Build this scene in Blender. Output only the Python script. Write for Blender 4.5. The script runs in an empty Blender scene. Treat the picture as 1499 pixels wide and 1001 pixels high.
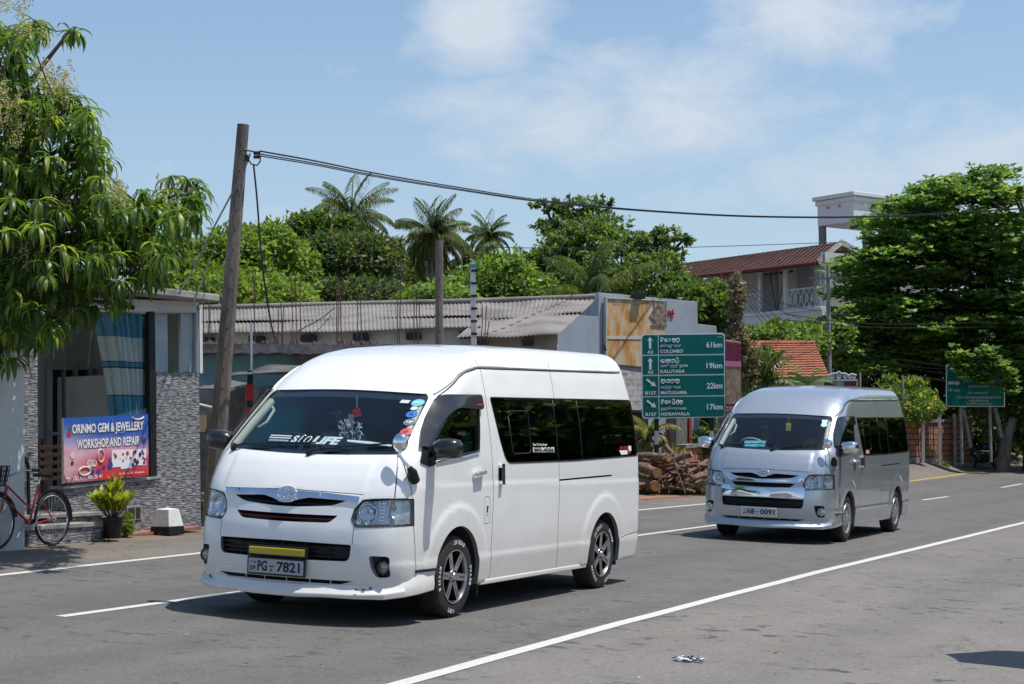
import bpy, bmesh, math, random
import numpy as np
from math import radians as R_, sin, cos, pi
from mathutils import Vector, Matrix
SC=bpy.context.scene; COL=SC.collection
# ---------------------------------------------------------------- camera
FPX=2539.6; CH=1.266; PIT=.0633; ROL=-.0097
KT=.0465; HD1=-2.007; HD2=-2.005
V1=(-1.324,14.293); V2=(3.869,25.089)
def ray(px,py):
    xx=(px-749.5)/FPX; yy=(500.5-py)/FPX
    cr,sr=cos(ROL),sin(ROL); X=xx*cr-yy*sr; u=xx*sr+yy*cr
    cp,sp=cos(PIT),sin(PIT); return Vector((X,cp-u*sp,sp+u*cp))
def at(px,py,Y):
    d=ray(px,py); return Vector((0,0,CH))+d*(Y/d.y)
NX,NY=-sin(HD1),cos(HD1); W0=NX*V1[0]+NY*V1[1]       # left normal of the traffic direction
def wl(x,y): return NX*x+NY*y, -NY*x+NX*y               # across / along the road
def xy(w,l): return (NX*w-NY*l, NY*w+NX*l)
def ss(a,b,x):
    t=min(1,max(0,(x-a)/(b-a))); return t*t*(3-2*t)
def gz(x,y):
    w,l=wl(x,y)
    z=-KT*(max(min(w,2),-14)-W0)
    if w<-14: z+=.01*min(-14-w,10)
    e=max(0,min(y,130)-46)
    z+=.0050*e**1.28*(1-ss(-11,-3,w)*.85)
    z+=.42*ss(45,61,y)*ss(11.6,13.2,-w)
    return z
def onground(px,py,y0=8,y1=200):
    d=ray(px,py); a,b=y0,y1
    f=lambda Y:(lambda p:p.z-gz(p.x,p.y))(Vector((0,0,CH))+d*(Y/d.y))
    Y=a
    while Y<b and f(Y)>0: Y+=.25
    lo,hi=Y-.25,Y
    for i in range(20):
        m=(lo+hi)/2
        if f(m)>0: lo=m
        else: hi=m
    p=Vector((0,0,CH))+d*(hi/d.y); p.z=gz(p.x,p.y); return p
cam=bpy.data.cameras.new("camera"); co=bpy.data.objects.new("camera",cam); COL.objects.link(co)
cam.sensor_width=36; cam.lens=FPX/1499*36; cam.clip_end=3000; cam.clip_start=.1
fw=ray(749.5,500.5).normalized(); rt=(ray(1249.5,500.5)-ray(249.5,500.5)).normalized(); up=rt.cross(fw)
co.matrix_world=Matrix(((rt.x,up.x,-fw.x,0),(rt.y,up.y,-fw.y,0),(rt.z,up.z,-fw.z,CH),(0,0,0,1)))
SC.camera=co
# ---------------------------------------------------------------- materials
def nt(m):
    m.use_nodes=True; return m.node_tree.nodes,m.node_tree.links
def mat(name,col,rough=.6,metal=0,col2=None,scale=8,detail=4,mix=(.4,.6),bump=0,bscale=None,coat=0,spec=.5,stretch=None,trans=0,emit=None,coord='Object'):
    m=bpy.data.materials.new(name); N,L=nt(m); b=N['Principled BSDF']
    b.inputs['Base Color'].default_value=(*col,1); b.inputs['Roughness'].default_value=rough; b.inputs['Metallic'].default_value=metal
    b.inputs['Coat Weight'].default_value=coat; b.inputs['Coat Roughness'].default_value=.04; b.inputs['Specular IOR Level'].default_value=spec
    if col2 or bump:
        tc=N.new('ShaderNodeTexCoord'); mp=N.new('ShaderNodeMapping'); L.new(tc.outputs[coord],mp.inputs[0])
        if stretch: mp.inputs['Scale'].default_value=stretch
    if col2:
        n=N.new('ShaderNodeTexNoise'); n.inputs['Scale'].default_value=scale; n.inputs['Detail'].default_value=detail; n.inputs['Roughness'].default_value=.65
        r=N.new('ShaderNodeValToRGB'); r.color_ramp.elements[0].position=mix[0]; r.color_ramp.elements[1].position=mix[1]
        r.color_ramp.elements[0].color=(*col,1); r.color_ramp.elements[1].color=(*col2,1)
        L.new(mp.outputs[0],n.inputs[0]); L.new(n.outputs[0],r.inputs[0]); L.new(r.outputs[0],b.inputs['Base Color'])
    if bump:
        n=N.new('ShaderNodeTexNoise'); n.inputs['Scale'].default_value=bscale or scale*4; n.inputs['Detail'].default_value=5
        bp=N.new('ShaderNodeBump'); bp.inputs['Strength'].default_value=bump; bp.inputs['Distance'].default_value=.02
        L.new(mp.outputs[0],n.inputs[0]); L.new(n.outputs[0],bp.inputs['Height']); L.new(bp.outputs[0],b.inputs['Normal'])
    if trans:
        t=N.new('ShaderNodeBsdfTranslucent'); t.inputs[0].default_value=(*[min(1,c*2.2) for c in col],1)
        if col2:
            mx=N.new('ShaderNodeMixRGB'); mx.blend_type='MULTIPLY'; mx.inputs[0].default_value=1; mx.inputs[2].default_value=(2.2,2.2,1.4,1)
            L.new(r.outputs[0],mx.inputs[1]); L.new(mx.outputs[0],t.inputs[0])
        ms=N.new('ShaderNodeMixShader'); ms.inputs[0].default_value=trans; o=N['Material Output']
        L.new(b.outputs[0],ms.inputs[1]); L.new(t.outputs[0],ms.inputs[2]); L.new(ms.outputs[0],o.inputs[0])
    if emit: b.inputs['Emission Color'].default_value=(*col,1); b.inputs['Emission Strength'].default_value=emit
    return m
def glass(name,tint,rough=.02,ior=1.5,boost=1.0):
    m=bpy.data.materials.new(name); N,L=nt(m); N.remove(N['Principled BSDF']); o=N['Material Output']
    t=N.new('ShaderNodeBsdfTransparent'); t.inputs[0].default_value=(*tint,1)
    g=N.new('ShaderNodeBsdfGlossy'); g.inputs['Roughness'].default_value=rough; g.inputs[0].default_value=(1,1,1,1)
    f=N.new('ShaderNodeFresnel'); ge=N.new('ShaderNodeNewGeometry'); mr=N.new('ShaderNodeMapRange'); mr.inputs[3].default_value=ior; mr.inputs[4].default_value=1/ior; L.new(ge.outputs['Backfacing'],mr.inputs[0]); L.new(mr.outputs[0],f.inputs[0])
    mu=N.new('ShaderNodeMath'); mu.operation='MULTIPLY'; mu.inputs[1].default_value=boost; mu.use_clamp=True
    L.new(f.outputs[0],mu.inputs[0])
    x=N.new('ShaderNodeMixShader'); L.new(mu.outputs[0],x.inputs[0]); L.new(t.outputs[0],x.inputs[1]); L.new(g.outputs[0],x.inputs[2]); L.new(x.outputs[0],o.inputs[0])
    return m
# ---------------------------------------------------------------- objects
def tag(o,label=None,cat=None,group=None,kind=None):
    if label: o['label']=label
    if cat: o['category']=cat
    if group: o['group']=group
    if kind: o['kind']=kind
    return o
def empty(name,M=None,label=None,cat=None,group=None,loc=None,rz=0):
    o=bpy.data.objects.new(name,None); COL.objects.link(o); o.empty_display_size=.2
    if M is not None: o.matrix_world=M
    elif loc is not None: o.location=loc; o.rotation_euler=(0,0,rz)
    return tag(o,label,cat,group)
class MB:
    def __init__(s): s.v=[];s.f=[];s.m=[]
    def add(s,vs,fs,mi=0):
        n=len(s.v); s.v+= [tuple(a) for a in vs]; s.f+=[tuple(i+n for i in f) for f in fs]; s.m+=[mi]*len(fs); return s
    def box(s,a,b,mi=0,M=None):
        (x0,y0,z0),(x1,y1,z1)=a,b
        vs=[(x0,y0,z0),(x1,y0,z0),(x1,y1,z0),(x0,y1,z0),(x0,y0,z1),(x1,y0,z1),(x1,y1,z1),(x0,y1,z1)]
        if M: vs=[M@Vector(v) for v in vs]
        return s.add(vs,[(0,3,2,1),(4,5,6,7),(0,1,5,4),(1,2,6,5),(2,3,7,6),(3,0,4,7)],mi)
    def cbox(s,c,d,mi=0,M=None):
        return s.box([c[i]-d[i]/2 for i in range(3)],[c[i]+d[i]/2 for i in range(3)],mi,M)
    def tube(s,pts,r,n=8,mi=0,cap=True,sy=1):
        pts=[Vector(p) for p in pts]; rs=r if isinstance(r,(list,tuple)) else [r]*len(pts)
        rings=[];u=None
        for i,p in enumerate(pts):
            t=(pts[min(i+1,len(pts)-1)]-pts[max(i-1,0)])
            if t.length<1e-9: t=Vector((0,0,1))
            t.normalize()
            if u is None: u=t.orthogonal().normalized()
            else:
                u=u-t*u.dot(t)
                u=u.normalized() if u.length>1e-6 else t.orthogonal().normalized()
            w=t.cross(u)
            rings.append([p+(u*cos(2*pi*k/n)+w*sin(2*pi*k/n)*sy)*rs[i] for k in range(n)])
        vs=[v for q in rings for v in q]; fs=[]
        for i in range(len(pts)-1):
            for k in range(n):
                a=i*n+k;b=i*n+(k+1)%n; fs.append((a,b,b+n,a+n))
        if cap: fs+= [tuple(range(n-1,-1,-1)),tuple(range((len(pts)-1)*n,len(pts)*n))]
        return s.add(vs,fs,mi)
    def prism(s,poly,o,u,w,n,d,mi=0):
        # poly of 2D points in plane (o,u,w), extruded by d along n
        o,u,w,n=Vector(o),Vector(u),Vector(w),Vector(n); k=len(poly)
        a=[o+u*p[0]+w*p[1] for p in poly]; b=[q+n*d for q in a]
        return s.add(a+b,[tuple(range(k-1,-1,-1)),tuple(range(k,2*k))]+[(i,(i+1)%k,(i+1)%k+k,i+k) for i in range(k)],mi)
    def lathe(s,prof,n=32,axis='y',c=(0,0,0),mi=0,close=False):
        # prof: (radius, axial)
        vs=[];k=len(prof)
        for j in range(n):
            a=2*pi*j/n
            for r,h in prof:
                p=(r*cos(a),h,r*sin(a)) if axis=='y' else ((r*cos(a),r*sin(a),h) if axis=='z' else (h,r*cos(a),r*sin(a)))
                vs.append((p[0]+c[0],p[1]+c[1],p[2]+c[2]))
        fs=[]
        for j in range(n):
            for i in range(k if close else k-1):
                a=j*k+i;b=j*k+(i+1)%k;c2=((j+1)%n)*k+(i+1)%k;d=((j+1)%n)*k+i
                fs.append((a,b,c2,d))
        return s.add(vs,fs,mi)
    def build(s,name,mats,parent=None,smooth=None,bevel=0,M=None):
        me=bpy.data.meshes.new(name); me.from_pydata(s.v,[],s.f)
        if not isinstance(mats,(list,tuple)): mats=[mats]
        for m in mats: me.materials.append(m)
        if len(mats)>1: me.polygons.foreach_set('material_index',s.m)
        me.validate(); me.update()
        bm=bmesh.new(); bm.from_mesh(me); bmesh.ops.recalc_face_normals(bm,faces=bm.faces); bm.to_mesh(me); bm.free()
        if smooth is not None:
            me.polygons.foreach_set('use_smooth',[True]*len(me.polygons))
            me.set_sharp_from_angle(angle=R_(smooth))
        o=bpy.data.objects.new(name,me); COL.objects.link(o)
        if parent: o.parent=parent
        if M is not None: o.matrix_world=M
        if bevel:
            b=o.modifiers.new('bevel','BEVEL'); b.width=bevel; b.segments=2; b.limit_method='ANGLE'; b.angle_limit=R_(40)
        return o
def split_loose(o,name):
    me=o.data; n=len(me.vertices); par=list(range(n))
    def fd(a):
        while par[a]!=a: par[a]=par[par[a]]; a=par[a]
        return a
    for e in me.edges:
        a,b=fd(e.vertices[0]),fd(e.vertices[1])
        if a!=b: par[a]=b
    gr={}
    for p in me.polygons: gr.setdefault(fd(p.vertices[0]),[]).append(p)
    out=[]
    for k,ps in gr.items():
        ids=sorted({v for p in ps for v in p.vertices}); ix={v:i for i,v in enumerate(ids)}
        m=bpy.data.meshes.new(name); m.from_pydata([tuple(me.vertices[i].co) for i in ids],[],[[ix[v] for v in p.vertices] for p in ps])
        for mt in me.materials: m.materials.append(mt)
        m.polygons.foreach_set('material_index',[p.material_index for p in ps]); m.polygons.foreach_set('use_smooth',[p.use_smooth for p in ps])
        q=bpy.data.objects.new(name,m); COL.objects.link(q); q.parent=o.parent; q.matrix_basis=o.matrix_basis.copy()
        for md in o.modifiers:
            b=q.modifiers.new('bevel','BEVEL'); b.width=md.width; b.segments=2; b.limit_method='ANGLE'; b.angle_limit=md.angle_limit
        out.append(q)
    bpy.data.objects.remove(o); return out
def npmesh(name,V,F,mats,parent=None,mi=None,smooth=False):
    # V (n,3), F (m,k) numpy arrays
    me=bpy.data.meshes.new(name); me.vertices.add(len(V)); me.vertices.foreach_set('co',np.asarray(V,np.float32).ravel())
    k=F.shape[1]; me.loops.add(F.size); me.loops.foreach_set('vertex_index',F.astype(np.int32).ravel())
    me.polygons.add(len(F)); me.polygons.foreach_set('loop_start',np.arange(0,F.size,k,dtype=np.int32)); me.polygons.foreach_set('loop_total',np.full(len(F),k,np.int32))
    if not isinstance(mats,(list,tuple)): mats=[mats]
    for m in mats: me.materials.append(m)
    if mi is not None: me.polygons.foreach_set('material_index',np.asarray(mi,np.int32))
    if smooth: me.polygons.foreach_set('use_smooth',np.ones(len(F),bool))
    me.update(calc_edges=True); me.validate()
    o=bpy.data.objects.new(name,me); COL.objects.link(o)
    if parent: o.parent=parent
    return o
_tc={}
def text2d(s,size=1,off=0.0,shear=0):
    key=(s,off,shear)
    if key not in _tc:
        c=bpy.data.curves.new('t','FONT'); c.body=s; c.size=1; c.offset=off; c.shear=shear; c.resolution_u=3; c.align_x='LEFT'
        o=bpy.data.objects.new('t',c); COL.objects.link(o); dg=bpy.context.evaluated_depsgraph_get(); dg.update()
        me=bpy.data.meshes.new_from_object(o.evaluated_get(dg)); vs=[(v.co.x,v.co.y) for v in me.vertices]; fs=[tuple(p.vertices) for p in me.polygons]
        bpy.data.objects.remove(o); bpy.data.curves.remove(c); bpy.data.meshes.remove(me)
        if vs:
            x0=min(v[0] for v in vs);x1=max(v[0] for v in vs);y0=min(v[1] for v in vs);y1=max(v[1] for v in vs)
            vs=[((v[0]-x0)/(x1-x0),(v[1]-y0)/(y1-y0)) for v in vs]; asp=(x1-x0)/(y1-y0)
        else: asp=1
        _tc[key]=(vs,fs,asp)
    return _tc[key]
def put_text(mb,s,mapf,x,y,h,w=None,mi=0,align='l',off=0.0,shear=0):
    vs,fs,asp=text2d(s,1,off,shear)
    if w is None: w=h*asp
    if align=='c': x-=w/2
    if align=='r': x-=w
    mb.add([mapf(x+v[0]*w,y+v[1]*h) for v in vs],fs,mi)
def stroke2d(pts,w,closed=False):
    # list of quads (as polygons) following pts, mitred
    P=[Vector((p[0],p[1])) for p in pts]; n=len(P); L=[];Rr=[]
    for i in range(n):
        a=P[i-1] if (i>0 or closed) else None; b=P[(i+1)%n] if (i<n-1 or closed) else None
        d1=(P[i]-a).normalized() if a is not None else None; d2=(b-P[i]).normalized() if b is not None else None
        if d1 is None: d1=d2
        if d2 is None: d2=d1
        t=(d1+d2); t=t.normalized() if t.length>1e-6 else d1
        nn=Vector((-t.y,t.x)); c=max(.35,abs(nn.dot(Vector((-d1.y,d1.x)))))
        L.append(P[i]+nn*(w/2/c)); Rr.append(P[i]-nn*(w/2/c))
    return L,Rr
def rpoly(pts,r,n=5):
    # round corners; pts: (x,y) or (x,y,r)
    out=[];k=len(pts)
    for i in range(k):
        p=Vector(pts[i][:2]); rr=pts[i][2] if len(pts[i])>2 else r
        a=Vector(pts[i-1][:2]); b=Vector(pts[(i+1)%k][:2]); da=(a-p);db=(b-p)
        q=min(rr,da.length*.45,db.length*.45)
        if q<1e-5: out.append(tuple(p)); continue
        A=p+da.normalized()*q;B=p+db.normalized()*q
        for j in range(n+1):
            t=j/n; out.append(tuple(A*(1-t)**2+p*2*t*(1-t)+B*t*t))
    return out
# ---------------------------------------------------------------- van body surface
def smax(a,b,k):
    m=np.maximum(a,b);d=np.maximum(k-np.abs(a-b),0);return m+d*d/(4*k)
def sstep(a,b,x):
    t=np.clip((x-a)/(b-a),0,1);return t*t*(3-2*t)
FCZ=[.15,.30,.40,.5,.62,.72,.80,.9,.97,1.05,1.12,1.2,1.26,1.30,1.5,1.79,2.1]
FCX=[1.06,1.105,1.13,1.138,1.135,1.122,1.10,1.075,1.05,1.005,.96,.90,.85,.81,.585,.262,-.085]
WZ=[.15,.25,.45,.6,.9,1.1,1.25,1.5,1.77,2.0,2.1,2.4];WY=[.89,.905,.925,.932,.937,.936,.93,.903,.862,.80,.77,.68]
TX=[.5,.27,.1,-.1,-.3,-.5,-.8,-1.2,-1.8,-2.5,-3.2,-3.8,-4.3];TZ=[1.71,1.835,1.925,2.015,2.09,2.14,2.19,2.225,2.25,2.268,2.283,2.292,2.29]
RZ_=[.15,.4,.52,.9,1.25,1.8,2.1,2.3];RX=[-4.14,-4.18,-4.17,-4.15,-4.13,-4.06,-4.0,-3.95]
def interp(z,a,b): # smooth-ish
    return (np.interp(z-.03,a,b)+2*np.interp(z,a,b)+np.interp(z+.03,a,b))/4
def bodyf(x,y,z):
    ay=np.abs(y)
    W=interp(z,WZ,WY)
    # wheel arch flares
    for cx in (0.0,-3.11):
        r=np.hypot((x-cx),(z-.33)*1.0)
        W=W+.016*(1-sstep(.52,.60,r))*(1-sstep(.9,1.1,z))
    # lower sill swell and character line
    W=W+.007*(1-sstep(1.02,1.075,z+.011*(x+1.5)*-1))
    W=W+.008*(1-sstep(.445,.495,z+.003*(x+1.5)*-1))
    side=ay-W
    b=np.interp(z,[.2,.9,1.1,1.3],[.2,.19,.15,.13])
    F=interp(z,FCZ,FCX)-b*y*y
    # hood raised centre with soft shoulder creases
    F=F+.012*(1-sstep(.60,.66,ay+.25*(z-.98)*0))*sstep(1.0,1.02,z)*(1-sstep(1.22,1.27,z))
    front=(x-F)*np.interp(z,[.9,1.3],[.97,.7])
    k=np.interp(z,[.9,1.25],[.32,.24])
    f=smax(side,front,k)
    T=interp(-x,[-a for a in TX],TZ)-.07*y*y
    roof=(z-T)*np.interp(x,[-.6,.3],[1,.75])
    f=smax(f,roof,.16)
    rear=interp(z,RZ_,RX)+.05*y*y-x
    f=smax(f,rear,.14)
    f=smax(f,.235-z+.0*x,.03)
    return f
def body_grad(P):
    e=1e-3; g=np.zeros_like(P)
    for i in range(3):
        d=np.zeros(3);d[i]=e; A=P+d;B=P-d
        g[:,i]=bodyf(A[:,0],A[:,1],A[:,2])-bodyf(B[:,0],B[:,1],B[:,2])
    return g/(np.linalg.norm(g,axis=1,keepdims=True)+1e-12)
def body_surface(off,step):
    lo=np.array([-4.35,-1.08,.1]);hi=np.array([1.3,1.08,2.42])
    nx,ny,nz=[int(round((hi[i]-lo[i])/s)) for i,s in enumerate((step,step,step))]
    idx={};V=[];F=[]
    def vid(i,j,k):
        key=(i,j,k)
        if key not in idx:
            idx[key]=len(V); V.append((lo[0]+(hi[0]-lo[0])*i/nx,lo[1]+(hi[1]-lo[1])*j/ny,lo[2]+(hi[2]-lo[2])*k/nz))
        return idx[key]
    for i in range(nx):
        for j in range(ny):
            F.append((vid(i,j,0),vid(i,j+1,0),vid(i+1,j+1,0),vid(i+1,j,0))); F.append((vid(i,j,nz),vid(i+1,j,nz),vid(i+1,j+1,nz),vid(i,j+1,nz)))
        for k in range(nz):
            F.append((vid(i,0,k),vid(i+1,0,k),vid(i+1,0,k+1),vid(i,0,k+1))); F.append((vid(i,ny,k),vid(i,ny,k+1),vid(i+1,ny,k+1),vid(i+1,ny,k)))
    for j in range(ny):
        for k in range(nz):
            F.append((vid(0,j,k),vid(0,j,k+1),vid(0,j+1,k+1),vid(0,j+1,k))); F.append((vid(nx,j,k),vid(nx,j+1,k),vid(nx,j+1,k+1),vid(nx,j,k+1)))
    P=np.array(V); Q=P.copy()
    Q[:,0]=np.clip(P[:,0],-3.7,.2);Q[:,1]=np.clip(P[:,1],-.45,.45);Q[:,2]=np.clip(P[:,2],.8,1.35)
    a=np.zeros(len(P));b=np.ones(len(P))
    for it in range(26):
        m=(a+b)/2; X=Q+(P-Q)*m[:,None]; f=bodyf(X[:,0],X[:,1],X[:,2])-off
        a=np.where(f<0,m,a);b=np.where(f<0,b,m)
    X=Q+(P-Q)*((a+b)/2)[:,None]
    return X,np.array(F)
def lift(axis,u,v,off=0,sgn=1):
    # point on the body skin: axis 'y' -> (x=u,z=v) side sgn; axis 'x' -> (y=u,z=v) front; 'z' -> (x=u,y=v) roof
    a,b=(.2,1.3) if axis=='y' else ((-.6,1.5) if axis=='x' else (1.3,2.6))
    if axis=='y':
        f=lambda t:bodyf(u,sgn*t,v)
    elif axis=='x': f=lambda t:bodyf(t,u,v)
    else: f=lambda t:bodyf(u,v,t)
    for i in range(24):
        m=(a+b)/2
        if f(m)<0:a=m
        else:b=m
    p=np.array([u,sgn*a,v]) if axis=='y' else (np.array([a,u,v]) if axis=='x' else np.array([u,v,a]))
    g=body_grad(p[None])[0]
    return Vector(p+g*off)
def lift_many(axis,U,V,off=0,sgn=1):
    U=np.asarray(U,float);V=np.asarray(V,float)
    lo,hi=(.2,1.3) if axis=='y' else ((-.6,1.5) if axis=='x' else (1.3,2.6))
    a=np.full(len(U),lo);b=np.full(len(U),hi)
    f=(lambda t:bodyf(U,sgn*t,V)) if axis=='y' else ((lambda t:bodyf(t,U,V)) if axis=='x' else (lambda t:bodyf(U,V,t)))
    for i in range(22):
        m=(a+b)/2; g=f(m)<0; a=np.where(g,m,a); b=np.where(g,b,m)
    P=np.stack([U,sgn*a,V],1) if axis=='y' else (np.stack([a,U,V],1) if axis=='x' else np.stack([U,V,a],1))
    return P+body_grad(P)*off
def boolean(o,c,op='DIFFERENCE',self_=False):
    m=o.modifiers.new('b','BOOLEAN'); m.operation=op; m.object=c; m.solver='EXACT'; m.use_self=self_
    dg=bpy.context.evaluated_depsgraph_get(); me=bpy.data.meshes.new_from_object(o.evaluated_get(dg)); o.modifiers.clear(); o.data=me
def tmpobj(V,F):
    me=bpy.data.meshes.new('t'); me.from_pydata([tuple(map(float,v)) for v in V],[],[tuple(map(int,f)) for f in F]); me.validate(); me.update()
    o=bpy.data.objects.new('t',me); COL.objects.link(o)
    bm=bmesh.new(); bm.from_mesh(me); bmesh.ops.recalc_face_normals(bm,faces=bm.faces); bm.to_mesh(me); bm.free()
    return o
def two(off1,off2,s1,s2):
    A,FA=body_surface(off1,s1);B,FB=body_surface(off2,s2)
    me=bpy.data.meshes.new('t'); V=np.vstack([A,B]); F=[tuple(map(int,f)) for f in FA]+[tuple(int(i)+len(A) for i in f[::-1]) for f in FB]
    me.from_pydata([tuple(map(float,v)) for v in V],[],F); me.update()
    o=bpy.data.objects.new('t',me); COL.objects.link(o); return o
class Cut(MB):
    def side(s,poly,y0=.42,y1=1.2):
        for sg in (1,-1): s.prism(poly,(0,sg*y0,0),(1,0,0),(0,0,1),(0,sg,0),y1-y0)
    def front(s,poly,x0,x1=1.5): s.prism(poly,(x0,0,0),(0,1,0),(0,0,1),(1,0,0),x1-x0)
    def ribbon(s,pts,w,kind='side',a=.5,b=1.2,closed=False,mirror=True):
        L,Rr=stroke2d(pts,w,closed); n=len(pts)
        for sg in ((1,-1) if mirror else (1,)):
            if kind=='side': f=lambda p,t:(p[0],sg*t,p[1])
            else: f=lambda p,t:(t,sg*p[0],p[1])
            vs=[];fs=[]
            for i in range(n): vs+=[f(L[i],a),f(Rr[i],a),f(Rr[i],b),f(L[i],b)]
            m=n if closed else n-1
            for i in range(m):
                p=4*i;q=4*((i+1)%n)
                for k in range(4): fs.append((p+k,p+(k+1)%4,q+(k+1)%4,q+k))
            if not closed: fs+=[(0,1,2,3),(4*n-1,4*n-2,4*n-3,4*n-4)]
            s.add(vs,fs)
    def tmp(s): return tmpobj(s.v,s.f)
# outlines, side (x,z) and front (y,z)
WIN_MAIN=rpoly([(-.66,1.765,.03),(-.76,1.45,.2),(-.885,1.215,.10),(-2.4,1.225),(-3.985,1.262,.05),(-3.93,1.815,.06)],.03)
WIN_DOOR=rpoly([(.600,1.235,.03),(.45,1.46,.3),(.16,1.705,.10),(-.435,1.745,.03),(-.40,1.5,.2),(-.365,1.315,.02)],.03)
WS=rpoly([(-.80,1.292,.05),(-.735,1.768,.06),(0,1.792,.5),(.735,1.768,.06),(.80,1.292,.05),(0,1.262,.6)],.05,7)
HL=rpoly([(.572,.872,.02),(.625,.945,.03),(.80,.962,.2),(1.1,.966,.0),(1.1,.762,.0),(.60,.742,.02),(.562,.80,.03)],.02)
def arch(cx,r=.392,z0=.1):
    return [(cx+r*cos(a),.335+r*sin(a)) for a in np.linspace(0,pi,25)]+[(cx-r,z0),(cx+r,z0)]
SLOT1=rpoly([(-.50,.935),(-.40,.893,.05),(-.1,.872,.1),(.1,.872,.1),(.40,.893,.05),(.50,.935),(.16,.95,.1),(.07,.915,.05),(-.07,.915,.05),(-.16,.95,.1)],.01)
SLOT2=rpoly([(-.455,.822),(-.39,.765,.03),(0,.757,.3),(.39,.765,.03),(.455,.822),(0,.818,.3)],.015)
INTK=rpoly([(-.585,.61),(-.575,.485,.05),(0,.478),(.575,.485,.05),(.585,.61),(0,.618)],.02)
FOG=rpoly([(.715,.535),(.84,.53),(.845,.375),(.765,.37),(.73,.44)],.025)
LIPSLIT=rpoly([(-.60,.338),(-.5,.31),(.5,.31),(.60,.338)],.008)
DOORLINE=[(.165,1.772),(.30,1.69),(.50,1.51),(.66,1.372),(.735,1.28),(.752,1.16),(.742,.968)]
DOORLINE2=[(.735,.758),(.70,.55),(.68,.41)]
BPIL=[(-.60,2.075),(-.585,1.9),(-.575,1.7),(-.60,1.35),(-.622,1.0),(-.625,.6),(-.645,.15)]
DTOP=[(.165,1.772),(.05,1.798),(-.2,1.805),(-.47,1.805),(-.512,1.77),(-.535,1.5),(-.56,1.2),(-.575,.8),(-.585,.475)]
SREAR=[(-2.05,2.10),(-2.03,1.9),(-2.0,1.7),(-1.985,1.4),(-2.0,1.1),(-2.0,.7),(-2.03,.15)]
def fixnormals(o,mats,tol=.004):
    me=o.data; me.materials.clear()
    for m in mats: me.materials.append(m)
    n=len(me.vertices); V=np.zeros(n*3); me.vertices.foreach_get('co',V); V=V.reshape(-1,3)
    f=bodyf(V[:,0],V[:,1],V[:,2]); G=body_grad(V)
    nl=len(me.loops); LV=np.zeros(nl,int); me.loops.foreach_get('vertex_index',LV)
    NF=np.zeros(len(me.polygons)*3); me.polygons.foreach_get('normal',NF); NF=NF.reshape(-1,3)
    LT=np.zeros(len(me.polygons),int); me.polygons.foreach_get('loop_total',LT)
    PF=np.repeat(np.arange(len(me.polygons)),LT)
    on=(np.abs(f[LV])<tol)&((G[LV]*NF[PF]).sum(1)>.75)
    nor=np.where(on[:,None],G[LV],NF[PF])
    # material: inner faces
    C=np.zeros(len(me.polygons)*3); me.polygons.foreach_get('center',C); C=C.reshape(-1,3)
    fc=bodyf(C[:,0],C[:,1],C[:,2]); inner=(fc<-.006)
    me.polygons.foreach_set('material_index',np.where(inner,1,0).astype(np.int32) if len(mats)>1 else np.zeros(len(C),np.int32))
    me.polygons.foreach_set('use_smooth',np.ones(len(C),bool))
    me.normals_split_custom_set([tuple(a) for a in nor])
def islands(o):
    bm=bmesh.new(); bm.from_mesh(o.data); bm.verts.ensure_lookup_table(); seen=set();out=[]
    for v in bm.verts:
        if v.index in seen: continue
        st=[v];seen.add(v.index);comp=[]
        while st:
            q=st.pop();comp.append(q.index)
            for e in q.link_edges:
                w=e.other_vert(q)
                if w.index not in seen: seen.add(w.index);st.append(w)
        out.append(comp)
    bm.free(); return out
def extract(o,comp):
    S={v:i for i,v in enumerate(comp)}
    V=[tuple(o.data.vertices[i].co) for i in comp]
    F=[[S[v] for v in p.vertices] for p in o.data.polygons if p.vertices[0] in S]
    me=bpy.data.meshes.new('part'); me.from_pydata(V,[],F); me.update(); return me
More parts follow.
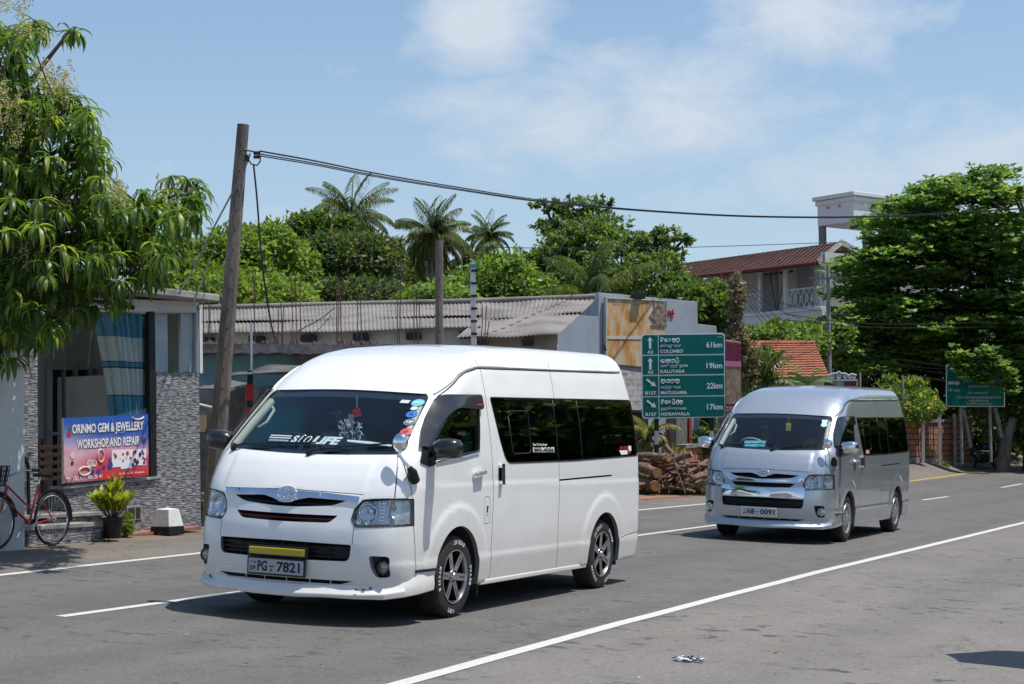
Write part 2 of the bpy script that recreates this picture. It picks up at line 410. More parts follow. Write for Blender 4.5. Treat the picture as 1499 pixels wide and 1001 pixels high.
def build_shells():
    import time; t0=time.time()
    body=two(0,-.038,.034,.09)
    c=Cut()
    c.side(WIN_MAIN); c.side(WIN_DOOR); c.side(arch(0)); c.side(arch(-3.11))
    co_=c.tmp(); boolean(body,co_); bpy.data.objects.remove(co_); c=Cut(); c.front(WS,-.1)
    for s in (1,-1):
        c.front([(s*a,b) for a,b in HL],.722); c.front([(s*a,b) for a,b in FOG],.80)
    for q in (SLOT1,SLOT2,INTK,LIPSLIT): c.front(q,.85)
    co_=c.tmp(); boolean(body,co_); bpy.data.objects.remove(co_)
    print('cut1',time.time()-t0,len(body.data.polygons))
    g=Cut(); W=.0075
    g.ribbon(DOORLINE,W,a=.66); 
    g.ribbon(DOORLINE2,W,a=.66); g.ribbon([(.69,.405),(.38,.405)],.013,a=.75)
    g.ribbon(BPIL,W); g.ribbon(SREAR,W)
    g.ribbon([(-2.0,1.053),(-3.28,1.075)],.016,a=.8)
    g.ribbon([(-3.515,.463),(-4.3,.522)],W); g.ribbon([(-4.03,.15),(-4.02,.50)],.006)
    g.ribbon(rpoly([(-.455,.945),(-.56,.945),(-.575,.725),(-.47,.725)],.03),.005,closed=True,a=.8)
    # hood and bumper seams on the front
    g.ribbon([(.772,1.285),(.80,1.2),(.825,1.08),(.835,.967)],.007,kind='front',a=.6,b=1.4)
    g.ribbon([(.592,.612),(.592,.735)],.005,kind='front',a=.85,b=1.4)
    g.ribbon([(-.62,.985),(-.3,.995),(0,1.0),(.3,.995),(.62,.985)],.006,kind='front',a=.85,b=1.4,mirror=False)
    # top rear-quarter seam
    gt=g.tmp(); boolean(body,gt,self_=True); bpy.data.objects.remove(gt)
    print('cut2',time.time()-t0,len(body.data.polygons))
    lens=two(-.003,-.009,.06,.06)
    d=Cut(); d.side(WIN_MAIN); d.side(WIN_DOOR); lens2=two(-.003,-.009,.06,.06)
    dt=d.tmp(); boolean(lens2,dt,'INTERSECT'); bpy.data.objects.remove(dt)
    d=Cut(); d.front(WS,-.1)
    for s in (1,-1): d.front([(s*a,b) for a,b in HL],.722)
    dt=d.tmp(); boolean(lens,dt,'INTERSECT'); bpy.data.objects.remove(dt)
    print('lens',time.time()-t0)
    return body,lens,lens2
# ---------------------------------------------------------------- van parts
from mathutils.geometry import delaunay_2d_cdt
def patch2d(poly,step=.06,holes=()):
    pts=[Vector(p[:2]) for p in poly]; edges=[(i,(i+1)%len(pts)) for i in range(len(pts))]
    xs=[p.x for p in pts];ys=[p.y for p in pts]
    def inside(x,y):
        c=False;n=len(poly);j=n-1
        for i in range(n):
            xi,yi=pts[i];xj,yj=pts[j]
            if (yi>y)!=(yj>y) and x<(xj-xi)*(y-yi)/(yj-yi)+xi: c=not c
            j=i
        return c
    ex=[]
    x=min(xs)+step/2
    while x<max(xs):
        y=min(ys)+step/2
        while y<max(ys):
            if inside(x,y): ex.append(Vector((x,y)))
            y+=step
        x+=step
    vo,eo,fo,*_=delaunay_2d_cdt(pts+ex,edges,[],1,1e-5)
    return [tuple(v) for v in vo],[tuple(f) for f in fo]
def skin(mb,axis,poly,off,th,sgn=1,mi=0,step=.07):
    # a thick plate that hugs the body skin
    vo,fo=patch2d(poly,step); n=len(vo)
    top=[Vector(p) for p in lift_many(axis,[v[0] for v in vo],[v[1] for v in vo],off,sgn)]; bot=[Vector(p) for p in lift_many(axis,[v[0] for v in vo],[v[1] for v in vo],off-th,sgn)]
    cnt={}
    for f in fo:
        for i in range(len(f)):
            e=(f[i],f[(i+1)%len(f)]); cnt[e]=1
    fs=list(fo)+[tuple(i+n for i in f[::-1]) for f in fo]+[(b,a,a+n,b+n) for (a,b) in cnt if (b,a) not in cnt]
    mb.add(top+bot,fs,mi)
def circ(cx,cy,rx,ry=None,n=24,a0=0):
    ry=ry or rx; return [(cx+rx*cos(a0+2*pi*i/n),cy+ry*sin(a0+2*pi*i/n)) for i in range(n)]
def liftpath(axis,pts,off=0,sgn=1,sub=4):
    out=[]
    for i in range(len(pts)-1):
        for k in range(sub): t=k/sub; out.append((pts[i][0]*(1-t)+pts[i+1][0]*t,pts[i][1]*(1-t)+pts[i+1][1]*t))
    out.append(pts[-1][:2]); return [Vector(p) for p in lift_many(axis,[p[0] for p in out],[p[1] for p in out],off,sgn)]
M_={}
def M(k): return M_[k]
M_['black']=mat('black_plastic',(.012,.012,.013),.45,spec=.4)
M_['gloss']=mat('gloss_black',(.01,.01,.012),.12,coat=1)
M_['rubber']=mat('tyre_rubber',(.018,.017,.016),.85,col2=(.05,.042,.034),scale=5,mix=(.45,.75),bump=.1)
M_['chrome']=mat('chrome',(.82,.84,.86),.06,1)
M_['alloy']=mat('machined_alloy',(.52,.53,.55),.28,1)
M_['hubs']=mat('painted_wheel_cover',(.5,.51,.53),.35,.8)
M_['grey']=mat('cabin_grey',(.17,.17,.165),.7)
M_['trim']=mat('pale_trim',(.42,.42,.38),.6)
M_['dark']=mat('dark_cloth',(.025,.026,.03),.9)
M_['white']=mat('white_lettering',(.8,.8,.8),.5)
M_['red']=mat('red_print',(.45,.02,.02),.5)
M_['teal']=mat('teal_curtain',(.0,.36,.37),.8,trans=.6)
M_['lens']=glass('lamp_lens',(.93,.95,.96),.02,1.5)
M_['wsg']=glass('windscreen_glass',(.90,.95,.94),.01,1.45,.85)
M_['tint']=glass('dark_tinted_glass',(.20,.21,.22),.01,1.5,1.1)
M_['doorg']=glass('door_glass',(.62,.68,.68),.01,1.5,1.1)
M_['amber']=mat('amber_lens',(.5,.16,.02),.2,coat=1)
M_['yellow']=mat('yellow_lamp_lens',(.62,.50,.01),.25,coat=1)
M_['redlens']=mat('tail_lamp_red',(.25,.01,.01),.15,coat=1)
M_['plate']=mat('plate_grey',(.36,.38,.41),.45)
M_['splate']=mat('plate_silver',(.55,.57,.58),.4)
M_['wpaint']=mat('white_paint',(.84,.83,.80),.35,coat=.8,col2=(.78,.765,.72),scale=1.6,mix=(.45,.8))
def dusty(m):
    N,L=nt(m); b=N['Principled BSDF']; src=b.inputs['Base Color'].links[0].from_socket if b.inputs['Base Color'].links else None
    tc=N.new('ShaderNodeTexCoord'); sp=N.new('ShaderNodeSeparateXYZ'); L.new(tc.outputs['Object'],sp.inputs[0]); n=N.new('ShaderNodeTexNoise'); n.inputs['Scale'].default_value=3.5; n.inputs['Detail'].default_value=7; n.inputs['Roughness'].default_value=.7; L.new(tc.outputs['Object'],n.inputs[0])
    a=N.new('ShaderNodeMath'); a.operation='MULTIPLY_ADD'; L.new(n.outputs[0],a.inputs[0]); a.inputs[1].default_value=-.55; L.new(sp.outputs[2],a.inputs[2])
    r=N.new('ShaderNodeMapRange'); L.new(a.outputs[0],r.inputs[0]); r.inputs[1].default_value=.55; r.inputs[2].default_value=-.05; r.inputs[3].default_value=0; r.inputs[4].default_value=.34
    x=N.new('ShaderNodeMixRGB'); L.new(r.outputs[0],x.inputs[0]); x.inputs[2].default_value=(.36,.28,.20,1)
    if src: L.new(src,x.inputs[1])
    else: x.inputs[1].default_value=b.inputs['Base Color'].default_value
    L.new(x.outputs[0],b.inputs['Base Color']); rr=N.new('ShaderNodeMapRange'); L.new(r.outputs[0],rr.inputs[0]); rr.inputs[2].default_value=.5; rr.inputs[3].default_value=.33; rr.inputs[4].default_value=.7; L.new(rr.outputs[0],b.inputs['Roughness'])
dusty(M_['wpaint'])
M_['spaint']=mat('silver_paint',(.47,.51,.545),.33,.65,coat=.9)
M_['skin']=mat('brown_skin',(.16,.08,.05),.6)
M_['hair']=mat('black_hair',(.012,.01,.01),.6)
BODY,LENS,LENS2=build_shells()
def inpoly(x,y,poly):
    c=False;n=len(poly);j=n-1
    for i in range(n):
        xi,yi=poly[i][:2];xj,yj=poly[j][:2]
        if (yi>y)!=(yj>y) and x<(xj-xi)*(y-yi)/(yj-yi)+xi: c=not c
        j=i
    return c
def split_body():
    # returns {'body':mesh,'front_door':[l,r],'sliding_door':[l,r]}
    me=BODY.data
    dp=DOORLINE+[(.745,.86)]+DOORLINE2+[(.40,.40)]+[(.392*cos(a),.335+.392*sin(a)) for a in np.linspace(.15,pi-.1,14)]+[(-.41,.27),(-.64,.27)]+BPIL[::-1][1:]
    dp=[p for p in dp if p[1]<1.9]
    dp=DOORLINE+[(.745,.86)]+DOORLINE2+[(.60,.405),(.34,.405)]+[(.34,.25),(-.643,.25)]+[(-.625,.6),(-.622,1.0),(-.60,1.35),(-.565,1.6),(-.535,1.63),(-.512,1.77),(-.47,1.805),(-.2,1.805),(.05,1.798)]
    sp=[(-.645,.25),(-.625,.6),(-.622,1.0),(-.60,1.35),(-.575,1.7),(-.585,1.9),(-.60,2.02)]+[(-2.045,2.04),(-2.03,1.9),(-2.0,1.7),(-1.985,1.4),(-2.0,1.1),(-2.0,.7),(-2.03,.25)]
    bm=bmesh.new(); bm.from_mesh(me); res={}
    def grab(keep):
        b=bmesh.new(); b.from_mesh(me); rem=[f for f in b.faces if not keep(f)]
        bmesh.ops.delete(b,geom=rem,context='FACES'); m=bpy.data.meshes.new('p'); b.to_mesh(m); b.free(); return m
    def cls(f):
        c=f.calc_center_median()
        if abs(c.y)<.55 or c.z<.245 : return 0
        if inpoly(c.x,c.z,dp) and c.z>.25 and not ((c.x-0)**2+(c.z-.335)**2<.385**2): return 1 if c.y>0 else 2
        if inpoly(c.x,c.z,sp) and c.z>.25: return 3 if c.y>0 else 4
        return 0
    cl={f.index:cls(f) for f in bm.faces}; bm.free()
    return [grab(lambda f,k=k:cl[f.index]==k) for k in range(5)]
PARTS=split_body(); PANES=[]
for LO,c in [(LENS,c) for c in islands(LENS)]+[(LENS2,c) for c in islands(LENS2)]:
    m=extract(LO,c); V=np.array([v.co for v in m.vertices]); PANES.append((m,V.mean(0)))
def place_mesh(name,me,mats,parent,fix=True,tol=.004):
    me=me.copy(); o=bpy.data.objects.new(name,me); COL.objects.link(o); o.parent=parent
    if fix: fixnormals(o,mats,tol)
    else:
        me.materials.clear(); [me.materials.append(m) for m in mats]
    me.name=name; return o
def lensnormals(o,mats):
    fixnormals(o,mats,.02); o.data.polygons.foreach_set('material_index',[0]*len(o.data.polygons))
def wheel(parent,cx,cy,R,style,seed=0):
    s=1 if cy>0 else -1
    w=empty('wheel'); w.parent=parent; w.location=(cx,0,R); w.rotation_euler=(0,seed,0)
    yo=s*.925; f=lambda y:yo-s*y      # y = depth inwards from the outer sidewall
    t=MB(); RR=R
    prof=[(RR*.655,.012),(RR*.70,.0),(RR*.86,-.004),(RR*.95,.006),(RR*.985,.022),(RR,.035)]
    for g in (.06,.09,.12,.15): prof+=[(RR,f_) for f_ in (g-.006,)]+[(RR-.007,g-.004),(RR-.007,g+.004),(RR,g+.006)]
    prof+=[(RR,.175),(RR*.97,.192),(RR*.86,.203),(RR*.66,.195),(RR*.62,.10)]
    t.lathe([(r,f(h)) for r,h in prof],56); to=t.build('tyre',M('rubber'),w,smooth=35)
    if style=='alloy':
        # raised white letters round the sidewall
        m=MB()
        def bend(word,a0,h=.034,rr=RR*.79,cw=.030):
            for i,ch in enumerate(word):
                if ch==' ': continue
                a=a0-i*cw/rr*1.05
                def mp(x,y,a=a): 
                    r=rr+y; an=a-x/rr; return (s*1*r*cos(an),yo+s*.0055,r*sin(an))
                put_text(m,ch,mp,0,0,h,cw*(.3 if ch in 'I1.' else .82),off=.03)
        for word,a in (('RADIAL',2.3),('MAXXIS',.55),('751.',-.95),('BRAVO',-2.25+5.9)): bend(word,a)
        m.build('sidewall_lettering',M('white'),to)
    rim=MB(); rr=RR*.655
    if style=='alloy':
        rim.lathe([(rr+.004,f(.004)),(rr+.003,f(-.004)),(rr-.008,f(-.004)),(rr-.014,f(.012)),(rr-.02,f(.05))],48,mi=0)
        rim.lathe([(rr-.019,f(.03)),(rr-.025,f(.17)),(.02,f(.175))],48,mi=1)
        rim.lathe([(.001,f(-.008)),(.028,f(-.006)),(.034,f(.004)),(.052,f(.010)),(.06,f(.06))],28,mi=0)
        for k in range(6):
            a=2*pi*k/6+.3; c,sn=cos(a),sin(a)
            for e,(w0,w1) in ((0,(.030,.021)),):
                def P(r,u,h): return (r*c-u*sn,f(h),r*sn+u*c)
                vs=[P(.045,-w0,.016),P(.045,w0,.016),P(rr-.01,w1+.006,.004),P(rr-.01,-w1-.006,.004),P(.045,-w0,.06),P(.045,w0,.06),P(rr-.01,w1+.006,.05),P(rr-.01,-w1-.006,.05)]
                rim.add(vs[:4],[(0,1,2,3)],0); rim.add(vs,[(0,3,7,4),(1,5,6,2),(3,2,6,7)],1)
                # dark recess down the middle of every spoke
                rim.add([P(.07,-.006,.0145),P(.07,.006,.0145),P(rr-.03,.009,.0045),P(rr-.03,-.009,.0045)],[(0,1,2,3)],1)
        for k in range(6):
            a=2*pi*k/6; rim.lathe([(.009,f(.0)),(.009,f(.03))],8,c=(.04*cos(a),0,.04*sin(a)),mi=1)
        rim.build('rim',[M('alloy'),M('gloss')],w,smooth=30)
    else:
        rim.lathe([(rr+.004,f(.006)),(rr,f(-.002)),(rr-.012,f(.0)),(rr-.03,f(.018)),(.10,f(.010)),(.06,f(-.006)),(.052,f(-.014)),(.001,f(-.016))],48,mi=0)
        rim.lathe([(rr-.02,f(.03)),(.02,f(.03))],32,mi=1)
        for k in range(9):
            a=2*pi*k/9; r=.145; poly=circ(r,0,.027,.019,14)
            pts=[(x*cos(a)-y*sin(a),x*sin(a)+y*cos(a)) for x,y in poly]
            h=.0125
            rim.prism(pts,(0,f(h),0),(1,0,0),(0,0,1),(0,s,0),.003,mi=1)
        rim.build('rim',[M('hubs'),M('black')],w,smooth=30)
    return w
def seated_person(name,Mx,shirt,parent=None,label=None,wheelside=1,hands=True,cat='person'):
    """continuous skinned body sitting; local frame: x forward, z up, origin at hips on the seat"""
    J={'hip':(0,0,.10),'belly':(-.03,0,.26),'chest':(-.06,0,.44),'neck':(-.05,0,.60),'headb':(-.03,0,.66),'head':(-.01,0,.74),'top':(-.02,0,.83),'nose':(.085,0,.735),
       'ls':(-.05,.18,.54),'le':(.12,.27,.33),'lw':(.36,.16,.40),'rs':(-.05,-.18,.54),'re':(.12,-.27,.33),'rw':(.36,-.16,.40),
       'lh':(.10,.10,.10),'lk':(.46,.14,.16),'la':(.50,.14,-.24),'lt':(.64,.15,-.28),'rh':(.10,-.10,.10),'rk':(.46,-.14,.16),'ra':(.50,-.14,-.24),'rt':(.64,-.15,-.28)}
    E=[('hip','belly'),('belly','chest'),('chest','neck'),('neck','headb'),('headb','head'),('head','top'),('head','nose'),('chest','ls'),('ls','le'),('le','lw'),('chest','rs'),('rs','re'),('re','rw'),
       ('hip','lh'),('lh','lk'),('lk','la'),('la','lt'),('hip','rh'),('rh','rk'),('rk','ra'),('ra','rt')]
    Rd={'hip':.13,'belly':.12,'chest':.13,'neck':.055,'headb':.06,'head':.095,'top':.06,'nose':.018,'ls':.06,'le':.042,'lw':.028,'rs':.06,'re':.042,'rw':.028,'lh':.09,'lk':.06,'la':.04,'lt':.03,'rh':.09,'rk':.06,'ra':.04,'rt':.03}
    for s,n in ((1,'l'),(-1,'r')):
        w=Vector(J[n+'w']); J[n+'p']=tuple(w+Vector((.07,-.01*s,.02))); Rd[n+'p']=.03; E.append((n+'w',n+'p'))
        for i in range(4):
            a=f'{n}f{i}'; y=-.03+.02*i; L=(.030,.036,.034,.026)[i]
            J[a+'a']=tuple(Vector(J[n+'p'])+Vector((.035,y,.006))); J[a+'b']=tuple(Vector(J[a+'a'])+Vector((L,0,-.008))); J[a+'c']=tuple(Vector(J[a+'b'])+Vector((L*.3,0,-L*.8)))
            Rd[a+'a']=.0095;Rd[a+'b']=.009;Rd[a+'c']=.008; E+=[(n+'p',a+'a'),(a+'a',a+'b'),(a+'b',a+'c')]
        J[n+'t1']=tuple(w+Vector((.05,-s*.035,.0)));J[n+'t2']=tuple(w+Vector((.085,-s*.05,-.012)));Rd[n+'t1']=.011;Rd[n+'t2']=.009;E+=[(n+'w',n+'t1'),(n+'t1',n+'t2')]
    def skinmesh(nm,keys,scale,m,par):
        ks=[k for k in J if k in keys]; ix={k:i for i,k in enumerate(ks)}
        me=bpy.data.meshes.new(nm); me.from_pydata([J[k] for k in ks],[(ix[a],ix[b]) for a,b in E if a in ix and b in ix],[]); me.materials.append(m)
        o=bpy.data.objects.new(nm,me); COL.objects.link(o); sk=o.modifiers.new('skin','SKIN'); sk.use_smooth_shade=True
        for k in ks:
            d=me.skin_vertices[0].data[ix[k]]; r=Rd[k]*scale; d.radius=(r,r)
        me.skin_vertices[0].data[ix[ks[0]]].use_root=True
        ssf=o.modifiers.new('sub','SUBSURF'); ssf.levels=1; ssf.render_levels=2
        if par: o.parent=par
        return o
    b=skinmesh(name,set(J),1,M('skin'),None); b.matrix_world=Mx
    tag(b,label,cat)
    skinmesh('shirt',{'hip','belly','chest','neck','ls','le','rs','re'} ,1.16,shirt,b)
    skinmesh('trousers',{'hip','lh','lk','la','rh','rk','ra'},1.13,M('dark'),b)
    h=MB(); h.lathe([(.001,.145),(.05,.135),(.085,.10),(.102,.05),(.104,.0),(.095,-.03)],20,axis='z',c=(-.03,0,.70)); h.build('hair',M('hair'),b,smooth=60)
    e=MB()
    for s in (1,-1): e.add([(.080+.012*cos(a)*0+.006,s*.033+.013*cos(a),.755+.006*sin(a)) for a in np.linspace(0,2*pi,9)[:-1]],[tuple(range(8))])
    e.build('eyes',M('white'),b)
    return b
def make_van(style,V,hd,dz,label,cat='van'):
    W=style=='white'
    T=Matrix.Translation((V[0],V[1],gz(*V)+0.0))@Matrix.Rotation(hd,4,'Z')@Matrix.Rotation(-KT,4,'X')
    root=empty('passenger_van',T,label,cat)
    P=M('wpaint') if W else M('spaint')
    sub=root
    names=['body','front_door','front_door','sliding_door','sliding_door']
    objs=[place_mesh(n,m,[P,M('grey')],sub) for n,m in zip(names,PARTS)]
    body,fdl,fdr,sdl,sdr=objs
    for m,c in PANES:
        x,y,z=c
        if x<-1.5: n,mt,par='side_window',M('tint'),(body)
        elif x<.25 and abs(y)>.7: n,mt,par='door_window',M('doorg'),(fdl if y>0 else fdr)
        elif abs(y)<.2: n,mt,par='windscreen',M('wsg'),body; 
        else: n,mt,par='headlight',M('lens'),root
        if n=='headlight':
            s=1 if y>0 else -1; h=empty('headlight'); h.parent=root
            o=place_mesh('lamp_lens',m,[mt],h,False); lensnormals(o,[mt])
            r=MB(); skin(r,'x',[(s*a,b) for a,b in [(.575,.87),(.625,.94),(.80,.955),(.905,.958),(.905,.77),(.60,.75)]],-.055,.004,step=.05); skin(r,'y',[(.735,.955),(.90,.955),(.90,.77),(.735,.77)],-.03,.004,s,step=.05); r.build('reflector',mat('lamp_reflector',(.75,.77,.8),.3,.35,bump=.5,bscale=25),h,smooth=60)
            g=MB(); c0=lift('x',s*.68,.865,-.02); g.lathe([(.070,.012),(.076,.016),(.078,.006),(.070,-.01),(.05,-.035),(.018,-.045),(.018,-.01),(.001,-.005)],28,axis='x',c=c0,mi=0)
            for yy,zz in ((.615,.785),(.675,.782)):
                c1=lift('x',s*yy,zz,-.012); g.lathe([(.022,.006),(.026,.004),(.022,-.01),(.001,-.014)],18,axis='x',c=c1,mi=0)
            for k in range(6):
                a=lift('x',s*.765,.80+.025*k,-.015); b=lift('x',s*.79,.80+.025*k,-.015); g.tube([a,b],.006,6,mi=0)
            g.tube(liftpath('x',[(s*.755,.77),(s*.765,.86),(s*.748,.945)],-.02),.006,6,mi=0)
            for zz in (.90,.80):
                c1=lift('x',s*.845,zz,-.04); g.lathe([(.035,.02),(.038,.015),(.03,-.01),(.001,-.02)],20,axis='x',c=c1,mi=0)
            c1=lift('x',s*.845,.90,-.03); g.lathe([(.016,.02),(.013,.03),(.001,.034)],12,axis='x',c=c1,mi=1)
            g.tube(liftpath('x',[(s*.808,.77),(s*.812,.95)],-.012),.006,6,mi=0)
            g.build('lamp_bowls',[M('chrome'),M('amber')],h,smooth=40)
            q=MB(); q.tube(liftpath('x',[(s*a,b) for a,b in [(.575,.872),(.627,.944),(.70,.955),(.80,.961),(.90,.963)]],.0),.0045,6); q.tube(liftpath('x',[(s*a,b) for a,b in [(.575,.872),(.563,.80),(.60,.744),(.75,.750),(.905,.760)]],.0),.0045,6)
            q.build('lamp_surround',M('black'),h,smooth=60)
        else:
            o=place_mesh(n,m,[mt],par,False); lensnormals(o,[mt])
            if n=='windscreen': ws=o
            if n=='side_window': (o)
    # windscreen black border
    fr=MB(); n=len(WS); inn=[(y*.955,1.52+(z-1.52)*(.80 if z>1.5 else .86)) for y,z in WS]
    vs=[lift('x',y,z,-.012) for y,z in WS]+[lift('x',y,z,-.012) for y,z in inn]
    fr.add(vs,[(i,(i+1)%n,(i+1)%n+n,i+n) for i in range(n)]); fr.build('windscreen_border',M('gloss'),ws)
    for pts,bl in ((([(-.70,1.285),(-.60,1.315),(-.35,1.305)]),[(-.58,1.318),(-.25,1.335),(.06,1.345)]),(([(.05,1.272),(.16,1.305),(.40,1.30)]),[(.15,1.308),(.40,1.335),(.66,1.36)])):
        wp=MB(); wp.tube(liftpath('x',pts,.022),[.011]+[.008]*8,6); wp.tube(liftpath('x',bl,.016),.007,6)
        wp.lathe([(.001,.03),(.02,.026),(.024,0)],12,axis='x',c=lift('x',*pts[0],.0))
        wp.build('wiper',M('black'),ws,smooth=50)
    # side window divider lines and rubber edge
    for s in (1,-1):
        d=MB()
        for pts in ([(-1.965,1.77),(-1.985,1.23)],[(-2.52,1.78),(-2.545,1.235)]): d.tube(liftpath('y',pts,-.002,s),.006,6)
        sl=rpoly([(-.98,1.66),(-1.40,1.665),(-1.40,1.30),(-1.02,1.295)],.05)
        d.tube(liftpath('y',sl+[sl[0]],-.002,s,sub=1),.005,6)
        split_loose(d.build('window_divider',M('black'),body,smooth=60),'window_divider')
        e=MB(); e.tube(liftpath('y',WIN_MAIN+[WIN_MAIN[0]],-.002,s,sub=2),.006,6); e.tube(liftpath('y',WIN_DOOR+[WIN_DOOR[0]],-.003,s,sub=2),.012,6); e.build('window_seal',M('black'),body,smooth=60)
        e=MB(); e.tube(liftpath('y',[(-.365,1.308),(0,1.268),(.40,1.238)],.004,s),.010,6); e.build('window_sill_trim',M('chrome') if W else M('black'),fdl if s>0 else fdr,smooth=60)
        # rain visor
        q=MB(); skin(q,'y',rpoly([(.575,1.345,.01),(.44,1.515,.2),(.15,1.752,.10),(-.46,1.778,.03),(-.475,1.672,.02),(-.43,1.655,.02),(.02,1.668,.15),(.27,1.54,.2),(.50,1.345,.01)],.03),.030,.006,s,step=.09)
        q.build('rain_visor',M('gloss') if not W else mat('smoked_visor',(.03,.03,.032),.3,coat=.3),fdl if s>0 else fdr,smooth=50)
        if W and s>0:
            q=MB(); skin(q,'y',[(-.33,1.700),(-.44,1.704),(-.44,1.69),(-.33,1.686)],.033,.002,s); q.build('visor_badge',M('red'),fdl)
        # gutter rail: along the roof edge
        gp=[(.14,1.768),(-.08,1.872),(-.20,1.935),(-.31,1.975),(-.54,2.018),(-1.2,2.035),(-2.06,2.055),(-3.2,2.082),(-4.0,2.102)]
        g=MB(); g.tube(liftpath('y',gp,.004,s),.011,6); g.build('roof_rail',P,body,smooth=60)
        g=MB(); g.tube(liftpath('y',[(a,b-.018) for a,b in gp],-.003,s),.007,6); g.build('gutter',M('black'),body,smooth=60)
        # door handle
        hx,hz=-.33,1.14
        q=MB(); skin(q,'y',rpoly([(hx-.105,hz+.05),(hx+.105,hz+.035),(hx+.10,hz-.055),(hx-.10,hz-.045)],.04),.002,.004,s,mi=1)
        q.tube([lift('y',hx-.085,hz+.008,.010,s),lift('y',hx-.07,hz+.006,.034,s),lift('y',hx+.07,hz-.004,.034,s),lift('y',hx+.085,hz-.005,.010,s)],[.014,.020,.020,.013],10,mi=0)
        q.build('door_handle',[M('chrome'),P],fdl if s>0 else fdr,smooth=50)
        q=MB(); q.tube([lift('y',-.755,1.20,.004,s),lift('y',-.755,1.185,.030,s),lift('y',-.755,1.06,.030,s),lift('y',-.755,1.045,.004,s)],[.016,.018,.018,.013],8,mi=1)
        skin(q,'y',rpoly([(-.728,1.20),(-.782,1.20),(-.782,1.05),(-.728,1.05)],.02),.004,.003,s,mi=1)
        for zz in (1.195,1.055): skin(q,'y',rpoly([(-.725,zz+.018),(-.785,zz+.018),(-.785,zz-.018),(-.725,zz-.018)],.012),.034,.03,s,mi=0)
        q.build('door_handle',[M('chrome'),M('gloss')],sdl if s>0 else sdr,smooth=50)
        # tail lamp
        q=MB(); skin(q,'y',rpoly([(-4.075,1.20),(-4.13,1.20),(-4.15,.80),(-4.10,.80)],.01),.006,.01,s,step=.03); q.build('tail_lamp',M('redlens'),root,smooth=50)
        # mud flap and wheel arch liners
        for cx in (0,-3.11):
            l=MB(); k=20; vs=[]
            for j in range(k+1):
                a=pi*j/k; vs+= [(cx+.405*cos(a),s*.93-s*.0,.335+.405*sin(a)-(.14 if j in(0,k) else 0)),(cx+.405*cos(a),s*.52,.335+.405*sin(a)-(.14 if j in (0,k) else 0))]
            fs=[(2*j,2*j+1,2*j+3,2*j+2) for j in range(k)]; vs.append((cx,s*.52,.335)); fs+=[(2*j+1,len(vs)-1,2*j+3) for j in range(k)]
            # push the outer rim just inside the skin
            vs=[(x,s*(abs(y)-.02) if abs(y)>.9 else y,z) for x,y,z in vs]
            l.add(vs,fs); l.build('wheel_arch_liner',M('dark'),body,smooth=60)
        q=MB(); q.cbox((-.425,s*.84,.27),(.02,.16,.26)); q.build('mud_flap',M('black'),body,bevel=.004)
    # under side
    q=MB(); q.cbox((-1.6,0,.26),(4.9,1.5,.10)); q.build('chassis',M('dark'),root)
    q=MB(); 
    for cx in (0,-3.11): q.tube([(cx,-.8,.33),(cx,.8,.33)],.05,10)
    split_loose(q.build('axle',M('dark'),root),'axle')
    # wheels
    R=.325 if W else .330
    for i,(cx,cy) in enumerate(((0,.9),(-3.11,.9),(0,-.9),(-3.11,-.9))): wheel(root,cx,cy,R,'alloy' if W else 'cover',.2+i*.45 if i!=1 else 0.9)
    # slots, intake
    q=MB(); skin(q,'x',rpoly([(-.52,.95),(-.41,.88),(.41,.88),(.52,.95)],.01),-.045,.004); skin(q,'x',[(-.49,.83),(-.4,.75),(.4,.75),(.49,.83)],-.045,.004)
    for zz in (.905,): q.tube(liftpath('x',[(-.42,zz),(.42,zz)],-.03),.006,6)
    q.build('grille',M('black'),root)
    if W:
        q=MB(); q.tube(liftpath('x',[(-.44,.795),(0,.790),(.44,.795)],-.014,sub=8),.004,6); q.build('grille_accent',mat('dark_red_trim',(.25,.01,.01),.4),root,smooth=60)
    else:
        q=MB(); q.tube(liftpath('x',[(-.44,.795),(0,.790),(.44,.795)],-.03,sub=8),.006,6); q.build('grille_bar',M('black'),root,smooth=60)
    q=MB(); skin(q,'x',[(-.6,.62),(-.59,.475),(.59,.475),(.6,.62)],-.06,.004)
    for zz in (.51,.545,.58): q.tube(liftpath('x',[(-.58,zz),(0,zz),(.58,zz)],-.03,sub=6),.007,6)
    for yy in (-.4,-.2,0,.2,.4): q.tube(liftpath('x',[(yy,.48),(yy,.615)],-.04,sub=2),.005,6)
    q.build('intake_mesh',M('black'),root,smooth=60)
    q=MB(); skin(q,'x',[(-.60,.34),(-.5,.305),(.5,.305),(.60,.34)],-.03,.004); 
    q.build('lower_slit',M('black'),root)
    q=MB()
    for yy in (-.33,-.15,.05,.25,.42): q.tube(liftpath('x',[(yy,.305),(yy,.342)],-.008,sub=1),.004,6)
    split_loose(q.build('slit_fin',P,root),'slit_fin')
    # chrome
    if W:
        ch=[(-.60,.982),(-.30,.992),(0,.99),(.30,.986),(.60,.968),(.60,.928),(.42,.936),(.20,.942),(.11,.925),(.05,.902),(0,.898),(-.05,.902),(-.11,.925),(-.20,.944),(-.42,.944),(-.60,.946)]
        q=MB(); skin(q,'x',ch,.012,.016,step=.035); q.build('chrome_bar',M('chrome'),root,smooth=40,bevel=.003)
        em=lift('x',0,.965,.018); er=(.078,.052)
    else:
        q=MB(); 
        skin(q,'x',rpoly([(-.575,.925),(-.50,.925),(-.36,.872),(-.10,.862),(.10,.862),(.36,.872),(.50,.925),(.575,.925),(.575,.855),(.46,.835),(0,.826),(-.46,.835),(-.575,.855)],.006),.016,.02,step=.05)
        skin(q,'x',rpoly([(-.592,.765),(-.46,.765),(-.385,.748),(0,.742),(.385,.748),(.46,.765),(.592,.765),(.592,.63),(0,.626),(-.592,.63)],.01),.014,.018,step=.06)
